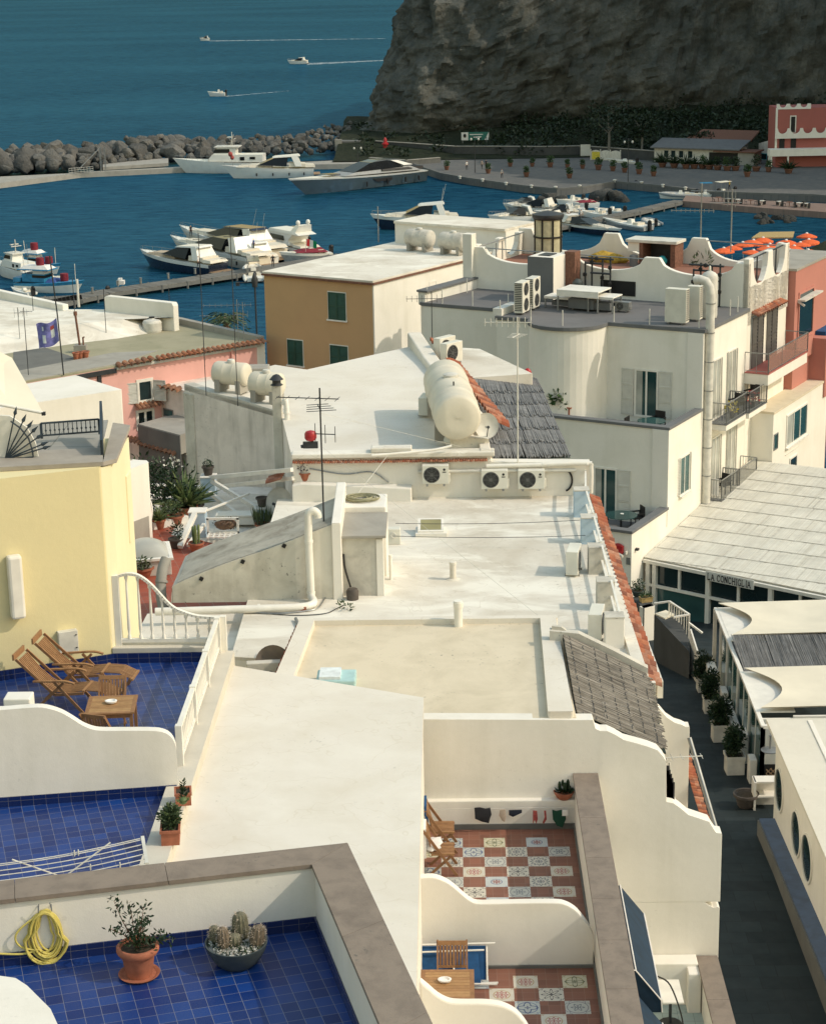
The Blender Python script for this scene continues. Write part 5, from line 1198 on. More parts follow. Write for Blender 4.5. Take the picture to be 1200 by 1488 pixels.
b=B(MH);b.prism(Pc,[cz_(q[1])-.16 for q in Pc],[cz_(q[1])-.02 for q in Pc]);b.build('roof_deck','off_white',rest)
b=B(MH);st=random.Random(4)
rows=11;dv=(6.55+8.0)/rows
for r_ in range(rows):
    for sgm in range(9):
        u0=.03+sgm*1.34-(.6 if r_ % 2 else 0);u1=u0+1.33
        if u1 < .1: continue
        u0=max(.03,u0)
        n_=46
        for i in range(n_):
            a,c=u0+(u1-u0)*i/n_,u0+(u1-u0)*(i+1)/n_
            vf=-6.5-.133*(a);v0=max(vf-.06,-8.0+r_*dv);v1=-8.0+(r_+1)*dv-.02+st.uniform(-.04,.1)
            if v1 <=v0 or v1 > 6.5 and r_ < rows-1: continue
            v1=min(v1,6.5);z=.012+st.uniform(0,.008)
            if st.random() < .03: continue
            b.quad((a,v0,cz_(v0)+z+.02),(c-.002,v0,cz_(v0)+z+.02),(c-.003,v1,cz_(v1)+z),(a,v1,cz_(v1)+z))
b.build('reed_roof','reed_white',rest)
def fp_(u): return hw(u,-6.55-.14*u)
Ff=fp_(.05),fp_(11);mR=facade(*Ff);LR=11.2;zt0=17.16;zb0=14.2
def zt_(s): return zt0-.012*s
b=B(mR);b.bar((0,-.05,zt_(0)),(LR,-.05,zt_(LR)),.14,.14);b.bar((0,-.02,zt_(0)-1.02),(LR,-.02,zt_(LR)-1.02),.1,.12)
ps=[.2,.52,3.05,5.9,8.6]
for s in ps: b.box(s-.09,s+.09,-.08,.1,zb0,zt_(s)-.06)
b.build('window_frame','white_paint',rest)
b=B(mR)
for s in (1.7,4.45,7.2,9.8): b.box(s-.05,s+.05,-.05,.06,zt_(s)-1.0,zt_(s)-.05)
b.build('mullion','white_paint',rest)
b=B(mR);b.box(0,LR,.1,.13,zb0,zt0-.15);b.build('glass_front','glass_dark',rest)
b=B(mR);b.box(.62,2.9,.08,.1,zb0,zt0-1.1);b.build('teal_pane','glass_teal',rest)  # paler teal pane set before the dark glass front
sg=thing('restaurant_sign','narrow pale board lettered LA CONCHIGLIA on the eave of the restaurant','sign',mR @ Vc((3.6,-.2,zt0)))
s0,zz0=PL(1028,827,*Ff);s1,_=PL(1098,840,*Ff);zs=zz0-.28
b=B(mR @ MT((0,0,0)));b.add([(s0,-.2,zs+.26),(s1,-.2,zs+.235),(s1,-.2,zs-.16),(s0,-.2,zs-.135),(s0,-.16,zs+.26),(s1,-.16,zs+.235),(s1,-.16,zs-.16),(s0,-.16,zs-.135)],[(0,3,2,1),(4,5,6,7),(0,1,5,4),(1,2,6,5),(2,3,7,6),(3,0,4,7)]);b.build('board','sign_panel',sg)
GL={'L': [[(.1,1),(.1,0),(.75,0),(.75,.22)],[(0,1),(.25,1)],[(0,0),(.2,0)]],'A': [[(.0,0),(.42,1),(.85,0)],[(.17,.36),(.68,.36)],[(-.1,0),(.12,0)],[(.7,0),(1.,0)]],
      'C': [[(.85,.75),(.8,.92),(.5,1),(.2,.9),(.05,.5),(.2,.1),(.5,0),(.8,.1),(.86,.25)]],'O': [[(.5,1),(.18,.88),(.04,.5),(.18,.12),(.5,0),(.82,.12),(.96,.5),(.82,.88),(.5,1)]],
      'N': [[(.1,0),(.1,1),(.85,0),(.85,1)],[(0,0),(.25,0)],[(.7,1),(1,1)],[(0,1),(.12,1)]],'H': [[(.1,0),(.1,1)],[(.85,0),(.85,1)],[(.1,.5),(.85,.5)],[(0,0),(.25,0)],[(.7,0),(1,0)],[(0,1),(.25,1)],[(.7,1),(1,1)]],
      'I': [[(.25,0),(.25,1)],[(.1,0),(.4,0)],[(.1,1),(.4,1)]],'G': [[(.85,.75),(.8,.92),(.5,1),(.2,.9),(.05,.5),(.2,.1),(.5,0),(.8,.06),(.86,.15),(.86,.42),(.62,.42)]]}
txt='LA CONCHIGLIA';adv={'I': .62,' ': .6};tot=sum(adv.get(c,1.18) for c in txt);hgt=.26;x=s0+.1;sc_=(s1-s0-.2)/tot
for ch in txt:
    if ch in GL:
        b=B(mR)
        for ln in GL[ch]:
            for p,q in zip(ln,ln[1:]):
                f=lambda t: (x+t[0]*sc_,-.206,zs-.085+t[1]*hgt-.0065*(x-s0))
                b.bar(f(p),f(q),.012,.042)
        b.build('letter','black',sg)
    x +=adv.get(ch,1.18)*sc_
b=B();w0=[Z(x,y,17.6) for x,y in ((918,872),(935,884),(952,875),(938,866))];
def stone(name,lab,top,z,zb,capmat=None,mat='basalt'):
    t=thing(name,lab,'wall',(*top[0][:2],zb));b=B();b.prism([q[:2] for q in top],zb,z-.06);b.build('wall_face',mat,t);b=B();b.prism([q[:2] for q in top],z-.06,z);b.build('coping',capmat or 'basalt',t,bev=.01);return t
stone('planter_wall','dark stone planter box at the foot of the hotel corner',[Z(x,y,17.0) for x,y in ((917,868),(935,884),(950,880),(930,866))],17.0,13)
stone('stair_wall','dark stone wall descending beside the alley steps below the restaurant',[Z(x,y,18.2) for x,y in ((950,893),(1001,947),(1001,930),(979,886))],18.2,15.5)
b=B();q4=[Z(x,y,18.26) for x,y in ((951,891),(966,898),(980,892),(967,886))];b.prism([v[:2] for v in q4],18.2,18.25);put('menu_board','sail_cloth',b,'white flat board lying on the dark stone wall by the restaurant','board')
b=B();q4=[Z(x,y,16.5) for x,y in ((935,881),(950,878),(950,915),(935,918))];a_,c_=Z(936,884,17.),Z(951,880,17.);b.wall(a_,c_,[(0,17.0),((Vc(c_)-Vc(a_)).length,17.)],.3,zb=14.5);put('gate_pier','clean_plaster',b,'short white pier in front of the dark stone planter box','pier')
pot('small yellow crate of herbs on the stone planter by the hotel corner',Z(938,874,17.0),.2,.2,'straw','bush',None,(.5,.3),.3,n=60,tall=.2,lm='leaf_mid');pot('dark green shrub in a pot on the stone planter by the hotel corner',Z(926,866,17.),.25,.25,'slate_pot','bush',n=120,tall=.5,lm='leaf_dark')
t=thing('white_stair_rail','white timber stair rail in front of the restaurant glass','railing',Z(965,880,17.5))
zr=18.75;pts=[Z(950,877,zr-.1),Z(972,874,zr),Z(1001,893,zr),Z(1001,897,zr)]
b=B();b.bar(pts[0],pts[1],.07,.06);b.bar(pts[1],pts[2],.07,.06);b.bar(pts[2],Z(978,897,zr-.05),.07,.06);b.bar(Z(1000,905,zr-.2),Z(1020,920,zr-.5),.07,.06);b.build('handrail','white_paint',t)
for f in range(9):
    c=pts[1].lerp(pts[2],f/8);b=B();b.bar((c.x,c.y,zr-1.0),(c.x,c.y,zr),.06 if f % 4 ==0 else .035,.06 if f % 4 ==0 else .035);b.build('post','white_paint',t)
zk_=20.2
ks=thing('cafe_pavilion','white framed cafe pavilion with cream sail roofs and glass sides along the alley','pavilion',(9,58,17.6))
k0=Vc((8.9,62.6));k1=Vc((8.86,52.2));XR=14.
b=B()
for y in (52.2,54.6,57.0,59.4,61.0,62.6): b.box(8.82,8.94,y-.06,y+.06,17,zk_)
b.bar((8.88,52.14,zk_),(8.9,62.66,zk_),.12,.1);b.bar((8.94,52.2,zk_),(XR,52.2,zk_),.12,.1);b.box(8.82,8.94,52.14,52.26,17,zk_);b.bar((8.94,62.6,zk_),(XR,62.6,zk_),.1,.1)
for y in (53.4,55.8,58.2): b.box(8.85,8.92,y-.03,y+.03,17.4,zk_-.05)
b.build('frame','white_paint',ks)
b=B();b.box(8.865,8.885,52.3,60.8,18.,zk_-.06);b.build('side_glass','glass_teal',ks)
b=B();b.box(8.84,8.92,52.3,61.0,16.8,18.0);b.build('side_panel','off_white',ks)
def sail(lab,y0,y1,dip,z0):
    b=B();n=12;o=[]
    for i in range(n+1):
        for j in range(n+1):
            s,t=i/n,j/n;inset=.55*sin(PI*t)*(1 if i ==0 else 0)
            o.append((8.95+(XR-8.95)*s+.9*sin(PI*t)*(1-s)**3,y0+(y1-y0)*t,z0-dip*sin(PI*min(1,s*1.2))*.4*sin(PI*t)-.05+.1*s))
    b.add(o,[(i*(n+1)+j,(i+1)*(n+1)+j,(i+1)*(n+1)+j+1,i*(n+1)+j+1) for i in range(n) for j in range(n)],True)
    b.add([Vc(q)-Vc((0,0,.03)) for q in o],[(i*(n+1)+j+1,(i+1)*(n+1)+j+1,(i+1)*(n+1)+j,i*(n+1)+j) for i in range(n) for j in range(n)],True);b.build('sail_roof','sail_cloth',ks)
sail('',59.3,62.5,.3,zk_+.32);sail('',53.2,56.5,.25,zk_+.24)
for q_ in ((8.95,10.1,59.3,62.5,zk_+.02,zk_+.06),(8.95,10.0,53.3,56.6,zk_-.02,zk_+.02)): b=B();b.box(*q_);b.build('flat_panel','white_paint',ks)
b=B();st=random.Random(8)
for i in range(520):
    x=9.0+i*.0105+st.uniform(-.01,.01);sk=st.uniform(-.07,.07);z=zk_+.22+st.uniform(0,.02)
    for k in range(1): b.bar((x,56.35+st.uniform(-.05,.05),z-.25),(x+sk,59.35+st.uniform(-.08,.1),z+.02),.014,.014)
b.box(9.0,14.4,56.5,59.3,zk_+.0-.05,zk_+.0);b.build('reed_roof','reed_dark',ks)
b=B()
for i in range(16): b.box(9.1+i*.32,9.1+i*.32+st.uniform(.1,.3),56.3,56.33,zk_-.16,zk_-.02,i % 4)
b.build('bunting',['shade_net','cloth_white','cloth_red','turq_bag'],ks)
b=B();b.box(8.95,9.9,53.0,53.1,17,zk_-.1);b.box(9.9,XR,53.0,53.1,19.9,zk_-.02);b.build('end_panel','white_paint',ks);b=B();b.box(9.9,XR,53.02,53.08,18,19.9);b.build('end_glass','glass_dark',ks)
for x in (10.6,12.2): b=B();b.box(x,x+.1,52.98,53.1,18,19.9);b.build('end_mullion','white_paint',ks)
b=B();m_=8
for i in range(-6,14):
    x0=9.0+i*.14
    for s in (1,-1):
        p,q=(x0,52.15,17.9),(x0+s*1.0,52.15,18.9)
        a=max(9.0,min(p[0],q[0]));c=min(9.75,max(p[0],q[0]))
        if c > a: f=lambda x: 17.9+(x-p[0])/(q[0]-p[0]);b.bar((a,52.15+s*.008,f(a)),(c,52.15+s*.008,f(c)),.02,.03)
b.build('lattice','teak',ks)
b=B();b.box(8.95,9.85,52.2,52.24,17.85,19.0);b.build('lattice_board','black',ks)
cn=thing('counter','white stepped counters with glass fronts outside the cafe pavilion','counter',(8.6,57,17.5))
for y0,y1,x0,h in ((60.9,62.0,8.5,1.0),(58.6,59.2,8.6,.9),(55.2,58.2,8.55,.6),(54.3,54.9,8.55,.95),(52.6,53.1,8.6,.75)): b=B();b.box(x0,8.81,y0,y1,16.6,gz(8.5,y0)+h);b.build('cabinet','white_paint',cn,bev=.015)
for q_ in ((8.53,8.548,55.4,58.0,17.8,18.3),(8.48,8.498,61,61.9,17.4,18.2)): b=B();b.box(*q_);b.build('front_glass','glass_dark',cn)
t=thing('low_gate','low white plank fence panel between the stone wall and the cafe counters','fence',(8.25,63,17));b=B();p,q=Z(1001,960,17.5),Z(1013,985,17.5);b.wall(p,q,[(0,18.7),((q-p).length,18.35)],.05,zb=17);b.build('plank_panel','white_paint',t)
pls=[((1022,1003),.5,.52,'nearest the gate, topmost of five'),((1032,1034),.5,.52,'second from the top of the row'),((1045,1075),.52,.58,'in the middle of the row'),((1066,1122),.56,.6,'lowest and largest of the row')]
for i,((px,py),w,h,wh) in enumerate(pls):
    g0=17.6+.2*i;p=Z(px,py,g0);g0=gz(p.x,p.y);p=Z(px,py,g0)
    pot('white square planter with clipped shrub by the alley, '+wh,p,.25,h,'off_white','bush','white planters along the alley',(w,w),.05,n=1100,tall=.95,lm='leaf_dark',pw=.4,name='planter')
p=Z(1053,1030,17.75);b=B();b.box(p.x-.25,p.x+.25,p.y-.15,p.y+.3,gz(8,p.y),gz(8,p.y)+.75);put('white_box','white_paint',b,'plain white box standing right of the second planter','box',bev=.015)
p=Z(1083,1172,gz(8,50.5));pot('empty rust brown round tub on the dark alley',p,.33,.42,'dark_pot',None,rimw=1.12,name='tub',cat='tub')
t=thing('shelf_unit','white open shelf unit at the corner of the oval windowed building','shelf',(8.75,50.6,18.2));b=B()
for z in (18.25,18.7,19.15): b.box(8.42,9.2,50.55,50.95,z,z+.05)
b.box(8.4,8.46,50.5,50.97,18.0,19.2);b.box(8.46,9.2,50.95,50.98,18.1,19.2);b.build('shelves','white_paint',t)
b=B();b.lathe([(.02,0),(.25,.02),(.27,.05),(.03,.09),(.025,.45),(.05,.5)],14,(9.05,51.9,19.55));put('wall_lamp','grey_metal',b,'pale round wall lamp above the lattice of the pavilion end','lamp')
plaster('ledge_blue',(.1,.14,.22),(.07,.08,.1),.6,3.)
plaster('roof_pale',(.68,.645,.56),(.48,.44,.36),.5,.6,streak=.1,spots=.4)
ov=thing('oval_window_house','white house with three dark oval windows and pale flat roof at the lower right','house',(9.5,44,17))
oz=21.75;wx0,wx1=8.68,8.78
oc=[(wx0,48.9),(wx1,30.),(16,30.),(16,48.9)]
b=B();b.prism(oc,16,oz-.1);b.build('wall','white_plaster',ov,bev=.03);b=B();b.prism([(wx0-.27,49.0),(wx1-.27,29.9),(16,29.9),(16,48.97)],oz-.1,oz+.02);b.build('roof','roof_pale',ov,bev=.02)
b=B();b.box(9.5,9.62,31,48.8,oz+.02,oz+.05);b.build('roof_seam','clean_plaster',ov)
OV=Vc((wx0,48.9)),Vc((wx1,30.));mO=facade(*OV)
for x0,y0,x1,y1 in ((1126.5,1116,1138,1180),(1150.5,1178,1163.5,1245),(1165,1212,1180,1282)):
    sa,za=PL((x0+x1)/2,(y0+y1)/2,*OV);s1_,_=PL(x0,(y0+y1)/2,*OV);s2_,_=PL(x1,(y0+y1)/2,*OV);rx=abs(s2_-s1_)/2;_,ztop=PL((x0+x1)/2,y0,*OV);_,zbot=PL((x0+x1)/2,y1,*OV);rz_=(ztop-zbot)/2*.96
    b=B(mO @ MT((sa,0,za)) @ MR(PI/2,4,'X'));rx=min(.85,max(.55,rx))
    b.lathe([(1,0),(1.0,.045),(1.09,.045),(1.09,0),(1,0)],30,sx=rx,sy=rz_);fr_=b.build('oval_window','white_plaster',ov)
    b=B(mO @ MT((sa,0,za)) @ MR(PI/2,4,'X'));b.lathe([(1,.012),(.001,.012)],30,sx=rx,sy=rz_);b.build('pane','glass_green',fr_)
b=B();b.prism([(8.22,48.7),(8.34,30),(8.8,30),(8.7,48.7)],17,[gz(8,50.3)+.55,19.75,19.75,gz(8,50.3)+.55]);put('stone_bench_wall','dark_concrete',b,'mossy stone wall with blue grey ledge below the oval windows','wall')
b=B();b.prism([(8.26,48.65),(8.38,30),(8.82,30),(8.72,48.65)],[gz(8,50)+.552,19.752,19.752,gz(8,50)+.552],[gz(8,50)+.6,19.8,19.8,gz(8,50)+.6]);put('blue_ledge','ledge_blue',b,'blue speckled ledge running under the oval windows','ledge')
mI=facade(ia_,ib_)
hs=thing('hose_coil','yellow garden hose coiled on two hooks on the white parapet wall','hose',(*(ia_+nI*.05),zA))
b=B(mI);rr=random.Random(2);cs,czh=PL(67,1352,ia_,ib_);_,ztop=PL(67,1320,ia_,ib_);_,zlow=PL(67,1396,ia_,ib_)
for k in range(11):
    rx,h=.1+.014*k+rr.uniform(-.015,.015),(ztop-zlow)*(.78+.022*k);ox=rr.uniform(-.025,.025)
    pts=[]
    for i in range(28):
        t=2*PI*i/28;wob=1+.04*sin(3*t+k);pts.append((cs+ox+rx*sin(t)*wob*(1.12 if cos(t) < 0 else .85),-.03-.012*(k % 5),ztop-h/2+h/2*cos(t)-.01*k*.3))
    b.tube(pts,.0135,6,closed=True)
b.build('coil','hose_yellow',hs)
b=B(mI);tail=[(cs-.02,-.05,ztop-.05),(cs-.2,-.05,ztop-.13),(cs-.34,-.06,ztop-.25),(cs-.36,-.06,ztop-.36),(cs-.28,-.06,ztop-.46),(cs-.12,-.08,ztop-.5)];b.tube(smooth_line(tail,6),.0135,6);b.tube(smooth_line([(cs-.1,-.07,zlow+.2),(cs-.3,-.06,zlow+.16),(cs-.6,-.05,zlow+.2)],6),.0135,6);b.build('loose_end','hose_yellow',hs)
for s in (-.07,.09): b=B(mI);b.tube([(cs+s,0,ztop+.05),(cs+s,-.07,ztop-.01),(cs+s*.8,-.1,ztop+.12)],.006,6);b.build('hook','grey_metal',hs)
p=Z(203,1417,zA);t=thing('potted_shrub','terracotta pot on a saucer with a straggly dark shrub and stake','potted plant',p,.3)
b=B();b.lathe([(.19,0),(.235,.015),(.25,.035),(.235,.035),(.2,.018)],28);b.build('saucer','terracotta',t,True)
b=B();b.lathe([(.155,.02),(.2,.3),(.205,.31),(.24,.315),(.255,.34),(.255,.385),(.24,.405),(.215,.405),(.2,.36)],32);b.build('pot','terracotta',t,True)
b=B();b.lathe([(.2,.36),(.001,.37)],20);b.build('soil','soil',t,True)
b=B();b.tube([(.02,0,.36),(.03,0,.8)],.012,7);b.build('stake','off_white',t,True)
b=B();st=random.getstate();random.seed(21)
branches=[((-.25,.1,1.05),60),((-.05,.05,.95),60),((.12,.1,.9),50),((-.33,0,.72),36),((.05,-.1,.8),50),((.3,-.05,.55),60),((.42,.0,.45),50),((-.12,-.15,.6),50),((.18,.15,.7),40),((.1,-.2,.5),50)]
br=B()
for e,n in branches:
    e=Vc(e)*.93;o=Vc((0,0,.36));mid=o.lerp(e,.5)+Vc((ru(-.05,.05),ru(-.05,.05),.04));br.tube([o,mid,e],[.009,.006,.003],5)
    for k in range(n):
        f=ru(.25,1.05);c=(o.lerp(mid,f*2) if f < .5 else mid.lerp(e,f*2-1))+Vc((ru(-.06,.06),ru(-.06,.06),ru(-.05,.05)))
        b.leaf(c,(ru(-1,1),ru(-1,1),ru(-.2,1.2)),.026,.075)
br.build('stem','rust',t,True);b.build('foliage','leaf_dark',t,True)
p=Z(345,1400,zA);t=thing('cactus_bowl','dark grey bowl planted with five pale columnar cacti','potted plant',p,0)
b=B();b.lathe([(.2,0),(.27,.06),(.345,.19),(.375,.275),(.38,.3),(.36,.3),(.33,.24)],36);b.build('bowl','slate_pot',t,True)
b=B();b.lathe([(.34,.25),(.2,.275),(.001,.285)],24);b.build('soil','concrete',t,True)
def cactus(x,y,h,r,lean,par,mat='cactus_skin'):
    b=B();n=22;m=12;o=[]
    for i in range(m+1):
        tt_=i/m;z=.24+h*tt_;rr_=r*(.82+.35*sin(PI*min(1,tt_*.9+.1)))*(1 if tt_ < .82 else math.sqrt(max(0.02,1-((tt_-.82)/.18)**2)))
        for j in range(n): a=2*PI*j/n;q=rr_*(1+.09*(1 if j % 2 else -1));o.append((x+lean*tt_+q*cos(a),y+q*sin(a),z))
    b.add(o,[(i*n+j,i*n+(j+1) % n,(i+1)*n+(j+1) % n,(i+1)*n+j) for i in range(m) for j in range(n)]);b.add(o[-n:],[tuple(range(n))])
    for _ in range(int(900*h)):
        a=ru(0,6.28);z=ru(.02,1);q=r*(.9+.35*sin(PI*min(1,z*.9+.1)))*(1 if z < .85 else .6);c=Vc((x+lean*z+q*cos(a),y+q*sin(a),.24+h*z))
        b.leaf(c,(cos(a)+ru(-.5,.5),sin(a)+ru(-.5,.5),ru(-.3,.8)),.006,.035,1)
    b.build('cactus',[mat,'cactus_spine'],par,True)
plain('cactus_skin',(.16,.15,.1),.8,.35,14);plain('cactus_spine',(.5,.42,.34),.7,.2);plain('cactus_pink',(.19,.145,.1),.8,.35,14)
cactus(.04,.14,.38,.08,.0,t);cactus(-.13,-.08,.3,.058,-.02,t,'cactus_pink');cactus(.24,-.02,.29,.072,.04,t,'cactus_pink');cactus(-.24,.06,.24,.06,-.03,t);cactus(-.02,-.02,.17,.075,0,t)
b=B()
for _ in range(420): a=ru(0,6.28);q=.33*math.sqrt(random.random());b.leaf((q*cos(a),q*sin(a),.26),(ru(-1,1),ru(-1,1),ru(.2,1)),.018,.075)
b.build('succulent','leaf_dark',t,True)
b=B()
for _ in range(160): a=ru(0,6.28);q=.33*math.sqrt(random.random());b.cb((q*cos(a),q*sin(a),.272),.025,.022,.02)
b.build('gravel','off_white',t,True)['kind']='stuff'
random.setstate(st)
E1,E2=Z(207.5,1216,29.55),Z(214,1255,29.55);Lf=Z(18,1249,29.55)-E1;Lf.z=0
t=thing('drying_rack','white wire clothes drying rack on the blue tiled terrace','drying rack',(E1.x,E1.y,zC))
for q_ in (0,1.25): b=B();b.bar(E1+Lf*q_,E2+Lf*q_,.05,.03);b.build('end_bar','off_white',t)
b=B()
for f in (.04,.1,.28,.45,.64,.82,.97):
    a_=E1.lerp(E2,f);c_=a_+Lf*1.25;b.tube([a_.lerp(c_,i/8)-Vc((0,0,.05*sin(PI*i/8))) for i in range(9)],.007,5)
b.build('wire_line','off_white',t)
b=B();mid=(E1+E2)/2+Lf*.62
for s in (0,1):
    for e_ in (E1,E2): b.tube([e_+Lf*(.25 if s else 1.0),Vc((e_.x,e_.y,zC))+Lf*(1.0 if s else .25)],.012,6)
b.build('folding_leg','off_white',t)
for f,g in ((.1,.5),(.1,.53),(.82,.2),(.7,.42),(.9,.8)):
    c=E1.lerp(E2,f)+Lf*g;b=B();b.cb((c.x,c.y,c.z-.03),.012,.03,.09);put('clothes_peg','off_white',b,'pale clothes peg clipped on the wire drying rack','peg','pegs on the drying rack')
zs_=zC+.16
pot('small terracotta box planter with spiky succulent on the marble edge, farther of two',Z(267,1166,zs_),.13,.22,'terracotta',None,None,(.27,.3),.15,name='planter')
p=Z(267,1163,zs_+.2);b=B();random.seed(31)
t=thing('succulent','tall spiky succulent with pale rosette growing in the farther box planter','plant',(p.x,p.y,zs_+.17))
for i in range(70): z=ru(0,.3);a=ru(0,6.28);b.leaf((0,.03,.05+z),(cos(a),sin(a),.7+z),.025,.12-.15*z)
b.build('spikes','leaf_dark',t,True);b=B();b.ball((0,-.06,.05),.07,.07,.06,10,6)
for i in range(60): a=ru(0,6.28);b.leaf((.06*cos(a),-.06+.06*sin(a),.06),(cos(a),sin(a),ru(.1,.9)),.02,.06)
b.build('rosette','leaf_agave',t,True)
pot('longer terracotta box planter full of dark succulents on the marble edge, nearer of two',Z(249,1220,zs_),.2,.25,'terracotta','bush',None,(.3,.46),.1,n=420,tall=.32,lm='leaf_olive',pw=.17,name='planter')
def slats(q,x0,x1,n,y0,y1,z,th=.02,gap=.25,curve=None):
    w=(x1-x0)/n
    for i in range(n): q.box(x0+w*i+w*gap/2,x0+w*(i+1)-w*gap/2,y0,y1,z-th,z)
def folding_chair(label,loc,rz,group=None,cloth=None):
    t=thing('folding_chair',label,'chair',loc,rz,group)
    b=B();slats(b,-.21,.21,7,-.2,.2,.44);b.bar((-.22,-.2,.42),(-.22,.22,.42),.03,.04);b.bar((.22,-.2,.42),(.22,.22,.42),.03,.04);b.build('seat','wood',t,True)
    b=B(MT((0,.2,.44)) @ MR(R(-14),4,'X'))
    for i in range(8): x=-.19+i*.0543;b.box(x-.02,x+.02,-.008,.008,.06,.43)
    b.box(-.23,.23,-.014,.014,.41,.48);b.box(-.23,.23,-.012,.012,.04,.08);b.build('backrest','wood',t,True)
    for s in (-1,1):
        b=B();b.bar((s*.235,.36,.9),(s*.235,-.24,0),.028,.05);b.build('long_leg','wood',t,True)
        b=B();b.bar((s*.2,-.2,.43),(s*.2,.25,0),.028,.045);b.build('short_leg','wood',t,True)
    return t
def steamer(label,loc,rz):
    """deck chair: head at -x, foot at +x"""
    t=thing('deck_chair',label,'deck chair',loc,rz,'steamer deck chairs on the blue terrace')
    A_=Vc((-.18,0,.36));Tp=Vc((-.82,0,.98));K=Vc((.42,0,.42));Ft=Vc((.95,0,.30))
    b=B()
    for i in range(9):
        y=-.21+i*.0525;p=[(Tp.x+.03,y,Tp.z-.03),(-.55,y,.65),(-.33,y,.46),(-.16,y,.37)]
        for c,d in zip(p,p[1:]): b.bar(c,d,.03,.016)
    b.bar((Tp.x-.05,-.27,Tp.z+.03),(Tp.x-.05,.27,Tp.z+.03),.035,.11);b.build('backrest','wood',t,True)
    b=B()
    for i in range(9): y=-.21+i*.0525;b.bar((-.16,y,.37),(.15,y,.355),.03,.016);b.bar((.15,y,.355),(.42,y,.42),.03,.016)
    b.bar((.43,-.26,.41),(.43,.26,.41),.05,.04);b.build('seat','wood',t,True)
    b=B()
    for i in range(9): y=-.21+i*.0525;b.bar((.46,y,.42),(.75,y,.41),.03,.016);b.bar((.75,y,.41),(.98,y,.3),.03,.016)
    b.bar((.99,-.25,.29),(.99,.25,.29),.05,.035);b.build('footrest','wood',t,True)
    for s in (-1,1):
        b=B();b.bar((Tp.x,s*.27,Tp.z),(-.12,s*.27,.32),.03,.05);b.bar((-.12,s*.27,.32),(.44,s*.27,.38),.03,.05);b.build('side_rail','wood',t,True)
        b=B();b.bar((-.52,s*.3,0),(.08,s*.3,.58),.03,.05);b.bar((.42,s*.3,0),(-.1,s*.3,.58),.03,.05);b.build('cross_leg','wood',t,True)
        b=B();pts=smooth_line([(-.5,s*.31,.58),(-.2,s*.32,.6),(.12,s*.33,.62),(.3,s*.33,.58)],4)
        for c,d in zip(pts,pts[1:]): b.bar(c,d,.06,.028)
        b.build('armrest','wood',t,True)
        b=B();b.bar((.95,s*.22,.3),(.78,s*.22,0),.03,.04);b.build('foot_leg','wood',t,True)
    return t
steamer('weathered wooden deck chair nearer the camera on the blue terrace',Z(98,1026,zC),R(-9));steamer('wooden deck chair close to the yellow wall',Z(124,1000,zC),R(-6))
tz=zC+.72;tc=[Z(x,y,tz) for x,y in ((129,1011),(197,1008.5),(196.5,1036),(127,1039))];cen=sum(tc,Vc())/4;e_=(tc[1]-tc[0]);rz_=math.atan2(e_.y,e_.x)
def wood_table(label,c,z,w,d,rz):
    t=thing('wooden_table',label,'table',(c.x,c.y,z),rz)
    b=B();h=.72;n=9
    for i in range(n): y=-d/2+.07+(d-.14)*i/n;b.box(-w/2+.07,w/2-.07,y+.003,y+(d-.14)/n-.003,h-.022,h)
    b.build('table_top','teak_table',t,True)
    b=B();b.box(-w/2,-w/2+.07,-d/2,d/2,h-.025,h+.002);b.box(w/2-.07,w/2,-d/2,d/2,h-.025,h+.002);b.box(-w/2+.07,w/2-.07,-d/2,-d/2+.07,h-.025,h+.001);b.box(-w/2+.07,w/2-.07,d/2-.07,d/2,h-.025,h+.001);b.build('frame','wood',t,True)
    b=B();b.box(-w/2+.05,w/2-.05,-d/2+.04,-d/2+.06,h-.11,h-.025);b.box(-w/2+.05,w/2-.05,d/2-.06,d/2-.04,h-.11,h-.025);b.box(-w/2+.04,-w/2+.06,-d/2+.06,d/2-.06,h-.11,h-.025);b.box(w/2-.06,w/2-.04,-d/2+.06,d/2-.06,h-.11,h-.025);b.build('apron','wood',t,True)
    for sx in (-1,1):
        for sy in (-1,1): b=B();b.cb((sx*(w/2-.06),sy*(d/2-.06),(h-.03)/2),.055,.055,h-.03);b.build('leg','wood',t,True)
    return t
wood_table('square wooden table with a white shell ashtray on the blue terrace',cen,zC,.86,.84,rz_)
def shell(label,c):
    b=B();b.lathe([(.05,0),(.085,.02),(.095,.05),(.07,.055),(.055,.03),(.001,.025)],16,c,sx=1.15,sy=.9);return put('ashtray','cloth_white',b,label,'ashtray')
p=Z(162,1022,tz);shell('white shell ashtray on the wooden table of the blue terrace',(p.x,p.y,tz+.003))
p=Z(152,1018,zC);folding_chair('wooden folding chair behind the square table on the blue terrace',(cen.x-.12,cen.y+.62,zC),R(2)+0);folding_chair('wooden folding chair in front of the square table, half behind the curved wall',(cen.x-.05,cen.y-.62,zC),PI+R(-18))
yr_=35.62;t=thing('balustrade','white balustrade sweeping down in a curve along the back of the blue terrace','railing',(-5.8,yr_,zC+.3))
tp_=[Y(x,y,yr_) for x,y in ((172,837),(184,834),(197,835),(209,841),(221,851),(232,863),(243,875),(254,884),(268,890),(285,895),(305,897),(324,897))]
b=B();sp_=smooth_line([tuple(v) for v in tp_],3)
for c,d in zip(sp_,sp_[1:]): b.bar(c,Vc(d)+(Vc(d)-Vc(c))*.15,.09,.05)
b.build('top_rail','white_paint',t)
zb_r=zC+.36;b=B();b.box(tp_[0].x-.1,tp_[-1].x,yr_-.04,yr_+.04,zb_r,zb_r+.07);b.build('bottom_rail','white_paint',t)
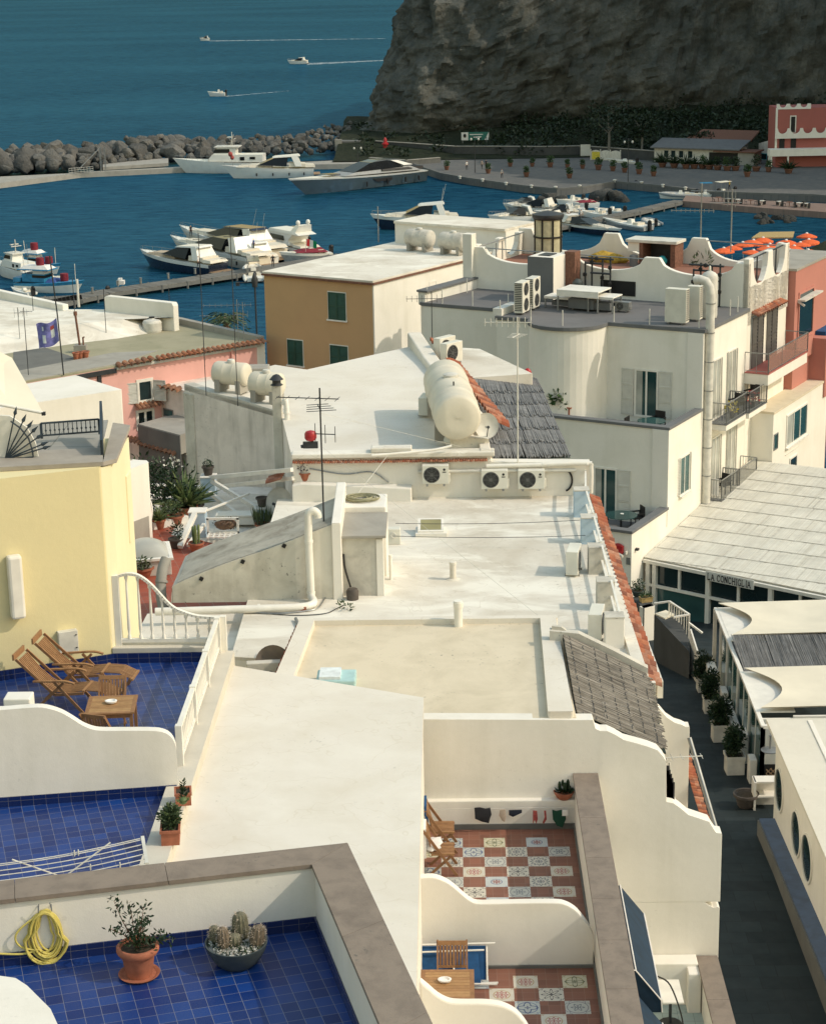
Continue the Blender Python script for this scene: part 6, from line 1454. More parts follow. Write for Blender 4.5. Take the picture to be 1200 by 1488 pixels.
b=B();b.box(tp_[0].x-.12,tp_[0].x+.0,yr_-.06,yr_+.06,zC+.3,tp_[0].z+.02);b.build('post','white_paint',t);b=B();b.box(tp_[-1].x-.06,tp_[-1].x+.06,yr_-.06,yr_+.06,zC+.16,tp_[-1].z+.03);b.build('post','white_paint',t)
def topz(x):
    for c,d in zip(sp_,sp_[1:]):
        if c[0] <=x <=d[0]: return c[2]+(d[2]-c[2])*(x-c[0])/(d[0]-c[0])
    return sp_[-1][2]
for i in range(8):
    x=tp_[0].x+.15+i*(tp_[-1].x-tp_[0].x-.2)/8;h=topz(x)-zb_r-.07
    b=B();b.lathe([(.038,0),(.038,.06),(.02,.09),(.034,.2),(.03,.32*h),(.02,h-.14),(.02,h-.12),(.036,h-.09),(.036,h-.02)],10,(x,yr_,zb_r+.07));b.build('baluster','white_paint',t)
a0,a1=Vc((-4.66,35.5,zC+.16)),Vc((-4.68,30.05,zC+.16));t=thing('side_balustrade','straight white balustrade receding along the marble edge beside the blue terrace','railing',a1)
hr=.68;b=B();b.bar(a0+Vc((0,0,hr)),a1+Vc((0,0,hr)),.085,.05);b.build('top_rail','white_paint',t);b=B();b.bar(a0+Vc((0,0,.1)),a1+Vc((0,0,.1)),.06,.05);b.build('bottom_rail','white_paint',t)
for i in range(4):
    c=a0.lerp(a1,i/3);b=B();b.box(c.x-.055,c.x+.055,c.y-.055,c.y+.055,c.z,c.z+hr+.05);b.build('post','white_paint',t)
for i in range(33):
    if i % 11 ==0: continue
    c=a0.lerp(a1,i/33);b=B();b.lathe([(.03,.12),(.014,.16),(.026,.3),(.014,.56),(.028,.6),(.028,.66)],8,c);b.build('baluster','white_paint',t)
ly=33.72;lz=VZ((0,ly),1176);wire('laundry_line','thin laundry line stretched in front of the terrace wall',[(-.6,ly,lz),(2.18,ly,lz+.02)],.006,'off_white','line')
def cloth(label,name,px,mat,shape,cat='garment',group='laundry on the line'):
    """thin folded cloth: outline in picture pixels on the plane of the line"""
    b=B();P_=[Y(x,y,ly-.02) for x,y in shape];st=random.Random(len(label));n=len(P_)
    fr_=[v+Vc((0,st.uniform(-.025,.0),0)) for v in P_];bk_=[v+Vc((0,.018,0)) for v in fr_]
    c1,c2=sum(fr_,Vc())/n-Vc((0,.02,0)),sum(bk_,Vc())/n
    b.add(fr_+bk_+[c1,c2],[(2*n,(i+1) % n,i) for i in range(n)]+[(2*n+1,n+i,n+(i+1) % n) for i in range(n)]+[(i,(i+1) % n,n+(i+1) % n,n+i) for i in range(n)],True)
    return put(name,mat,b,label,cat,group)
cloth('black top hanging leftmost on the laundry line','dark_garment',0,'cloth_dark',[(689,1174),(697,1173),(705,1175),(712,1174),(714,1183),(712,1188),(710,1196),(700,1194),(690,1189)])
cloth('crumpled beige garment hanging on the laundry line','beige_garment',0,'cloth_beige',[(726,1177),(734,1176),(735,1186),(733,1194),(729,1192),(725,1185)])
cloth('navy bikini piece hanging in the middle of the laundry line','navy_bikini',0,'cloth_blue' if False else 'boat_navy',[(739,1177),(758,1177),(758,1181),(750,1184),(745,1187),(739,1184)])
cloth('red patterned bikini top, left of the two red pieces','red_bikini',0,'cloth_red',[(774,1178),(780,1178),(781,1190),(779,1197),(776,1190),(774,1197)]);cloth('narrow red patterned bikini piece right of the other red one','red_bikini',0,'cloth_red',[(790,1178),(793,1178),(794,1190),(790,1197),(788,1195),(791,1188)])
cloth('dark green top hanging rightmost on the laundry line','green_top',0,'cloth_green',[(802,1177),(808,1178),(815,1177),(821,1178),(822,1190),(817,1202),(809,1200),(803,1190)])
b=B();c=Y(821,1178,ly-.03);b.box(c.x-.06,c.x+.05,c.y-.02,c.y,c.z-.1,c.z+.02);put('white_cloth','cloth_white',b,'small white cloth pinned beside the green top','cloth')
p=Z(818,1159,26.39);p.y=34.1;p=Vc((Y(818,1159,34.12).x,33.93,26.39))
t=thing('succulent_bowl','brown bowl of green cactus pads standing on the terrace ledge','potted plant',p);b=B();b.lathe([(.1,0),(.15,.05),(.19,.13),(.2,.16),(.17,.16),(.15,.12)],24);b.build('bowl','terracotta',t,True)
b=B()
for x,y,z,r_ in ((-.08,.02,.26,.055),(.08,.05,.28,.06),(.02,.0,.22,.07),(-.02,.06,.3,.05),(.11,-.02,.2,.05)): b.ball((x,y,z),r_*.6,r_*.45,r_*1.7,9,7)
for _ in range(120): a=ru(0,6.28);q=.15*random.random();b.leaf((q*cos(a),q*sin(a),.15),(cos(a),sin(a),ru(.3,1.2)),.03,.1)
b.build('cactus_pads','leaf_dark',t,True)
for (px,py),lb_3,m_ in (((634,1232),'wooden folding chair draped with a blue towel on the tiled terrace','blue_cloth'),((633,1264),'wooden folding chair draped with a white towel on the tiled terrace','cloth_white')):
    p=Z(px,py,zT);p.x=-.28;folding_chair(lb_3,p,PI/2)
    b=B();q=[(-.33,-.24,.93),(-.33,.24,.93),(-.24,.25,.72),(-.2,.24,.5),(-.08,.23,.47),(-.08,-.23,.47),(-.2,-.24,.5),(-.24,-.24,.72)]
    v=[Vc(p)+Vc((-.1+x*1.0,y,z)) for x,y,z in q]
    if m_ =='blue_cloth':
        for i in range(5): b.box(p.x-.36+.008*i,p.x-.31+.006*i,p.y-.25,p.y+.25,p.z+.86-.1*i,p.z+.97-.1*i)
    else:
        b.ball((p.x-.2,p.y,p.z+.53),.17,.25,.09,12,7,nz=.5,seed=4);b.box(p.x-.37,p.x-.31,p.y-.24,p.y+.2,p.z+.35,p.z+.93)
    put('towel',m_,b,'blue towel over the farther folding chair on the tiled terrace' if m_ =='blue_cloth' else 'white towel heaped on the nearer folding chair on the tiled terrace','towel',bev=.015)
t2=zT+.72;p=[Z(x,y,t2) for x,y in ((617,1412),(689,1411),(689,1449),(617,1446))];cen2=(p[1]+p[2])/2+Vc((-.42,0,0));wood_table('square teak table with a shell ashtray on the lower tiled terrace',cen2,zT,.84,.9,0)
q=Z(646,1427,t2);shell('silver shell ashtray on the teak table of the lower tiled terrace',(q.x,q.y,t2+.003))
folding_chair('wooden folding chair behind the teak table on the lower tiled terrace',(Z(657,1400,zT+.6).x,cen2.y+.72,zT),0)
t=thing('folded_sunbed','two folded blue sunbeds with white tube frames leaning on the curved wall','sunbed',(-.1,28.2,zT))
y_=28.35;k1=[Y(616,1372,y_),Y(712,1374,y_)];zl_,zh_=zT+.08,k1[0].z
xa,xb=-.62,k1[1].x
b=B();b.add([(xa,y_-.28,zl_),(xb-.06,y_-.28,zl_),(xb-.06,y_,zh_-.05),(xa,y_,zh_-.05),(xa,y_-.25,zl_),(xb-.06,y_-.25,zl_),(xb-.06,y_+.03,zh_-.05),(xa,y_+.03,zh_-.05)],[(0,1,2,3),(7,6,5,4),(0,4,5,1),(2,6,7,3),(1,5,6,2),(0,3,7,4)]);b.build('canvas','blue_cloth',t)
b=B();b.add([(xa+.5,y_-.42,zl_),(xb-.16,y_-.42,zl_),(xb-.2,y_-.12,zh_-.12),(xa+.5,y_-.12,zh_-.12),(xa+.5,y_-.4,zl_),(xb-.16,y_-.4,zl_),(xb-.2,y_-.1,zh_-.12),(xa+.5,y_-.1,zh_-.12)],[(0,1,2,3),(7,6,5,4),(0,4,5,1),(2,6,7,3),(1,5,6,2),(0,3,7,4)]);b.build('canvas','blue_cloth',t)
b=B();b.tube([(xa,y_-.02,zh_),(xb+.08,y_-.02,zh_+.02)],.016,8);b.tube([(xa,y_-.1,zh_-.09),(xb-.1,y_-.1,zh_-.06)],.016,8);b.tube([(xb-.06,y_,zh_-.03),(xb-.06,y_-.3,zl_)],.016,8);b.tube([(xb-.6,y_-.12,zh_-.1),(xb-.6,y_-.43,zl_)],.016,8);b.tube([(xa,y_-.36,zT+.05),(xb+.12,y_-.36,zT+.07)],.018,8);b.tube([(xb-.62,y_-.46,zT+.12),(xb+.1,y_-.46,zT+.1)],.016,8);b.build('tube_frame','white_paint',t)
for i,(ya_,yb_) in enumerate(((32.45,29.35),(29.2,23.5))):
    t=thing('window_awning',['navy awning with white piping below the stone parapet, farther one','navy awning with white piping below the stone parapet, nearer one at the frame edge'][i],'awning',(2.7,(ya_+yb_)/2,24))
    z0=25.35-.35*i;prf=[(2.64,z0),(2.98,z0-.05),(3.42,z0-.62),(3.44,z0-.85)]
    b=B();m_=len(prf);th=.03
    o=[(x,y,z) for y in (ya_,yb_) for x,z in prf]+[(x-.01,y,z-th) for y in (ya_,yb_) for x,z in prf]
    b.add(o,[(j,j+1,m_+j+1,m_+j) for j in range(m_-1)]+[(2*m_+j+1,2*m_+j,3*m_+j,3*m_+j+1) for j in range(m_-1)]);b.build('canopy','navy_awning',t)
    for y in (ya_,yb_): b=B();b.add([(x,y,z-.006) for x,z in prf]+[(2.64,y,z0-.85)],[(0,1,2,3,4)]);b.add([(x,y+.004,z-.006) for x,z in prf]+[(2.64,y+.004,z0-.85)],[(4,3,2,1,0)]);b.build('side_flap','navy_awning',t)
    b=B();b.tube([(2.98,ya_,z0-.04),(2.98,yb_,z0-.04)],.014,6);b.tube([(3.43,ya_,z0-.62),(3.43,yb_,z0-.62)],.014,6);b.tube([(x,yb_-.004,z+.004) for x,z in prf],.012,6);b.build('piping','cloth_white',t)
q=Z(974,1440,zE-.9+.74);t=thing('white_table','plain white table on the small lower terrace at the bottom edge','table',(q.x,q.y,zE-.88));b=B();b.box(-.2,.2,-.45,.4,.7,.74);b.build('table_top','white_paint',t,True,.01);b=B();b.tube([(0,0,0),(0,0,.7)],.03,8);b.lathe([(.25,0),(.22,.03),(.03,.05)],12);b.build('pedestal','dark_metal',t,True)
wire('hanging_cable','black cable looping from the navy awning to the white table',smooth_line([(3.45,30.2,24.7),(3.7,30.4,24.4),(3.95,30.6,23.6),(4.0,30.7,22.9)],5),.015,'black')
antenna('white comb aerial lying sideways by the stepped gable above the alley',Z(968,1108,26.9),.1,[(.1,(1,.1),1.0,6,.35,False)],'off_white')
tube_thing('handrail','grey pipe handrail running along the alley side behind the stepped gable',[Y(1001,1072,37.9),Z(1042,1212,24.2)],.05,'grey_metal','pipe')
t=thing('tiled_sill','long red tiled sill on the alley wall behind the stepped gable','sill',Z(1000,1150,24.6));tile_strip(t,Z(990,1096,25.3)+Vc((0,0,0)),Z(1017,1188,24.3),-.2,.05,24,'roof_tile','tile_run')
b=B();b.prism([(4.12,34.4),(4.62,34.4),(4.62,37.9),(4.12,37.9)],17,24.6);put('alley_wing','grey_plaster',b,'narrow grey walled wing between the two scalloped walls on the alley','house')
b=B();b.prism([(4.05,37.9),(4.05,46),(3.9,52),(3.7,52),(3.7,37.9)],15.5,26.6)
tube_thing('thin_pole','thin white pole standing by the reed canopy corner',[Y(972,1108,34.4),Y(977,1168,34.4)],.02,'off_white','pole')
b=B();
for i in range(5): c=Y(964+i*2.0,1112+i*6,34.25);b.box(c.x-.05,c.x+.1,34.2,34.24,c.z-.5,c.z)
put('black_garment','cloth_dark',b,'black garment hanging behind the stepped gable corner','garment')
def reed_canopy(name,label,c4,nrow,per,mat,wd=.02,ragged=.08,along=0,sagk=0.):
    """c4 = four corners (back-left, back-right, front-right, front-left); reeds run left-right in many rows, or front-back when along=1"""
    t=thing(name,label,'canopy',c4[3]);bl,br,fr_,fl_=[Vc(q) for q in c4];st=random.Random(len(label));b=B()
    P_=lambda s,f: bl.lerp(br,s).lerp(fl_.lerp(fr_,s),f)
    if not along:
        n=per
        for i in range(n):
            f=(i+st.uniform(-.3,.3))/n;s0=-st.uniform(0,ragged)*.15+.01;s1=1+st.uniform(-ragged,ragged*.6);k=st.uniform(-.012,.012)
            for a,c in ((s0,.34),(.33,.67),(.66,s1)):
                b.bar(P_(a,f+k*a)+Vc((0,0,st.uniform(0,.03))),P_(c,f+k*c)+Vc((0,0,st.uniform(0,.03))),wd*st.uniform(.7,1.5),wd)
    else:
        for r_ in range(nrow):
            f0,f1=r_/nrow,(r_+1)/nrow
            for i in range(per):
                s=(i+st.uniform(-.4,.4))/per;k=st.uniform(-.02,.02)
                if st.random() < .04: continue
                b.bar(P_(s,f0-st.uniform(0,.25)/nrow)+Vc((0,0,.02)),P_(s+k,f1+st.uniform(0,ragged*3.5)/nrow)+Vc((0,0,.05+st.uniform(0,.03))),wd*st.uniform(.6,1.4),wd)
    b.build('reed_mat',mat,t)
    b=B();dn_=Vc((0,0,-.06));b.add([v+dn_ for v in (bl,br,fr_,fl_)]+[v+dn_*1.6 for v in (bl,br,fr_,fl_)],[(0,3,2,1),(4,5,6,7),(0,1,5,4),(1,2,6,5),(2,3,7,6),(3,0,4,7)]);b.build('backing_net','shade_net',t)
    b=B()
    for s in ((.08,.22,.36,.5,.64,.78,.92) if not along else ()):
        n=40
        for i in range(n):
            if st.random() < .45: continue
            b.bar(P_(s+st.uniform(-.006,.006),i/n)+Vc((0,0,.04)),P_(s+st.uniform(-.006,.006),(i+1)/n)+Vc((0,0,.04)),.009,.008)
    if b.V: b.build('binding','dark_metal',t)
    return t
rc=[Y(812,917,37.9),Y(944,983,37.6),Y(970,1092,34.1),Y(831,1046,34.1)]
rc=[Vc((2.22,37.9,28.28)),Vc((4.02,37.7,27.42)),Vc((4.0,34.34,27.2)),Vc((2.28,34.34,27.98))]
reed_canopy('reed_canopy','tan split reed canopy sloping from the buff roof towards the alley',rc,1,250,'reed_tan',.016,.06)
b=B();b.wall((1.95,37.95),(4.0,37.8),[(0,28.35),(.6,28.3),(1.3,27.95),(2.05,27.55)],.2,zb=26.5);b.wall((2.0,38.05),(2.6,38.0),[(0,28.42),(.2,28.4),(.6,28.1)],.1,zb=27.3);put('canopy_wall','flaked_plaster',b,'low sloping wall with crumbling edge behind the tan reed canopy','wall')
zD=27.75
dc=[Z(688,554,zD+.2),Z(781,553,zD-.25),Z(828,661,zD-.3),Z(716,664,zD+.15)]
reed_canopy('dark_reed_canopy','dark grey layered reed canopy right of the big cream roof',dc,6,150,'reed_dark',.03,.09,1)
blk_=[Vc(Z(*q,28.)[:2]) for q in ((640,503),(697,507),(774,543),(684,549))];t=thing('roof_block','low white roof block behind the dark reed canopy','house',(*blk_[2],20));b=B();b.prism(blk_,20,28.);b.build('wall','roof_white',t,bev=.04)
b=B();c=Z(766,546,27.75);b.ball((c.x,c.y-.12,c.z),.16,.1,.3,10,7);put('red_buoy','red_paint',b,'small red rounded object on the edge of the low white roof block','buoy')
zR=28.5
n_,f_=Z(664,606,29.45),Z(647,556,29.45);ax_=(f_-n_);ax_.z=0;Lt=min(7.,ax_.length+.6);cm=(n_+f_)/2
plain('roof_tank_paint',(.66,.61,.5),.6,.14,1.2)
tank('large cream cylindrical tank lying on the big cream roof',(cm.x,cm.y,zR+.1),(ax_.x,ax_.y),Lt,.66,dirty='roof_tank_paint')
b=B();c=Z(664,650,zR);b.ball((c.x+.1,c.y+.25,zR+.15),.5,.35,.2,12,6,nz=.3);b.wall((c.x-.2,c.y-.1),(c.x+.9,c.y-.1),[(0,zR+.35),(1.1,zR+.25)],.3,zb=zR);put('tank_plinth','roof_white',b,'rough plastered plinth under the near end of the large tank','plinth')
ant=Z(660,640,zR);antenna('thin mast with a ring aerial in front of the large cream tank',(ant.x,ant.y-.1,zR),1.75,[],'dark_metal',.025)
b=B();b.lathe([(.26,0),(.28,.02),(.1,.09),(.02,.1)],16,(ant.x-.02,ant.y-.1,zR+1.2));put('ring_aerial','grey_metal',b,'flat round aerial on the mast before the large tank','aerial')
wire('black_hose','black hose drooping over the near end of the large tank',smooth_line([(ant.x-.1,ant.y-.1,zR+1.15),(ant.x-.5,ant.y-.15,zR+.7),(ant.x-.45,ant.y-.2,zR+.1)],5),.02)
tube_thing('white_pipe','white pipe running along the front edge of the big cream roof',[Z(540,662,zR+.2),Z(620,655,zR+.22),Z(656,648,zR+.3)],.035,'white_paint')
ac_unit('single outdoor unit on the big cream roof left of the large tank',Z(618,602,zR),R(80),group=None,mark=False)
for px,lab in ((646,'left one of two outdoor units beside the orange ridge tiles'),(656,'right one of two outdoor units beside the orange ridge tiles')): ac_unit(lab,Z(px,520 if px < 650 else 528,zR-.1),R(50),.85,.7,.3,'outdoor units by the ridge tiles',mark=False)
c=Z(452,652,zR+.12);t=thing('pressure_vessel','round red pressure vessel with pump on the front edge of the cream roof','pressure vessel',c);b=B();b.lathe([(.03,.22),(.13,.25),(.17,.31),(.17,.44),(.13,.5),(.03,.53)],20);b.build('vessel','red_paint',t,True);b=B();b.box(-.22,.2,-.06,.06,.02,.2);b.tube([(-.1,0,.1),(-.28,0,.06)],.05,8);b.tube([(.05,0,.1),(.05,0,.24)],.03,8);b.build('pump','dark_metal',t,True)
for px,py,lab in ((633,701,'outdoor unit on the white wall below the tile trim, leftmost of three'),(718,708,'outdoor unit on the white wall, middle one of three'),(771,708,'outdoor unit on the white wall, rightmost of three')):
    x,z=fz(px,py);ac_unit(lab,(x,yf-.25,z),0,.74,.54,.28,'outdoor units on the white wall')
tube_thing('wall_pipe','white pipe running along the top of the white wall and down its right end',[(.9,yf-.14,zU-.28),(2.2,yf-.14,zU-.27),(xR-.12,yf-.14,zU-.24),(xR+.02,yf-.14,zU-.34),(xR+.02,yf-.14,zU-1.1)],.06,'white_paint',joints=(.3,.55))
tube_thing('wall_pipe','second white pipe lower on the white wall starting at the tile trim',[(-1.0,yf-.12,zU-.42),(1.0,yf-.12,zU-.42),(xR-.4,yf-.12,zU-.44)],.05,'off_white')
tube_thing('vent_pipe','short white vent pipe standing before the white wall',[(*Z(565,702,zL)[:2],zL),(*Z(565,702,zL)[:2],zL+.55)],.06,'white_paint',joints=(.98,))
x,z=fz(815,697);pts=[(x+.2*cos(a)+.1,yf-.08,z+.3*sin(a)) for a in [R(100-k*14) for k in range(14)]];wire('wall_hose','black hose curled on the white wall beside the rightmost outdoor unit',pts,.028,'black')
wire('wall_cable','loose grey cable sagging along the white wall left of the units',smooth_line([(*[fz(450,680)[0]],yf-.06,fz(450,680)[1]),(fz(500,688)[0],yf-.06,fz(500,688)[1]),(fz(540,685)[0],yf-.06,fz(540,685)[1]),(fz(565,700)[0],yf-.06,fz(565,700)[1])],5),.02,'grey_metal')
c=Z(706,650,zR);dish('pale satellite dish between the big tank and the dark reed canopy',(c.x,c.y,zR),(.15,-1,.35),.36,pole=.62)
m_=fz(752,690);antenna('tall mast with comb aerials standing before the dark reed canopy',(m_[0],yf-.1,zL+.4),4.7,[(4.55,(-1,.1),1.3,9,.3,True),(4.2,(-.4,-1),.6,5,.45,False)],'off_white',.022)
antenna('short mast with comb aerial on the corner of the ochre house wall',Z(628,500,26.4),2.2,[(1.9,(-1,0),1.5,8,.35,True)],'dark_metal',.02)
for px,py,lab,L_ in ((337,572,'lying cream tank on the left edge of the cream roof, left of two',1.25),(388,588,'lying cream tank beside the chimney, right of two',1.1)):
    c=Z(px,py,zR+.02);tank(lab,(c.x,c.y+.2,zR+.05),(.95,-.4),L_,.37,dirty='roof_tank_paint')
b=B();c=Z(365,552,zR);b.box(c.x-.5,c.x+.6,c.y-.3,c.y+.4,zR,zR+.45);put('slab_block','concrete',b,'flat grey concrete block behind the two smaller tanks','block',bev=.03)
c=Z(404,606,zR);t=thing('chimney','slim plastered chimney with dark cowl at the left corner of the cream roof','chimney',(c.x,c.y,zR));b=B();b.box(-.14,.14,-.14,.14,-4.5,1.0);b.build('shaft','aged_plaster',t,True,.02);b=B();b.lathe([(.2,1.0),(.13,1.05),(.13,1.15),(.22,1.17),(.1,1.3),(.02,1.33)],10);b.build('cowl','dark_metal',t,True)
tube_thing('downpipe','white downpipe running down beside the slim chimney',[(c.x+.2,c.y-.2,zR+.45),(c.x+.3,c.y-.28,zR+.2),(c.x+.3,c.y-.3,zR-4.5)],.08,'white_paint',joints=(.5,))
b=B();b.tube([(c.x+.38,c.y-.25,zR-.3),(c.x+.6,c.y-.9,zR-5)],.14,8);
b=B(lm);
antenna('tall thin mast on the left wall of the cream roof',Z(300,575,zR),5.2,[(5.0,(1,0),.6,4,.2,False)],'dark_metal',.014);antenna('second tall thin mast left of the slim chimney',Z(346,590,zR),5.6,[(5.3,(1,.3),.7,5,.25,False),(4.6,(-1,.3),.5,4,.2,False)],'dark_metal',.014)
def onroof(px,py): return Z(px,py,zL)
a_,c_=onroof(425,729),onroof(598,729);b=B();b.wall((a_.x,a_.y),(c_.x,c_.y),[(0,VZ(a_,693)-.25),(.25,VZ(a_,693)-.2),((c_-a_).length,zL+.38)],.75,zb=zL-.05);put('stair_parapet','clean_plaster',b,'white sloping stair parapet at the foot of the white wall','parapet',bev=.03)
zp=VZ(a_,693)-.2;pot('terracotta pot of purple flowers on the left end of the stair parapet',(a_.x+.35,a_.y+.35,zp),.17,.24,'terracotta','bush',n=160,tall=.3,lm='leaf_purple',pw=.2)
t=thing('tile_stack','few orange roof tiles capping the wall end left of the stair parapet','roof tiles',(a_.x-.2,a_.y+.4,zp));tile_strip(t,(a_.x-.3,a_.y+.15,zp+.1),(a_.x-.25,a_.y+.75,zp+.1),-.45,.12,3,'roof_tile','tiles')
wy=onroof(255,873).y;B0=Y(248,850,wy);C0=Y(483,762,wy);zc0=C0.z;yb_=Z(495,722,zc0).y;BL_=Y(262,803,45.2)
wg_=thing('stair_cover','large wedge shaped plastered stair cover with dirty sloping top on the long roof','roof structure',(-4.5,wy,zL))
xl,xr=B0.x,C0.x;zl0=B0.z;yb_=min(yb_,wy+2.6);prof=smooth_line([(0,zL+.1),(.04,zl0-.12),(.14,zl0+.02),((xr-xl)*.3,zl0+(zc0-zl0)*.3+.02),((xr-xl)*.65,zl0+(zc0-zl0)*.64),(xr-xl,zc0)],4)
b=B();b.wall((xl,wy),(xr,wy),prof,yb_-wy,zb=zL-.05);b.build('wedge','aged_plaster',wg_,bev=.05)
b=B();tp2=[(xl+s,z+.012) for s,z in prof if s > .1]
for (s,z),(u,v) in zip(tp2,tp2[1:]): b.quad((s,wy+.03,z),(u,wy+.03,v),(u,yb_-.03,v),(s,yb_-.03,z))
b.build('weathered_skin','weathered_top',wg_)
b=B();b.box(xr-.02,xr+.2,wy-.06,yb_+.1,zL-.02,zc0+.05);b.add([(xr-.02,wy-.06,zc0+.049),(xr+.2,wy-.06,zc0+.049),(xr+.2,yb_+.1,zc0+.049),(xr-.02,yb_+.1,zc0+.049),(xr-.02,yb_,zc0+.35),(xr+.2,yb_,zc0+.35),(xr-.02,yb_+.1,zc0+.35),(xr+.2,yb_+.1,zc0+.35)],[(0,1,5,4),(4,5,7,6),(3,6,7,2),(0,4,6,3),(1,2,7,5)]);b.build('fin_wall','clean_plaster',wg_,bev=.02)
for px,py in ((293,841),(353,816),(413,793)):
    v=Y(px,py,wy-.01);b=B(MT((v.x,wy-.01,v.z)) @ MR(.5,4,'Y'));b.box(-.045,.045,-.03,.03,-.045,.045);b.build('vent_hole','black',wg_)
y0=wy-.16;tube_thing('drain_pipe','thick white drain pipe bent over the stair cover and along the roof',[Y(462,752,y0),Y(461,746,y0),Y(455,742,y0),Y(449,746,y0),Y(448,756,y0),Y(449,800,y0),Y(452,860,y0),Y(452,866,y0),Z(446,881,zL+.1),Z(330,886,zL+.1),Z(226,889,zL+.1)],.095,'white_paint',joints=(.47,.62,.86),jr=1.12)
v=Y(455,742,y0);b=B();b.tube([v,v+Vc((.22,.05,.03)),v+Vc((.38,.1,-.25))],.095,12);
c=onroof(474,860);antenna('tall dark mast with two comb aerials rising before the stair cover',(c.x,c.y,zL),5.0,[(4.75,(-1,.2),1.5,7,.45,False),(4.5,(-.2,1),.7,4,.7,False),(3.9,(1,-.2),.5,3,.5,True)],'dark_metal',.022)
for i in range(3): b=B();b.box(c.x-.03,c.x+.1,c.y-.08,c.y-.02,zL+.35+i*.17,zL+.45+i*.17);put('junction_box','off_white' if i !=1 else 'black',b,['lowest white junction box on the dark mast','black junction box on the dark mast','uppermost white junction box on the dark mast'][i],'box')
b=B();v=onroof(438,888);b.box(v.x-.12,v.x+.12,v.y-.06,v.y+.08,zL,zL+.12);put('brick','terracotta',b,'loose terracotta brick lying by the drain pipe','brick')
wire('cable_bundle','bundle of loose cables lying on the roof along the drain pipe',smooth_line([tuple(onroof(x,y)+Vc((0,0,.03))) for x,y in ((300,893),(350,891),(400,893),(440,890),(462,885),(474,868))],6),.018,'grey_metal');wire('cable_bundle','thin cable wandering over the roof to the tiles strip',smooth_line([tuple(onroof(x,y)+Vc((0,0,.02))) for x,y in ((360,889),(420,895),(470,893),(490,885),(500,880))],6),.012,'dark_metal')
tube_thing('grey_pipe','short grey pipe lying on the roof beside the tile strip',[onroof(430,902)+Vc((0,0,.05)),onroof(441,925)+Vc((0,0,.05))],.04,'grey_metal')
b=B();c=onroof(501,886);b.cloud((c.x,c.y,zL+.08),.2,.15,.1,70,.04,.1,.5);put('weed','leaf_olive',b,'green weed growing at the foot of the stair cover fin','plant')
ha,hb=onroof(498,866),onroof(557,866);zh=VZ(ha,781);t=thing('roof_hut','small roof hut with flaking wall and grey slab beside the stair cover','hut',ha)
b=B();b.box(ha.x,hb.x,ha.y,ha.y+1.6,zL-.02,zh);b.build('wall','flaked_plaster',t);zt_2=zh+.06;yb2=min(Z(490,750,zh+.1).y,ha.y+2.6)
b=B();b.add([(ha.x-.08,ha.y-.12,zh),(hb.x+.1,ha.y-.12,zh),(hb.x+.1,yb2,zh+.12),(ha.x-.08,yb2,zh+.12),(ha.x-.08,ha.y-.12,zh+.07),(hb.x+.1,ha.y-.12,zh+.07),(hb.x+.1,yb2,zh+.19),(ha.x-.08,yb2,zh+.19)],[(3,2,1,0),(4,5,6,7),(0,1,5,4),(1,2,6,5),(2,3,7,6),(3,0,4,7)]);b.build('slab','concrete',t,bev=.012)
b=B();b.box(hb.x-.14,hb.x+.02,ha.y-.03,ha.y+.3,zL,zh-.05);b.build('corner_strip','clean_plaster',t)
b=B();b.box(ha.x-.05,hb.x+.05,yb2+.02,yb2+1.2,zL,zh+.32);b.build('rear_block','clean_plaster',t,bev=.03)
cc_=((ha.x+hb.x)/2-.1,yb2+.65,zh+.34);t=thing('hose_coil','olive garden hose coiled flat on top of the roof hut','hose',cc_);b=B();rr=random.Random(6)
for k in range(9):
    rx,ry=.2+.045*k*.7+rr.uniform(-.03,.03),.16+.03*k*.8;ox,oy=rr.uniform(-.05,.05),rr.uniform(-.04,.04);b.tube([(ox+rx*cos(a),oy+ry*sin(a),.02+.012*(k % 4)) for a in [2*PI*i/26 for i in range(26)]],.016,6,closed=True)
b.build('coil','hose_olive',t,True)
wire('hut_cable','thick black cable hanging down the flaking wall of the roof hut',smooth_line([(ha.x+.05,ha.y-.04,zh-.4),(ha.x+.08,ha.y-.06,zL+.7),(ha.x+.2,ha.y-.08,zL+.25)],5),.025,'black')
b=B();b.lathe([(.14,0),(.15,.2),(.12,.26),(.02,.27)],12,(ha.x+.25,ha.y-.25,zL));put('bucket','dark_pot',b,'dark round bucket at the foot of the roof hut','bucket')
c=onroof(572,790);t=thing('meter_box','white box with round meter standing right of the roof hut','box',(c.x,c.y,zL));b=B();b.box(-.18,.18,-.1,.15,0,.42);b.build('casing','plastic_white',t,True,.015);b=B(MT((0,-.105,.26)) @ MR(PI/2,4,'X'));b.lathe([(.08,0),(.08,.015),(.06,.02),(.05,.01),(.001,.01)],18);b.build('dial','off_white',t,True)
tube_thing('vent_pipe','thin white pipe standing at the right corner of the roof hut',[onroof(568,842),onroof(568,842)+Vc((0,0,.62))],.04,'white_paint',joints=(.97,))
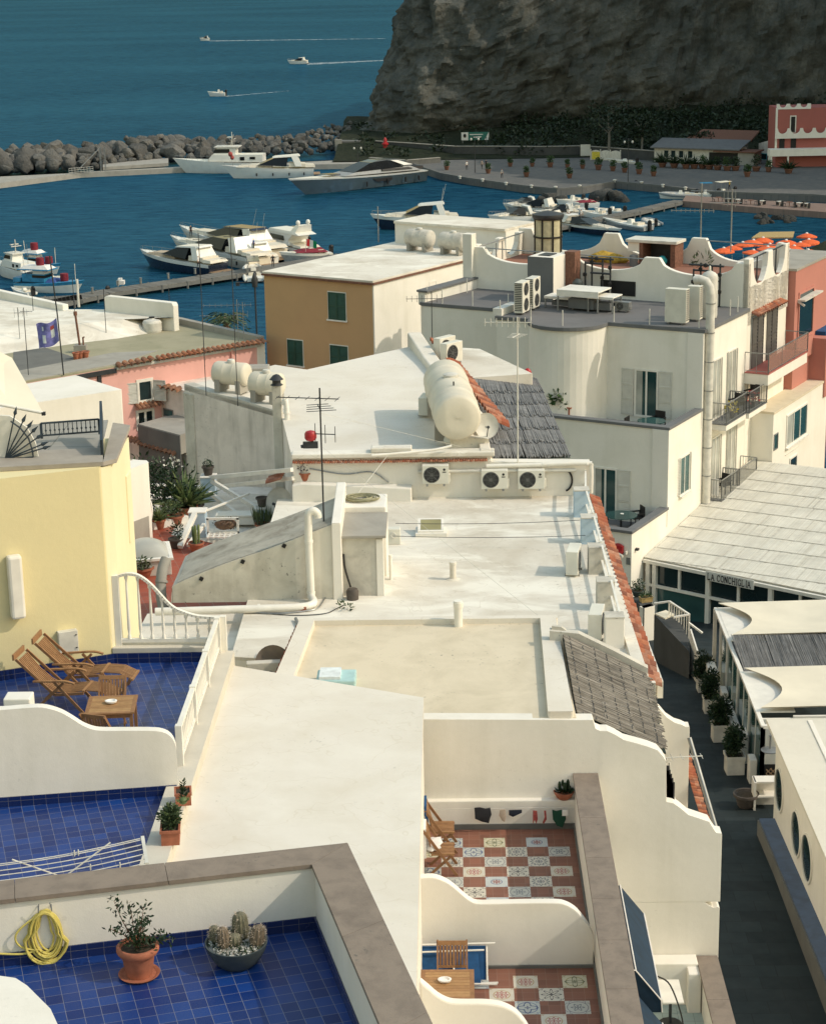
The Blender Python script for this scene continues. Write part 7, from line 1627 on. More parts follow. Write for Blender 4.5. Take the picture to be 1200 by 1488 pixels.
c=onroof(626,779);t=thing('skylight','small raised skylight with yellow glass on the long roof','skylight',(c.x,c.y,zL));b=B();b.box(-.4,.42,-.1,.55,0,.1);b.add([(-.34,-.02,.1),(.34,-.02,.1),(.34,.5,.1),(-.34,.5,.1),(-.34,-.02,.14),(.34,-.02,.14),(.34,.5,.34),(-.34,.5,.34)],[(0,1,5,4),(1,2,6,5),(2,3,7,6),(3,0,4,7)]);b.add([(-.34,-.02,.14),(.34,-.02,.14),(.34,.5,.34),(-.34,.5,.34),(-.27,.04,.16),(.27,.04,.16),(.27,.45,.325),(-.27,.45,.325)],[(0,1,5,4),(1,2,6,5),(2,3,7,6),(3,0,4,7)]);b.build('frame','clean_plaster',t,True);b=B();b.quad((-.27,.04,.155),(.27,.04,.155),(.27,.45,.32),(-.27,.45,.32));b.build('pane','skylight',t,True)
c=onroof(658,842);b=B();b.lathe([(.075,0),(.075,.38),(.09,.39),(.09,.45),(.06,.46)],14,c);b.lathe([(.18,0),(.1,.04)],12,c);put('roof_vent','roof_white',b,'short plastered round vent in the middle of the long roof','vent')
c=onroof(666,921);tube_thing('vent_stack','tall white vent pipe standing at the back wall of the buff roof',[(Y(666,915,39.3).x,39.3,zM),(Y(666,915,39.3).x,39.3,VZ((Y(666,915,39.3).x,39.3),873))],.095,'white_paint','pipe',14,joints=(.9,.8),jr=1.14)
cols=[((844,710),671,'blue_plaster','at the end of the white wall'),((845,752),708,'blue_plaster','second from the white wall'),((856,791),748,'blue_plaster','third from the white wall'),((867,835),791,'flaked_plaster','fourth from the white wall'),((880,888),841,'flaked_plaster','fifth from the white wall'),((893,943),893,'clean_plaster','nearest to the reed canopy')]
prev=None
for (px,py),ty,m_,wh in cols:
    c=onroof(px,py);h=VZ(c,ty+6)-zL;t=thing('roof_pier',('pale blue plastered roof pier ' if m_ =='blue_plaster' else 'whitewashed roof pier ')+wh,'pier',(c.x,c.y+.2,zL),0,'piers along the alley edge of the long roof')
    b=B();b.box(-.21,.2,-.2,.2,-.02,h);b.build('shaft',m_,t,True,.015);b=B();b.box(-.215,.205,-.205,.205,h,h+.03);b.build('cap','flaked_plaster',t,True)
    cur=Vc((c.x+.12,c.y+.2,zL))
    if prev:
        r_=thing('rail_pair','pair of white rails between two roof piers, '+wh.replace('from the white wall','pair from the white wall').replace('nearest to','pair nearest to'),'railing',(prev+cur)/2,0,'rail pairs between the roof piers')
        for z in (.35,.72): b=B();b.bar(prev+Vc((0,-.15,z)),cur+Vc((0,.15,z)),.05,.05);b.build('rail','white_paint',r_)
    prev=cur
ac_unit('single outdoor unit standing loose on the long roof between piers',onroof(833,832),R(80),.78,.6,.3,None,mark=False,foot='concrete');ac_unit('outdoor unit half hidden by the wall behind the reed canopy',onroof(866,925),R(80),.78,.6,.3,None,mark=False)
wire('roof_wire','upper thin wire stretched across the long roof to the piers',[onroof(575,779)+Vc((0,0,.35)),Vc((cols and onroof(845,777).x,onroof(845,777).y,zL+.4))],.008,sag=.05);wire('roof_wire','lower thin wire stretched across the long roof to the piers',[onroof(570,795)+Vc((0,0,.3)),onroof(850,797)+Vc((0,0,.35))],.008,sag=.05)
wire('guy_wire','long thin stay wire from the tall dark mast to the buff roof corner',[Vc((onroof(474,860).x,onroof(474,860).y,zL+3.6)),Vc((1.9,39.5,zL+.75))],.0035,'off_white');wire('guy_wire','thin stay wire from the tall dark mast to the white wall',[Vc((onroof(474,860).x,onroof(474,860).y,zL+4.4)),Vc((.2,yf,zU+.25))],.0035,'off_white');wire('guy_wire','white cable from the roof hut up to the eave of the cream roof',[Vc((ha.x,ha.y+1.5,zh+.2)),Vc((-1.8,yf-.1,zU+.1))],.008,'off_white')
a_,c_=Z(338,952,28.6),Z(440,949,28.5);b=B();b.wall((-4.35,37.4),(-3.4,37.5),[(0,zL+.6),(1,zL+.6)],.2,zb=zL-.05);put('low_wall','flaked_plaster',b,'low whitewashed wall before the brown satellite dish','wall',bev=.02)
dish('brown satellite dish half hidden behind the low whitewashed wall',(Z(402,940,27.9).x,37.9,zL),(-.1,-1,.1),.42,'stone_cap',.42)
zG=26.3
gp_=[Vc(Z(*q,zG)[:2]) for q in ((150,800),(275,800),(300,850),(440,745),(425,700),(300,690),(215,690))]
gd=thing('garden_terrace','small roof garden terrace with red tiles among white walls','terrace',(*gp_[0],20));b=B();b.prism([(-11.5,44.2),(-4.9,44.2),(-4.9,53.2),(-5.6,57),(-11,58)],18,zG-.02);b.build('terrace_wall','grey_plaster',gd);b=B();b.prism([(-11.4,44.3),(-4.95,44.3),(-4.95,53.1),(-11.4,53.1)],zG-.02,zG);b.build('tiled_floor','red_tile',gd)
b=B();b.prism([(-8,52.0),(-4.96,50.),(-4.96,56.),(-8,56.5)],zG-.01,zG+.012);b.build('plaster_floor','roof_white',gd)
def gz_(px,py): return Z(px,py,zG)
a_,c_=gz_(224,771),gz_(275,760);b=B();b.wall((a_.x,a_.y),(c_.x,c_.y),[(0,zG+.22),((c_-a_).length,zG+.22)],.2,zb=zG);put('garden_kerb','clean_plaster',b,'low white kerb between red tiles and the garden plants','kerb',bev=.02)
for (x0,x1,yt,yb_4),lab in (((293,314,691,730),'pale blue garden pier carrying a dark pot, tallest at the back'),((276,300,742,782),'pale blue garden pier at the front of the garden terrace'),((370,392,737,760),'short pale blue pier beside the white dish')):
    c=gz_((x0+x1)/2,yb_4);s=F/((c-Vc((0,0,H))).dot(_f));w=(x1-x0)/s;h=VZ(c,yt+4)-zG;t=thing('garden_pier',lab,'pier',(c.x,c.y+w/2,zG));b=B();b.box(-w/2,w/2,-w/2,w/2,0,h);b.build('shaft','blue_plaster',t,True,.015);b=B();b.box(-w/2-.02,w/2+.02,-w/2-.02,w/2+.02,h,h+.04);b.build('cap','clean_plaster',t,True,.01)
    if lab.startswith('pale blue garden pier carrying'): P1=Vc((c.x,c.y+w/2,zG+h+.04))
    if 'front' in lab: P2_=Vc((c.x,c.y+w/2,zG+h+.04))
    if 'short' in lab: P3_=Vc((c.x,c.y+w/2,zG+h+.04))
pot('dark pot with withered plant on the tallest garden pier',P1,.17,.28,'dark_pot','bush',n=50,tall=.25,lm='leaf_dark',pw=.16);pot('dark empty pot on the short garden pier',P3_,.16,.28,'dark_pot',None)
def beam(lab,p,q,w=.1,h=.12): b=B();b.bar(p,q,w,h);return put('pergola_beam','white_paint',b,lab,'beam','white pergola beams of the garden',bev=.008)
e1=Vc((a_.x,a_.y,0));xe=Y(424,684,yf-.6)
beam('upper white pergola beam from the tall pier to the tile cap',P1+Vc((0,0,-.08)),Vc((xe.x,yf-.5,xe.z)));beam('second white pergola beam below the upper one',P1+Vc((.3,.3,-.45)),Vc((xe.x,yf-.1,xe.z-.35)))
beam('upper slanting pergola beam from the tall pier down to the short pier',P1+Vc((.05,-.1,-.12)),P3_+Vc((-.15,0,-.05)));beam('lower slanting pergola beam under the upper slanting one',P1+Vc((.02,-.15,-.5)),P3_+Vc((-.5,-.3,-.3)))
beam('weathered rail from the front pier towards the slanting beams',P2_+Vc((.1,0,-.08)),P2_.lerp(P3_,.75)+Vc((0,.9,.15)),.06,.06)
beam('thick slanted white bar leaning on the front garden pier',P2_+Vc((-.05,-.25,-.05)),gz_(262,800)+Vc((0,0,.1)),.14,.12);beam('thinner slanted white bar right of the thick one',P2_+Vc((.2,-.3,-.35)),gz_(274,798)+Vc((0,0,.1)),.1,.1)
c=gz_(343,768);b=B();b.box(c.x-.55,c.x+.55,c.y,c.y+.45,zG+.1,zG+.34);b.box(c.x-.58,c.x+.58,c.y-.03,c.y+.48,zG+.34,zG+.4);put('storage_chest','plastic_white',b,'low white storage chest below the slanting pergola beams','chest',bev=.02)
t=thing('plant_stand','white framed flower stand with dry reddish plants and lattice shelf','plant stand',gz_(325,785));c=gz_(325,785);b=B()
for x in (-.42,.42): b.box(c.x+x-.03,c.x+x+.03,c.y-.03,c.y+.03,zG,zG+.65)
b.box(c.x-.45,c.x+.45,c.y-.03,c.y+.03,zG+.6,zG+.66);b.box(c.x-.45,c.x+.45,c.y-.03,c.y+.03,zG+.2,zG+.26)
for i in range(6): b.box(c.x-.4+i*.15,c.x-.36+i*.15,c.y-.5,c.y-.05,zG+.2,zG+.24)
for i in range(3): b.box(c.x-.42,c.x+.42,c.y-.45+i*.18,c.y-.4+i*.18,zG+.205,zG+.235)
b.build('frame','white_paint',t);b=B();b.ball((c.x+.08,c.y+.05,zG+.45),.33,.14,.14,10,6,nz=.4);b.cloud((c.x+.08,c.y+.05,zG+.48),.35,.15,.16,150,.05,.08,.4,None,.0);b.build('dry_plant','leaf_dry',t)
dish('white satellite dish facing left in the roof garden',(gz_(409,760).x,gz_(409,760).y,zG),(-.35,-.9,.35),.42,'off_white',.62)
def plant(label,name,px,py,r,h,n,lm,kind='bush',z=zG,**k): return pot(label,Z(px,py,z),r,.28,k.pop('m','terracotta'),kind,n=n,tall=h,lm=lm,name=name,**k)
plant('tall upright grassy plant beside the short blue pier','grass_pot',382,774,.2,.55,130,'leaf_olive','upright',pw=.42);plant('potted cactus with thick pale green pads before the front blue pier','potted_cactus',286,802,.2,.6,90,'leaf_agave','cactus');plant('small dark potted shrub on the red tiles','potted_shrub',257,796,.2,.5,110,'leaf_dark',m='dark_pot',pw=.22)
plant('big spiky agave rising behind the garden kerb','agave',272,748,.3,1.15,90,'leaf_agave','spiky',pw=1.1);plant('potted spiky plant on the kerb left of the agave','potted_agave',232,768,.18,.5,60,'leaf_agave','spiky',m='terracotta',pw=.5);plant('leafy pale plants in pots before the agave','potted_plant',256,762,.22,.5,150,'leaf_olive',pw=.4);plant('dark shrub in a brown pot beside the front blue pier','potted_shrub',287,745,.2,.55,120,'leaf_dark',m='dark_pot',pw=.3);plant('low plant trough on the red tiles under the skylight dome','plant_trough',207,838,.3,.3,200,'leaf_olive',pw=.4)
c=gz_(240,745);t=thing('conifer_bush','dense dark green conifer bush filling the garden corner','bush',c);b=B()
for _ in range(16): d=Vc((ru(-1,1),ru(-.8,.8),ru(0,1)));b.cloud((c.x+d.x*.75,c.y+d.y*.5,zG+.25+d.z*1.1),.5,.45,.4,130,.06,.2,.3,None,.1)
b.build('foliage','leaf_dark',t);b=B();b.tube([c,c+Vc((0,0,.8))],.06,6);b.build('trunk','rust',t)
b=B();c=gz_(247,718);b.cloud((c.x,c.y,zG+.95),.5,.3,.22,55,.07,.1,.5);put('white_blossom','bloom_white',b,'white flowering shrub behind the dark conifer bush','bush')
dish('grey satellite dish seen edge on beside the peeling annex',(gz_(226,775).x-.1,gz_(226,775).y,zG),(-.9,-.4,.3),.45,'grey_plaster',.5)
c=gz_(216,838);t=thing('skylight_dome','milky acrylic skylight dome with white frame on the red tiled terrace','skylight',(c.x,c.y,zG),R(12));hd=.5;wx,wy2=.62,.74
b=B();b.box(-wx,wx,0,wy2*1.9,0,hd-.08);b.build('kerb','off_white',t,True,.02);b=B()
for x0,x1,y0,y1 in ((-wx-.06,wx+.06,-.06,.05),(-wx-.06,wx+.06,wy2*1.9-.05,wy2*1.9+.06),(-wx-.06,-wx+.05,.05,wy2*1.9-.05),(wx-.05,wx+.06,.05,wy2*1.9-.05)): b.box(x0,x1,y0,y1,hd-.08,hd)
b.build('frame','white_paint',t,True,.01);b=B();n=14;o=[]
for i in range(n+1):
    for j in range(n+1): s,u=i/n,j/n;o.append((-wx+.04+(2*wx-.08)*s,.04+(wy2*1.9-.08)*u,hd-.02+.36*(sin(PI*s)**.55)*(sin(PI*u)**.55)))
b.add(o,[(i*(n+1)+j,(i+1)*(n+1)+j,(i+1)*(n+1)+j+1,i*(n+1)+j+1) for i in range(n) for j in range(n)],True);b.build('dome','dome_acrylic',t,True)
b=B();c=gz_(205,890);b.prism([(-8.9,41.2),(-7.4,41.2),(-7.1,44.),(-8.6,44)],18,25.6);put('white_roof_step','flaked_plaster',b,'low flaking white roof behind the sweeping balustrade','house')
b=B();b.prism([(-7.5,36.6),(-4.9,36.2),(-4.85,43.1),(-7.3,43.1)],18,27.05);put('side_roof','roof_white',b,'plain cream side roof behind the white balustrade','house')
tube_thing('grey_drain','grey curved drain pipe beside the wedge end of the stair cover',[Y(242,812,44.4),Y(236,830,44.2),Y(234,860,44.),Y(238,885,43.8)],.13,'concrete',joints=(.5,))
def loft(b,secs,k=None,smooth=True,close=False):
    n=len(secs[0]);o=[p for s in secs for p in s]
    f=[(i*n+j,(i+1)*n+j,(i+1)*n+j+1,i*n+j+1) for i in range(len(secs)-1) for j in range(n-1)]
    return b.add(o,f,smooth,k)
def hull(L,bm,fb,rake=.12,k2=1,band=.72,full=2.3,n=14):
    b=B()
    def sec(t):
        w=bm/2*(1-max(0,(t-.42)/.58)**full)*(.9+.1*min(1,t*3));sh=fb*(.86+.42*t*t);xd=L*(t+rake*t**3);xk=L*t*.985
        mx=lambda z: xk+(xd-xk)*(z/sh)
        return [(xk,0,-.35),(xk,w*.7,-.25),(mx(.12),w*.86,.12),(mx(sh*band),w*.97,sh*band),(xd,w,sh)],w,sh,xd
    S=[sec(i/n) for i in range(n+1)]
    for sg in (1,-1):
        q=[[(p[0],p[1]*sg,p[2]) for p in s[0]] for s in S]
        loft(b,[x[:4] for x in q] if sg < 0 else [x[:4][::-1] for x in q],0);loft(b,[x[3:] for x in q] if sg < 0 else [x[3:][::-1] for x in q],1)
    s0=S[0][0];b.add([s0[4],s0[2],(s0[2][0],-s0[2][1],s0[2][2]),(s0[4][0],-s0[4][1],s0[4][2])],[(0,1,2,3)],k=0)
    loft(b,[[(s[3],-s[1],s[2]-.03),(s[3],0,s[2]+.05),(s[3],s[1],s[2]-.03)] for s in S],k2,True);return b
def blk(b,prof,w0,w1,k=None):
    """side profile [(x,z)..] closed, half width w0 at its lowest z and w1 at its highest"""
    z0=min(p[1] for p in prof);z1=max(p[1] for p in prof);W=lambda z: w0+(w1-w0)*(z-z0)/max(.01,z1-z0);n=len(prof)
    o=[(x,-W(z),z) for x,z in prof]+[(x,W(z),z) for x,z in prof]
    return b.add(o,[tuple(range(n)),tuple(range(2*n-1,n-1,-1))]+[(i,n+i,n+(i+1) % n,(i+1) % n) for i in range(n)],k=k)
def boat(label,bow,stern,bm,fb,kind='sport',hm='boat_white',z=0.,opt=(),group=None,name='motor_boat',cat='boat'):
    a,c=Z(*stern,z),Z(*bow,z);d=c-a;L=d.length;t=thing(name,label,cat,a,math.atan2(d.y,d.x),group)
    hull(L,bm,fb,.12 if kind !='rib' else .03,1,.72 if kind !='super' else .9,2.3 if kind !='open' else 1.8).build('hull',[hm,'boat_white' if kind !='fish' else 'boat_blue'],t,True)
    h=fb;w=bm/2
    P=lambda name_,mat,prof,w0,w1: blk(B(),[(L*x,h+z_*fb) for x,z_ in prof],w*w0,w*w1).build(name_,mat,t,True)
    def rail(x0,x1):
        q=B()
        for sg in (-1,1):
            pts=[]
            for i in range(7):
                u=x0+(x1-x0)*i/6;ww=w*(1-max(0,(u-.42)/.58)**2.3)*.93;pts.append(Vc((L*(u+.12*u**3),sg*ww,h*(.86+.42*u*u)+.55)));q.tube([pts[-1]-Vc((0,0,.55)),pts[-1]],.02,4)
            q.tube(pts,.022,5)
        q.build('bow_rail','grey_metal',t,True)
    if kind in ('sport','fly'):
        P('foredeck','boat_cream' if 'tan' not in opt else 'deck_tan',[(.5,.0),(.95,.12),(.9,.24),(.55,.42)],.72,.45)
        P('windscreen','glass_boat',[(.33,.12),(.68,.3),(.47,.93),(.31,.93)],.86,.6)
        if 'nohard' not in opt: P('hardtop','boat_white' if 'bluetop' not in opt else 'boat_navy',[(.16,1.05),(.5,.93),(.47,1.03),(.18,1.18)],.68,.6)
        P('radar_arch','boat_white',[(.14,.1),(.22,.1),(.27,1.05),(.2,1.15)],.9,.66)
        P('cockpit_seat','boat_cream',[(.1,.02),(.3,.02),(.3,.4),(.1,.32)],.75,.7);P('sunpad','boat_cream',[(-.02,-.02),(.1,-.02),(.1,.22),(-.0,.18)],.8,.7)
        P('swim_platform','teak',[(-.08,-.75),(.0,-.75),(.0,-.68),(-.08,-.68)],.85,.85)
        rail(.5,.98)
        if kind =='fly':
            P('saloon','boat_white',[(.2,.1),(.62,.2),(.5,1.2),(.12,1.25)],.85,.72);P('side_window','glass_boat',[(.22,.55),(.56,.55),(.5,1.0),(.24,1.0)],.875,.77);P('flybridge','boat_white',[(.02,1.3),(.5,1.2),(.46,1.55),(.1,1.6)],.75,.68);P('fly_arch','boat_white',[(.08,1.5),(.16,1.5),(.1,2.3),(.05,2.3)],.66,.5)
            for s in (-1,1): q=B();q.ball((L*.08,s*w*.4,h+fb*2.55),.32,.32,.38,12,8);q.lathe([(.15,0),(.1,.3)],8,(L*.08,s*w*.4,h+fb*2.2));q.build('radar_dome','boat_white',t,True)
    if kind =='patrol':
        P('deckhouse','boat_white',[(.1,-.05),(.72,.05),(.66,.6),(.1,.6)],.8,.75);P('wheelhouse','boat_white',[(.4,.5),(.66,.5),(.6,1.2),(.4,1.2)],.62,.52);P('bridge_window','glass_boat',[(.46,.75),(.652,.75),(.625,1.08),(.47,1.08)],.6,.555);P('side_window','glass_boat',[(.18,.2),(.24,.2),(.24,.42),(.18,.42)],.81,.8);P('aft_door','glass_boat',[(.3,.12),(.35,.12),(.35,.42),(.3,.42)],.81,.8);P('bridge_roof','off_white',[(.36,1.22),(.64,1.22),(.63,1.3),(.36,1.3)],.66,.64)
        q=B();c_=(L*.45,0,h+fb*1.3);q.tube([c_,(L*.45,0,h+fb*2.5)],.08,6);q.tube([(L*.42,-.8,h+fb*1.9),(L*.42,.8,h+fb*1.9)],.06,6);q.tube([(L*.47,0,h+fb*1.3),(L*.43,0,h+fb*2.3)],.05,6);q.box(L*.46,L*.5,-.6,.6,h+fb*2.0,h+fb*2.08);q.build('mast','off_white',t,True);rail(.66,.98);q=B();q.tube([(L*.1,0,h),(L*.1,0,h+3.4)],.03,5);q.build('flag_staff','grey_metal',t,True)
    if kind =='super':
        P('superstructure','boat_grey',[(.06,-.05),(.72,.1),(.55,.42),(.16,.42)],.84,.62);P('glass_band','glass_boat',[(.2,.3),(.63,.3),(.47,.84),(.32,.88)],.7,.5);P('roof','boat_silver',[(.18,.68),(.46,.83),(.4,.95),(.24,.9)],.56,.42);P('side_stripe','black',[(.13,.14),(.4,.2),(.4,.3),(.16,.24)],.85,.78);P('roof_wing','boat_white',[(.12,.4),(.24,.82),(.3,.86),(.2,.42)],.74,.56)
        for s in (-1,1):
            q=B();blk(q,[(L*.34,fb*.42),(L*.47,fb*.48),(L*.5,fb*.72),(L*.33,fb*.66)],.05,.05);
            for i in range(len(q.V)): q.V[i].y=s*(w*.985+(.03 if q.V[i].y > 0 else -.08))
            q.build('hull_window','black',t,True)
        P('foredeck_hatch','glass_boat',[(.72,.2),(.84,.27),(.82,.3),(.72,.26)],.4,.35);P('aft_lounge','black',[(.02,.0),(.12,.0),(.12,.22),(.02,.2)],.7,.65)
        for s in (-1,1):
            for x in (.1,.22,.38,.56): q=B();q.lathe([(.06,0),(.16,.1),(.16,.9),(.06,1)],8,(L*x,s*(w+.14),.5));q.build('fender','black',t,True)
    if kind =='fish':
        P('wheelhouse','boat_blue',[(.12,.0),(.5,.0),(.5,.8),(.12,.8)],.6,.58);P('cabin_window','glass_boat',[(.3,.45),(.515,.45),(.515,.7),(.3,.7)],.61,.59);P('cabin_roof','boat_blue',[(.06,1.2),(.6,1.2),(.6,1.28),(.06,1.28)],.75,.75);P('upper_cabin','boat_white',[(.3,.8),(.5,.8),(.48,1.2),(.3,1.2)],.5,.48);P('roof_load','cloth_white',[(.08,1.3),(.58,1.3),(.5,1.62),(.14,1.6)],.6,.4)
        for x,z_ in ((.38,1.6),(.78,.1)): q=B();q.lathe([(.5,0),(.55,.3),(.52,1.0),(.02,1.02)],12,(L*x,0,h+fb*z_));q.build('net_drum','maroon',t,True)
        q=B();q.tube([(L*.12,0,h),(L*.08,0,h+fb*2.6)],.05,5);q.tube([(L*.97,0,h*1.2),(L*.97,0,h*1.2+2.2)],.05,5);q.build('mast','off_white',t,True);P('net_heap','cloth_blue',[(.52,.0),(.7,.0),(.66,.3),(.55,.34)],.6,.4);P('stern_box','boat_blue',[(-.02,.0),(.1,.0),(.1,.4),(-.02,.4)],.75,.7)
    if kind in ('open','rib'):
        P('console','boat_white',[(.36,-.2),(.5,-.2),(.46,.7),(.38,.7)],.3,.26);P('bench','boat_cream',[(.18,-.1),(.3,-.1),(.3,.28),(.18,.28)],.62,.58);P('bow_pad','boat_cream',[(.6,.0),(.88,.1),(.86,.16),(.6,.12)],.6,.45)
        q=B();q.box(-.45,.1,-.2,.2,.1,fb+.45);q.ball((-.2,0,fb+.5),.38,.25,.34,10,6);q.build('outboard','black',t,True)
        if kind =='rib':
            q=B()
            for s in (-1,1): q.tube([(L*u,s*w*(1.02-max(0,(u-.5)/.5)**2.2*.98),fb*(.75+.35*u*u)) for u in [i/12 for i in range(-1,13)]],[.12]+[.26]*11+[.22,.15],10)
            q.build('air_tube','boat_grey' if 'grey' in opt else 'boat_white',t,True)
        for o in opt:
            if o.startswith('top_'):
                q=B();q.box(L*.2,L*.62,-w*.62,w*.62,fb+1.75,fb+1.82);q.build('sun_top',o[4:],t,True,.03);q=B()
                for x in (.24,.58):
                    for s in (-1,1): q.tube([(L*x,s*w*.6,fb*.8),(L*x,s*w*.58,fb+1.76)],.03,5)
                q.build('top_frame','grey_metal',t,True)
            if o.startswith('cover_'): P('boat_cover',o[6:],[(.1,.0),(.8,.1),(.6,.38),(.2,.42)],.9,.3)
    if 'aerial' in opt: q=B();q.tube([(L*.2,w*.4,h+fb),(L*.14,w*.4,h+fb+3.2)],.02,4);q.tube([(L*.2,-w*.4,h+fb),(L*.17,-w*.4,h+fb+2.4)],.02,4);q.build('aerial','off_white',t,True)
    if 'fenders' in opt:
        for x in (.12,.3,.5,.7):
            for s in (-1,1): q=B();q.lathe([(.05,0),(.13,.08),(.13,.5),(.05,.58)],8,(L*x,s*(w*(1-max(0,(x-.42)/.58)**2.3)+.1),fb*.25));q.build('fender','black',t,True)
    return t
boat('white patrol boat with mast and wheelhouse moored at the breakwater',(268,251),(398,250),5.2,2.3,'patrol',name='patrol_boat');boat('white motor yacht with fenders moored in front of the patrol boat',(338,259),(456,256),4.8,2.0,'sport','boat_white',opt=('fenders',),name='motor_yacht')
boat('long silver grey super yacht with dark glass and hull window',(441,283),(607,262),6.4,2.5,'super','boat_silver',opt=('darktop',),name='super_yacht');boat('dark hulled motor yacht with white hardtop behind the ochre house roof',(552,333),(664,331),4.2,1.9,'sport','boat_navy',opt=('aerial',),name='motor_yacht')
boat('black hulled sport yacht at the front of the moored row',(217,386),(318,399),4.2,1.75,'sport','boat_navy',opt=('tan',),name='motor_yacht');boat('cream sport yacht with dark windscreen second in the moored row',(262,368),(378,391),4.2,1.9,'sport','boat_cream',opt=('nohard','fenders'),name='motor_yacht')
boat('cream motor yacht with blue hardtop behind the second moored yacht',(276,354),(402,380),4.4,2.0,'sport','boat_cream',opt=('bluetop','aerial'),name='motor_yacht');boat('white flybridge yacht with two radar domes in the moored row',(356,352),(450,373),4.2,1.35,'fly','boat_white',opt=('fenders',),name='motor_yacht')
boat('open boat with a maroon cover next to the ochre house roof',(414,382),(480,377),3.,1.3,'open','boat_grey',opt=('cover_maroon',));boat('white inflatable boat with dark outboard seen from its stern at the pontoon',(366,390),(371,411),2.6,.7,'rib',opt=('top_boat_navy',),name='inflatable_boat')
boat('blue and white fishing trawler with maroon net drums',(114,425),(30,421),3.6,1.3,'fish','boat_white',name='fishing_boat');boat('small white rowing boat moored before the pontoon at the left',(100,444),(58,446),1.7,.5,'open',opt=(),name='rowing_boat');boat('white cabin boat at the left edge behind the fishing trawler',(0,398),(48,408),3.,1.5,'patrol',name='cabin_boat');boat('white dinghy lying at the left edge by the pontoon',(20,424),(48,430),1.8,.5,'open',name='dinghy')
boat('white sport boat squeezed between the yachts at the middle pontoon',(330,372),(392,388),3.4,1.5,'sport',opt=('fenders','aerial'),name='motor_boat');boat('cream open boat behind the flybridge yacht',(404,356),(448,362),3.,1.2,'open','boat_cream',opt=('top_boat_navy',));boat('blue open fishing boat next to the trawler',(96,414),(58,410),2.4,.9,'open','boat_blue',opt=());boat('white fishing boat with cabin behind the trawler',(84,398),(34,394),3.,1.2,'fish',name='fishing_boat');boat('small white tender at the near side of the long pontoon',(128,436),(156,430),1.8,.5,'open',name='dinghy')
G2='boats moored at the right pontoon'
boat('white sport boat with raked arch at the left of the right pontoon group',(716,327),(778,322),3.2,1.3,'sport',opt=('nohard',),group=G2);boat('grey white sport boat with dark screen behind the raked arch boat',(742,310),(812,313),3.2,1.3,'sport','boat_grey',opt=('nohard',),group=G2);boat('slim white speedboat with black waterline pointing right',(893,344),(812,330),3.,1.1,'sport','boat_navy',opt=('nohard',),group=G2)
boat('dark wooden open boat with pale seats right of the pontoon',(882,327),(942,336),2.6,.9,'open','boat_grey',opt=(),group=G2);boat('small inflatable with outboard at the right end of the group',(936,322),(952,329),2.,.5,'rib',opt=('grey',),group=G2,name='inflatable_boat');boat('open boat under a dark red cover behind the motor boats',(830,303),(866,300),2.6,.9,'open','boat_white',opt=('cover_maroon',),group=G2);boat('long white open boat at the far side of the right pontoon',(866,309),(906,312),2.2,.7,'open',group=G2)
boat('white motor boat with windscreen in the middle of the right group',(782,318),(838,316),2.8,1.1,'sport',opt=('nohard',),group=G2);boat('white centre console boat among the right group',(800,308),(850,309),2.6,.9,'open',opt=(),group=G2);boat('pale dinghy tied to the far quay wall',(898,272),(922,272),1.7,.45,'rib',opt=(),name='dinghy')
boat('pale grey inflatable boat by the cafe terrace',(958,288),(1010,288),3.,.8,'rib',opt=('grey',),name='inflatable_boat');boat('boat with a blue sun top beside the cafe terrace',(1000,288),(1042,287),2.6,.8,'open',opt=('top_boat_blue',));boat('boat with a cream sun top beside the cafe terrace',(1026,288),(1066,284),2.6,.8,'open',opt=('top_sail_cloth',))
for bo,st_,lab in (((758,322),(822,326),'white runabout nearest the lantern tower in the right group'),((736,306),(782,303),'pale motor boat at the back left of the right group'),((846,316),(884,318),'grey white open boat beside the right pontoon'),((812,300),(846,297),'small white boat farthest back in the right group')): boat(lab,bo,st_,2.6,1.,'sport' if bo[0] < 800 else 'open','boat_white' if bo[0] !=736 else 'boat_cream',opt=('nohard',),group=G2)
foam=N('foam_white');fm=foam.ramp(foam.noise(1.2,6,.7,stretch=(.3,1,1)),.47,.62);foam.b.inputs['Alpha'].default_value=1;foam.put(foam.b.inputs['Alpha'],fm);foam.out((.75,.8,.82),.9)
for (bx,by),(ex,ey),L_,lab,w0 in (((421,93),(596,86),26,'white motor cruiser speeding left far out at sea',5.5),((292,59.5),(560,56),13,'tiny motor boat speeding left farthest out at sea',4.),((305,140),(420,132),23,'small open motor boat cruising just beyond the breakwater',1.6)):
    p=Z(bx,by,0);s=F*.96/(H/((by+69)*.96/F))/F;k_=(by+69)*.96/H;t=boat(lab,(bx,by),(bx+L_,by-.3),2.8 if L_ > 20 else 3.2,1.2,'sport' if L_ !=23 else 'open',opt=('nohard',) if L_ < 20 else ())
    a,c=Z(bx+L_,by,.04),Z(ex,ey,.04);b=B();n=40
    for i in range(n): u,v=i/n,(i+1)/n;q,r_=a.lerp(c,u),a.lerp(c,v);w_=w0*(1.1-.85*u);b.quad(q-Vc((0,w_,0)),r_-Vc((0,w_,0)),r_+Vc((0,w_,0)),q+Vc((0,w_,0)))
    o=b.build('wake','foam_white');o['kind']='stuff'
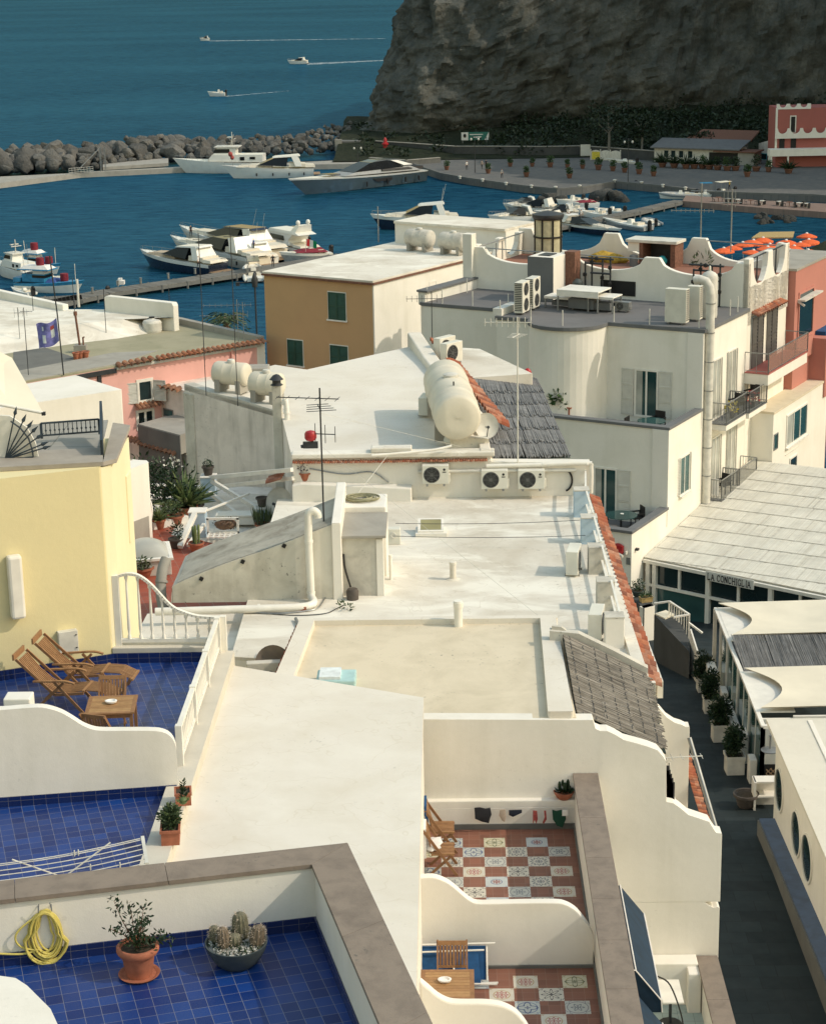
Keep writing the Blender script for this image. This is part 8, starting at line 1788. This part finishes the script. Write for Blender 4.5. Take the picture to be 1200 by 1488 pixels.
def pontoon(label,pts,w,z=.9,n=30):
    t=thing('pontoon',label,'pontoon',Z(*pts[0],z));Q=[Z(*p,z) for p in pts];b=B();pi=0;pl=B()
    for a,c in zip(Q,Q[1:]):
        d=(c-a).normalized();s=Vc((-d.y,d.x,0))*w/2;m=int((c-a).length/.5)
        for i in range(m): u=a.lerp(c,i/m);v=a.lerp(c,(i+.94)/m);b.add([u-s,v-s,v+s,u+s,u-s-Vc((0,0,.12)),v-s-Vc((0,0,.12)),v+s-Vc((0,0,.12)),u+s-Vc((0,0,.12))],[(0,1,2,3),(0,4,5,1),(2,6,7,3),(1,5,6,2),(3,7,4,0)])
        pl.bar(a-s*.98-Vc((0,0,.3)),c-s*.98-Vc((0,0,.3)),.2,.4);pl.bar(a+s*.98-Vc((0,0,.3)),c+s*.98-Vc((0,0,.3)),.2,.4)
        for i in range(0,m,8): u=a.lerp(c,i/m);pl.tube([u-s-Vc((0,0,1.5)),u-s+Vc((0,0,.05))],.16,7);pl.tube([u+s-Vc((0,0,1.5)),u+s+Vc((0,0,.05))],.16,7)
    b.build('deck','old_plank',t);pl.build('frame','dark_concrete',t);return t
pontoon('long weathered pontoon running from the left towards the ochre house',[(-30,458),(60,443),(150,424),(360,393),(500,370)],3.2);pontoon('broad weathered pontoon beside the fishing trawler',[(-30,440),(120,432)],4.);pontoon('pontoon of the right boat group with its gangway to the cafe terrace',[(770,336),(850,321),(920,307),(988,291)],2.4)
for px,py in ((135,426),(245,405),(205,412),(284,398),(172,416)): c=Z(px,py,.95);b=B();b.lathe([(.16,0),(.16,.7),(.22,.75),(.02,.8)],9,c);put('mooring_post','grey_metal',b,'short grey mooring post on the long weathered pontoon','bollard','mooring posts on the long pontoon')
b=B();c=Z(176,413,1.);b.box(c.x-.5,c.x+.5,c.y-.4,c.y+.4,1,1.5);b.box(c.x-.3,c.x+.2,c.y-.2,c.y+.3,1.5,1.8);put('crate','cloth_white',b,'white crate standing on the long weathered pontoon','crate')
def person(label,at,rz,shirt,pants,skin='skin',hair='black',h=1.74,walk=.12,arm=.0):
    t=h/1.74;J={0: (0,0,.95),1: (0,0,1.15),2: (0,.0,1.38),3: (0,0,1.5),4: (0,-.01,1.58),5: (0,-.01,1.7)}
    E=[(0,1),(1,2),(2,3),(3,4),(4,5)];rad={0: .15,1: .13,2: .15,3: .06,4: .085,5: .07};k=6
    for s in (-1,1):
        leg=[(s*.1,0,.88),(s*.1,-s*walk*.6,.5),(s*.1,-s*walk+.03,.09),(s*.1,-s*walk-.1,.04)];ar=[(s*.19,0,1.4),(s*.25,s*walk*.3,1.13),(s*.24+arm*s*.1,s*walk-.06-arm*.2,.9+arm*.2),(s*.24+arm*s*.1,s*walk-.09-arm*.25,.8+arm*.25)]
        for ch,root,rr in ((leg,0,(.095,.065,.045,.035)),(ar,2,(.06,.045,.035,.022))):
            p=root
            for q,r_ in zip(ch,rr): J[k]=q;rad[k]=r_;E.append((p,k));p=k;k +=1
    me=bpy.data.meshes.new('skin');me.from_pydata([J[i] for i in range(k)],E,[]);o=bpy.data.objects.new('skin',me);COL.objects.link(o)
    m=o.modifiers.new('s','SKIN');o.modifiers.new('d','SUBSURF').levels=1
    for i in range(k): me.skin_vertices[0].data[i].radius=(rad[i],rad[i]*(.72 if i in (0,1,2) else 1));me.skin_vertices[0].data[i].use_root=i ==0
    dg=bpy.context.evaluated_depsgraph_get();m2=bpy.data.meshes.new_from_object(o.evaluated_get(dg));bpy.data.objects.remove(o)
    for q in (skin,shirt,pants,hair,'cloth_dark'): m2.materials.append(MATS[q])
    for f in m2.polygons:
        c=f.center;f.use_smooth=True
        f.material_index=4 if c.z < .08 else 2 if c.z < .98 and abs(c.x) < .19 else 0 if abs(c.x) > .2 and c.z < 1.2 else 1 if c.z < 1.49 else 3 if c.z > 1.66 or (c.z > 1.57 and c.y > .015) else 0
    ob=bpy.data.objects.new('person',m2);COL.objects.link(ob);ob.location=at;ob.rotation_euler=(0,0,rz);ob.scale=(t,t,t);return tag(ob,label,'person')
for px,py,z,rz,sh,pa,lab in ((278,344,1.9,.5,'cloth_dark','cloth_dark','person in dark clothes standing on the bow of the cream yacht'),(289,390,1.6,1,'cloth_white','cloth_dark','person in a white shirt standing on the black hulled sport yacht'),(369,364,2.2,2,'cloth_blue','cloth_dark','person in blue bending over the deck of a moored yacht'),(397,388,1.0,.2,'cloth_dark','cloth_dark','person in dark clothes at the stern of the flybridge yacht'),
        (678,247,QZ,.4,'cloth_white','cloth_dark','person in a white top walking along the far quay'),(700,246,QZ,2.4,'cloth_beige','cloth_dark','person in beige walking on the far quay, left of a pair'),(706,245,QZ,2.6,'cloth_dark','cloth_dark','person in dark clothes walking on the far quay, right of a pair'),(729,259,QZ,.4,'boat_grey','cloth_dark','person in grey sitting low by the far quay edge'),(826,319,1.,.3,'cloth_white','cloth_dark','person in white top and dark trousers on the right pontoon'),(844,320,1.,2,'cloth_white','cloth_beige','person all in pale clothes stooping on the right pontoon'),(1059,276,QZ,1,'sign_yellow','cloth_dark','person in a yellow top near the cream sun top boat')):
    person(lab,Z(px,py,z),rz,sh,pa)
QG='terracotta pots with round shrubs on the far quay'
q0=None
for i,(px,py,s) in enumerate(sorted(((649,247,.9),(709,252,.95),(741,242,.9),(764.5,257,1.),(773,242,.85),(799,243,1.1),(827,259,1.),(824,244,.85),(846,245,.9),(869,247,1.2),(890,248.5,1.05),(907,250.6,1.),(928,253,1.1),(949,256,1.),(1085,257,1.15),(1116,250,1.1)))):
    c=Z(px,py,QZ)
    if q0 is None: q0=pot('first terracotta pot with round shrub on the far quay, at the left end',c,.55,.85,'rust','bush',QG,n=170,tall=1.25,lm='leaf_mid',pw=.62);q0.scale=(s,)*3  # darker rust colour puts the quay shade into the clay pots
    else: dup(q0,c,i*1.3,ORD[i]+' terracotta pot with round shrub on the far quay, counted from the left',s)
bar_=thing('beach_bar','long low beach bar with blue grey roof and white front at the cliff foot','building',Z(1000,236,QZ));a_,c_=Z(950,235,QZ),Z(1096,240,QZ);m=facade(a_,c_);LB=(c_-a_).length
b=B(m);b.box(0,LB*.82,0,6,QZ,QZ+2.9);b.build('wall','off_white',bar_);b=B(m);b.add([(-.6,-.8,QZ+2.75),(LB*.86,-.8,QZ+2.75),(LB*.86,6,QZ+4.),(-.6,6,QZ+4.),(-.6,-.8,QZ+2.95),(LB*.86,-.8,QZ+2.95),(LB*.86,6,QZ+4.2),(-.6,6,QZ+4.2)],[(3,2,1,0),(4,5,6,7),(0,1,5,4),(1,2,6,5),(2,3,7,6),(3,0,4,7)]);b.build('roof','grey_cap',bar_)
for s in (.1,.17,.25,.34): window(bar_,a_,c_,None,'glass_dark','off_white',.12,0,rect=(LB*s,LB*s+.9,QZ+1.0,QZ+2.3))
b=B(m);b.box(LB*.84,LB*1.0,-.5,4,QZ,QZ+2.3);b.box(LB*.55,LB*.84,-.03,0,QZ,QZ+2.2,1);b.build('side_hut',['concrete','black'],bar_);b=B(m);b.box(LB*.6,LB*1.02,-.9,4.4,QZ+2.4,QZ+2.6);b.build('lean_to_roof','rust',bar_)
c=Z(1040,212,5.);b=B(m);b.add([(LB*.2,7,5.2),(LB*.85,7,5.2),(LB*.85,12,6.6),(LB*.28,12,6.6),(LB*.2,7,4.9),(LB*.85,7,4.9),(LB*.85,12,6.3),(LB*.28,12,6.3)],[(0,1,2,3),(7,6,5,4),(0,4,5,1),(1,5,6,2),(3,2,6,7),(0,3,7,4)]);put('shed_roof','rust',b,'rusty brown shed roof behind the beach bar','roof')
a_,c_=Z(1101,232,QZ),Z(1128,234,QZ);t=thing('grey_shed','grey shed with pitched roof left of the pink villa','shed',a_);b=B();b.wall(a_,c_,[(0,QZ+3.2),((c_-a_).length*.8,QZ+4.2),((c_-a_).length,QZ+4.2)],5,zb=QZ-.2);b.build('wall','grey_plaster',t);window(t,a_,c_,None,'glass_dark','turq_bag',.12,0,rect=(.5,2,QZ+.2,QZ+1.2))
v0,v1=Z(1115,245,QZ),Z(1215,243,QZ);mv=facade(v0,v1);vl=thing('pink_villa','pink villa with white scalloped balcony at the right edge below the cliff','house',v0);b=B(mv);b.box(1.8,14,2,10,QZ,12.2);b.build('wall','rose_plaster',vl);b=B(mv);b.box(.2,14,-.4,2.0,QZ+2.3,QZ+3.6);b.box(.4,.7,-.3,2,QZ,QZ+2.3);b.box(3.6,3.9,-.3,0,QZ,QZ+2.3);b.build('porch','white_plaster',vl)
b=B(mv);b.wall((1.4,.9),(14,.9),scallop(12.6,[.2,2.6,5.,7.4,9.8],8.5,7.5,.5),.3,zb=6.6);b.wall((1.7,1.9),(14,1.9),scallop(12.3,[.2,2.2,4.2,6.2],13.,12.3,.6),.3,zb=12.);b.build('scalloped_balcony','white_plaster',vl)
b=B(mv);b.box(1.6,1.95,1.9,2.3,QZ+3.4,12.2);b.box(4.3,5.5,1.9,2.,7.6,10.8);b.build('corner_trim','white_plaster',vl)
for r_ in ((4.5,5.3,7.7,10.6),(2.4,3.4,4.7,6.6),(4.6,5.6,4.7,6.6)): b=B(mv);b.box(r_[0],r_[1],1.86,1.99,r_[2],r_[3]);b.build('door','black',vl)
t=thing('white_gate','white double gate with curved tops on the quay wall','gate',Z(875,232,QZ));a_,c_=Z(858,232.5,QZ),Z(901,234,QZ);Lg=(c_-a_).length
b=B();b.wall(a_,c_,[(Lg*u,QZ+1.75+.28*abs(sin(3*PI*u))) for u in [i/24 for i in range(25)]],.1,zb=QZ+.05);b.build('leaf','off_white',t);b=B(facade(a_,c_))
for u in (0,.33,.66,1): b.box(Lg*u-.08,Lg*u+.08,-.12,0,QZ,QZ+2.2)
b.box(.3,2.0,-.14,-.1,QZ+.2,QZ+1.7,1);b.build('post',['off_white','sign_yellow'],t)
t=thing('notice_panel','white framed notice panel left of the white gate','panel',Z(850,228,QZ));b=B();a_=Z(843,228,QZ);b.box(a_.x,a_.x+2.0,a_.y,a_.y+.12,QZ+.2,QZ+2.5);b.build('frame','off_white',t);b=B();b.box(a_.x+.15,a_.x+1.85,a_.y-.02,a_.y,QZ+.4,QZ+2.3);b.build('board','sign_panel',t)
boat('upturned white hull lying on the quay beside the white gate',(885,235),(924,238),1.6,.5,'open',z=QZ,name='beached_boat')
t=thing('banner_sign','green and white banner sign with an emblem below the cliff','sign',Z(690,206,2.5));c=Z(670,204,3.4);b=B();b.box(c.x,c.x+5.9,c.y,c.y+.12,3.4,5.1);b.build('board','sign_green',t);b=B();b.box(c.x+.03,c.x+1.5,c.y-.03,c.y,3.42,5.08);b.add([(c.x+4.9,c.y-.03,3.42),(c.x+5.87,c.y-.03,3.42),(c.x+5.87,c.y-.03,5.08)],[(0,1,2)]);b.build('white_field','cloth_white',t);b=B();b.lathe([(.3,0),(.3,.03)],12,(0,0,0));
b=B(MT((c.x+.75,c.y-.04,4.35)) @ MR(PI/2,4,'X'));b.lathe([(.001,0),(.3,.0),(.3,.02)],14,sy=1.4);b.build('emblem','black',t);b=B();b.box(c.x+2.6,c.x+4.3,c.y-.03,c.y,3.9,4.2);b.box(c.x+1.8,c.x+4.6,c.y-.03,c.y,4.5,4.68);b.build('lettering','cloth_white',t)
for s in (.3,5.4): b=B();b.tube([(c.x+s,c.y+.15,1),(c.x+s,c.y+.15,3.6)],.08,6);b.build('leg','grey_metal',t)
for px,py,h in ((690,251,7.),(912,266,8.),(520,236,3.5)):
    c=Z(px,py,QZ);t=thing('street_lamp',['tall lamp post with two globes on the far quay, left of the gate','tall lamp post with two globes at the quay edge right of the gate','short lamp post beside the concrete hut on the breakwater'][2 if px < 600 else int(px > 800)],'street lamp',c);b=B();b.tube([(0,0,0),(0,0,h)],[.09,.05],6);b.tube([(-.7,0,h-.5),(-.5,0,h-.1),(.5,0,h-.1),(.7,0,h-.5)],.04,5);b.build('post','dark_metal',t,True);
    for s in (-.7,.7): b=B();b.ball((s,0,h-.65),.2,.2,.26,8,6);b.build('globe','off_white',t,True)
c=Z(505,219,mz);t=thing('concrete_hut','grey concrete hut with white pillar near the end of the breakwater','hut',c);b=B();b.box(-2.8,2.8,0,4,0,2.);b.build('wall','dark_concrete',t,True);b=B();b.box(-2.6,-1.2,-.8,0,0,2.5);b.build('pillar','concrete',t,True);b=B();b.box(1.2,1.9,-.03,0,.9,1.6);b.build('plate','cloth_white',t,True)
c=Z(560,222,QZ);b=B();b.lathe([(.5,0),(.45,1.6),(.7,1.7),(.7,2.0),(.4,2.2),(.35,2.9),(.02,3.3)],12,c);put('harbour_light','red_paint',b,'small red harbour light on the quay behind the grey yacht','light')
t=thing('gangway_frame','grey metal gangway frame with railings on the breakwater dock','gangway',Z(125,252,mz));a_,c_=Z(101,253,mz),Z(136,250,mz);b=B()
for z in (.3,.7,1.1): b.bar(a_+Vc((0,0,z)),c_+Vc((0,0,z)),.06,.06)
for i in range(9): u=a_.lerp(c_,i/8);b.bar(u,u+Vc((0,0,1.1)),.05,.05)
b.build('railing','off_white',t);b=B();d_=Z(147,249,mz)
for o in (0,1.): b.bar(a_.lerp(c_,.4)+Vc((0,o,.8)),d_+Vc((0,o,4.6)),.1,.1);b.bar(d_+Vc((0,o,0)),d_+Vc((0,o,4.8)),.12,.12);b.bar(d_+Vc((.9,o,0)),d_+Vc((.9,o,4.8)),.1,.1)
b.build('ramp','grey_metal',t)
for i,(px,py,h,m_,kd) in enumerate(((962,243,3.,'leaf_dark','spiky'),(979,244,2.6,'leaf_dark','spiky'),(996,245,2.8,'leaf_dark','spiky'),(1008,245,2.,'leaf_dark','spiky'),(1020,245,1.6,'leaf_mid','bush'),(1030,246,2.2,'leaf_dark','spiky'),(1042,247,1.8,'leaf_dark','bush'),(1056,248,1.7,'leaf_mid','bush'),(1068,248,1.8,'leaf_dark','bush'),(1098,249,2.4,'leaf_dark','bush'),(1145,252,2.6,'leaf_dark','spiky'))):
    pot(ORD[i]+' big leafy plant from the left in the row of tubs before the beach bar',Z(px,py,QZ),.8,.9,'rust',kd,'big potted plants before the beach bar',n=60 if kd =='spiky' else 140,tall=h,lm=m_,pw=1.5 if kd =='spiky' else .9)  # tubs take the same darkened colour, shade included
for i,(px,py) in enumerate(((1043,293),(1058,295),(1072,296),(1090,297),(1106,298),(1132,299),(1146,300),(1160,301),(1172,302))):
    c=Z(px,py,1.);t=thing('cafe_table',ORD[i]+' small cafe table from the left on the waterside terrace','table',c,i,'cafe tables on the waterside terrace');b=B();b.box(-.45,.45,-.45,.45,.7,.75);b.lathe([(.06,0),(.06,.7)],6);b.build('table','off_white' if i % 3 else 'rust',t,True)
    for s in (-1,1): b=B();b.box(s*.8-.2,s*.8+.2,-.2,.2,.42,.47);b.box(s*.98-.03,s*.98+.03,-.2,.2,.47,.9);b.box(s*.8-.18,s*.8-.14,-.18,.18,0,.42);b.box(s*.8+.14,s*.8+.18,-.18,.18,0,.42);b.m=None;o=b.build('cafe_chair','dark_metal',None,True);o.location=c;o.rotation_euler=(0,0,i);tag(o,'dark chair on the '+('left' if s < 0 else 'right')+' side of the '+ORD[i]+' cafe table from the left','chair','cafe chairs on the waterside terrace')
u0=None;UG='orange parasols on the beach'
for i,(px,py) in enumerate(((1051,362),(1064,359),(1080,354),(1091,365),(1092,350),(1108,347),(1120,356),(1112,360),(1142,350),(1164,354),(1152,359),(1144,364),(1156,371),(1172,341),(1176,349),(1175,364))):
    c=Z(px,py,3.3);c.z=.9
    if u0 is None:
        u0=thing('parasol','orange beach parasol with pale crown, leftmost of the beach','parasol',c,0,UG);b=B();b.lathe([(1.45,1.95),(1.42,2.12),(.75,2.4),(.2,2.56)],12,smooth=False);b.build('canopy','orange_cloth',u0,True);b=B();b.lathe([(.22,2.55),(.15,2.68),(.02,2.72)],10);b.build('crown','cloth_white',u0,True);b=B();b.tube([(0,0,0),(0,0,2.5)],.03,6);b.build('pole','off_white',u0,True)
    else: o=dup(u0,c,i*.7,'orange beach parasol with pale crown, one of the crowded rows');o.rotation_euler=(ru(-.12,.12),ru(-.12,.12),i)
c=Z(1123,341,3.6);t=thing('straw_shelter','flat straw shelter roof on posts above the parasols','shelter',(c.x,c.y,.9));b=B();b.add([(-3.2,-1.4,2.4),(2.4,-1.6,2.4),(3.2,1.8,2.7),(-1.6,1.8,2.7),(-3.2,-1.4,2.55),(2.4,-1.6,2.55),(3.2,1.8,2.85),(-1.6,1.8,2.85)],[(3,2,1,0),(4,5,6,7),(0,1,5,4),(1,2,6,5),(2,3,7,6),(3,0,4,7)]);b.build('roof','straw',t,True)
for x,y in ((-2.5,-1),(2,-1.2),(2.7,1.5),(-1.4,1.5)): b=B();b.tube([(x,y,0),(x,y,2.5)],.06,6);b.build('post','rust',t,True)
c=Z(222,482,zP);t=thing('water_tank','squat ribbed white plastic tank on the mossy roof of the pink house','tank',c);b=B();b.lathe([(.5,0)]+[(.52+.02*(i % 2),.08+i*.06) for i in range(9)]+[(.46,.66),(.16,.74),(.15,.8),(.02,.81)],24);b.build('vessel','off_white',t,True);b=B();b.lathe([(.16,.78),(.16,.84),(.02,.85)],12);b.build('lid','black',t,True)
c=Z(72,500,zP);t=thing('cone_chimney','mossy cone shaped chimney on the pink house roof behind the flag','chimney',c);b=B();b.lathe([(.36,-.1),(.3,.3),(.16,.75),(.1,.8)],14);b.build('cone','mossy_roof',t,True);b=B();b.tube([(0,0,.75),(.02,0,.9),(.1,0,.93)],.05,7);b.build('vent','dark_metal',t,True)
c=Z(117,512,zP);t=thing('flue_pipe','rusty flue pipe with cap rising from a concrete block on the mossy roof','chimney',c);b=B();b.box(-.3,.35,-.2,.3,0,.4);b.build('base','concrete',t,True);b=B();b.tube([(0,0,.4),(-.12,0,2.0)],.06,8);b.lathe([(.1,1.98),(.1,2.18),(.02,2.2)],8,(-.12,0,0));b.tube([(.2,0,.4),(.2,0,.8),(.28,0,.82)],.05,7);b.build('pipe','rust',t,True)
for px,py,r_ in ((111,522,.17),(117,521,.17),(125,520,.2)): pot('terracotta pot standing empty in front of the flue pipe on the mossy roof',Z(px,py,zP),r_,.36,'terracotta',None,'empty pots by the flue pipe')
c=Z(93,545,zP);t=thing('flag_pole','dark flag pole flying a violet blue flag on the pink house roof','flag',c);b=B();b.tube([(0,0,0),(-.1,0,3.0),(-.28,0,6)],.035,6);b.build('pole','dark_metal',t,True);b=B();n=12;o=[]
for i in range(n+1):
    for j in range(7): s,u=i/n,j/6;o.append((-.1-.06*u-1.05*s,.16*sin(s*7+u*2)*s,1.75+1.15*u-.5*s*(1-u*.2)-.1*sin(s*5)))
f=[(i*7+j,(i+1)*7+j,(i+1)*7+j+1,i*7+j+1) for i in range(n) for j in range(6)]
for q,f_ in enumerate(f): i,j=divmod(q,6);b.add([o[k] for k in f_],[(0,1,2,3)],True,1 if (i in (2,3) and j in (2,3)) or (i in (7,8) and j in (1,2)) or (i ==8 and j ==4) else 2 if i in (2,3) and j ==4 else 0)
b.build('cloth',['flag_violet','foam','cloth_red'],t,True)
for i,(px,py,h,r_,m_,arms) in enumerate(((42,545,3.4,.02,'dark_metal',[(3.2,(1,0),.6,4,.3,False)]),(30,500,2.0,.02,'grey_metal',[(1.7,(1,0),.7,4,.5,True)]),(110,470,2.6,.02,'dark_metal',[]),(155,488,2.6,.02,'dark_metal',[]),(248,466,1.9,.022,'dark_metal',[]),(50,468,2.0,.02,'dark_metal',[]),(297,508,2.,.02,'grey_metal',[(1.8,(1,0),.5,3,.2,False)]),(347,500,2.4,.02,'grey_metal',[(2.1,(-1,0),2.6,9,.25,True),(1.6,(1,0),.8,5,.5,True)]),(355,498,2.2,.018,'grey_metal',[]))):
    antenna(['thin mast with crossbar at the left edge of the pink house roof','short comb aerial at the left end of the white upper terrace','leaning thin rod before the white upper terrace','thin rod standing right of the flue pipe','rod with white tip by the parapet of the white tank','thin rod on the left parapet of the upper terrace','short aerial on the right eave of the pink house','long boom aerial above the right eave of the pink house','plain rod next to the long boom aerial'][i],Z(px,py,zP+.1),h,arms,m_,r_)
c=Z(115,446,zP+.8);b=B();b.tube([c,c+Vc((0,0,1.6))],.07,8);put('white_post','off_white',b,'thick white post on the edge of the white upper terrace','post')
def palm(label,c,h,r):
    t=thing('palm_tree',label,'tree',c);b=B();b.tube([(0,0,0),(.1,0,h*.5),(0,0,h)],[.25,.2,.2],8);b.build('trunk','rust',t,True);b=B()
    for i in range(26):
        a=i*2.4;e=.9-.05*i;d=Vc((cos(a),sin(a),0))
        for k in range(10):
            u=k/10;p=Vc((0,0,h))+d*r*u*cos(e*.6)+Vc((0,0,r*(sin(e)*u-.75*u*u)));s=Vc((-d.y,d.x,0))
            for g in (-1,1): b.leaf(p,s*g+d*.8-Vc((0,0,.5)),.09,.75*(1-.5*u))
    b.build('fronds','leaf_olive',t,True)
palm('palm tree crown rising on the shore behind the pink house',Z(330,512,14.),2.6,1.9)
c=Z(374,500,16.);t=thing('street_lamp','dark lamp post with crossbar on the shore beside the ochre house','street lamp',c);b=B();b.tube([(0,0,-6),(0,0,4.6)],.06,7);b.tube([(-1.2,0,4.3),(1.,0,4.4)],.04,6);b.build('post','dark_metal',t,True);b=B();b.lathe([(.18,4.0),(.24,4.5),(.1,4.9),(.02,5)],9);b.box(-1.3,-1.05,-.08,.08,4.1,4.35);b.build('lantern','dark_metal',t,True)
for px,py,z,h,arms,lab in ((737 + 280,366,27.,3.5,[(3.1,(1,-.2),1.8,10,.12,False),(2.1,(-1,.2),2.2,10,.2,True)],'tall aerial mast on the far scalloped parapet of the hotel'),(1061,366,27.,3.2,[(2.5,(-1,0),1.6,7,.25,False),(2.7,(-1,0),.6,4,.9,True)],'aerial mast with side boom at the right end of the hotel terrace'),(550,352,zO,2.1,[],'plain rod on the back edge of the ochre house roof')): antenna(lab,Z(px,py,z),h,arms,'grey_metal',.035)
t=thing('flag','italian tricolour flag on the stern of the flybridge yacht','flag',Z(444,366,1.5));b=B();b.tube([(0,0,0),(.3,0,1.9)],.03,5);b.build('staff','off_white',t,True)
for i,m_ in enumerate(('flag_red','cloth_white','flag_green')): b=B();x=.1+i*.5;b.add([(x,.1*sin(x*3),.9-.3*x),(x+.5,.1*sin(x*3+1.5),.75-.3*x),(x+.55,.1*sin(x*3+1.5),1.75-.3*x),(x+.05,.1*sin(x*3),1.9-.3*x)],[(0,1,2,3)]);b.build('stripe',m_,t,True)
b=B();c=Z(335,224,4.2);b.ball(c,.45,.45,.5,12,8);b.ball(c+Vc((.3,.2,-.7)),.4,.4,.45,12,8);put('buoy','cloth_red',b,'pair of red float buoys on the aft deck of the patrol boat','buoy')
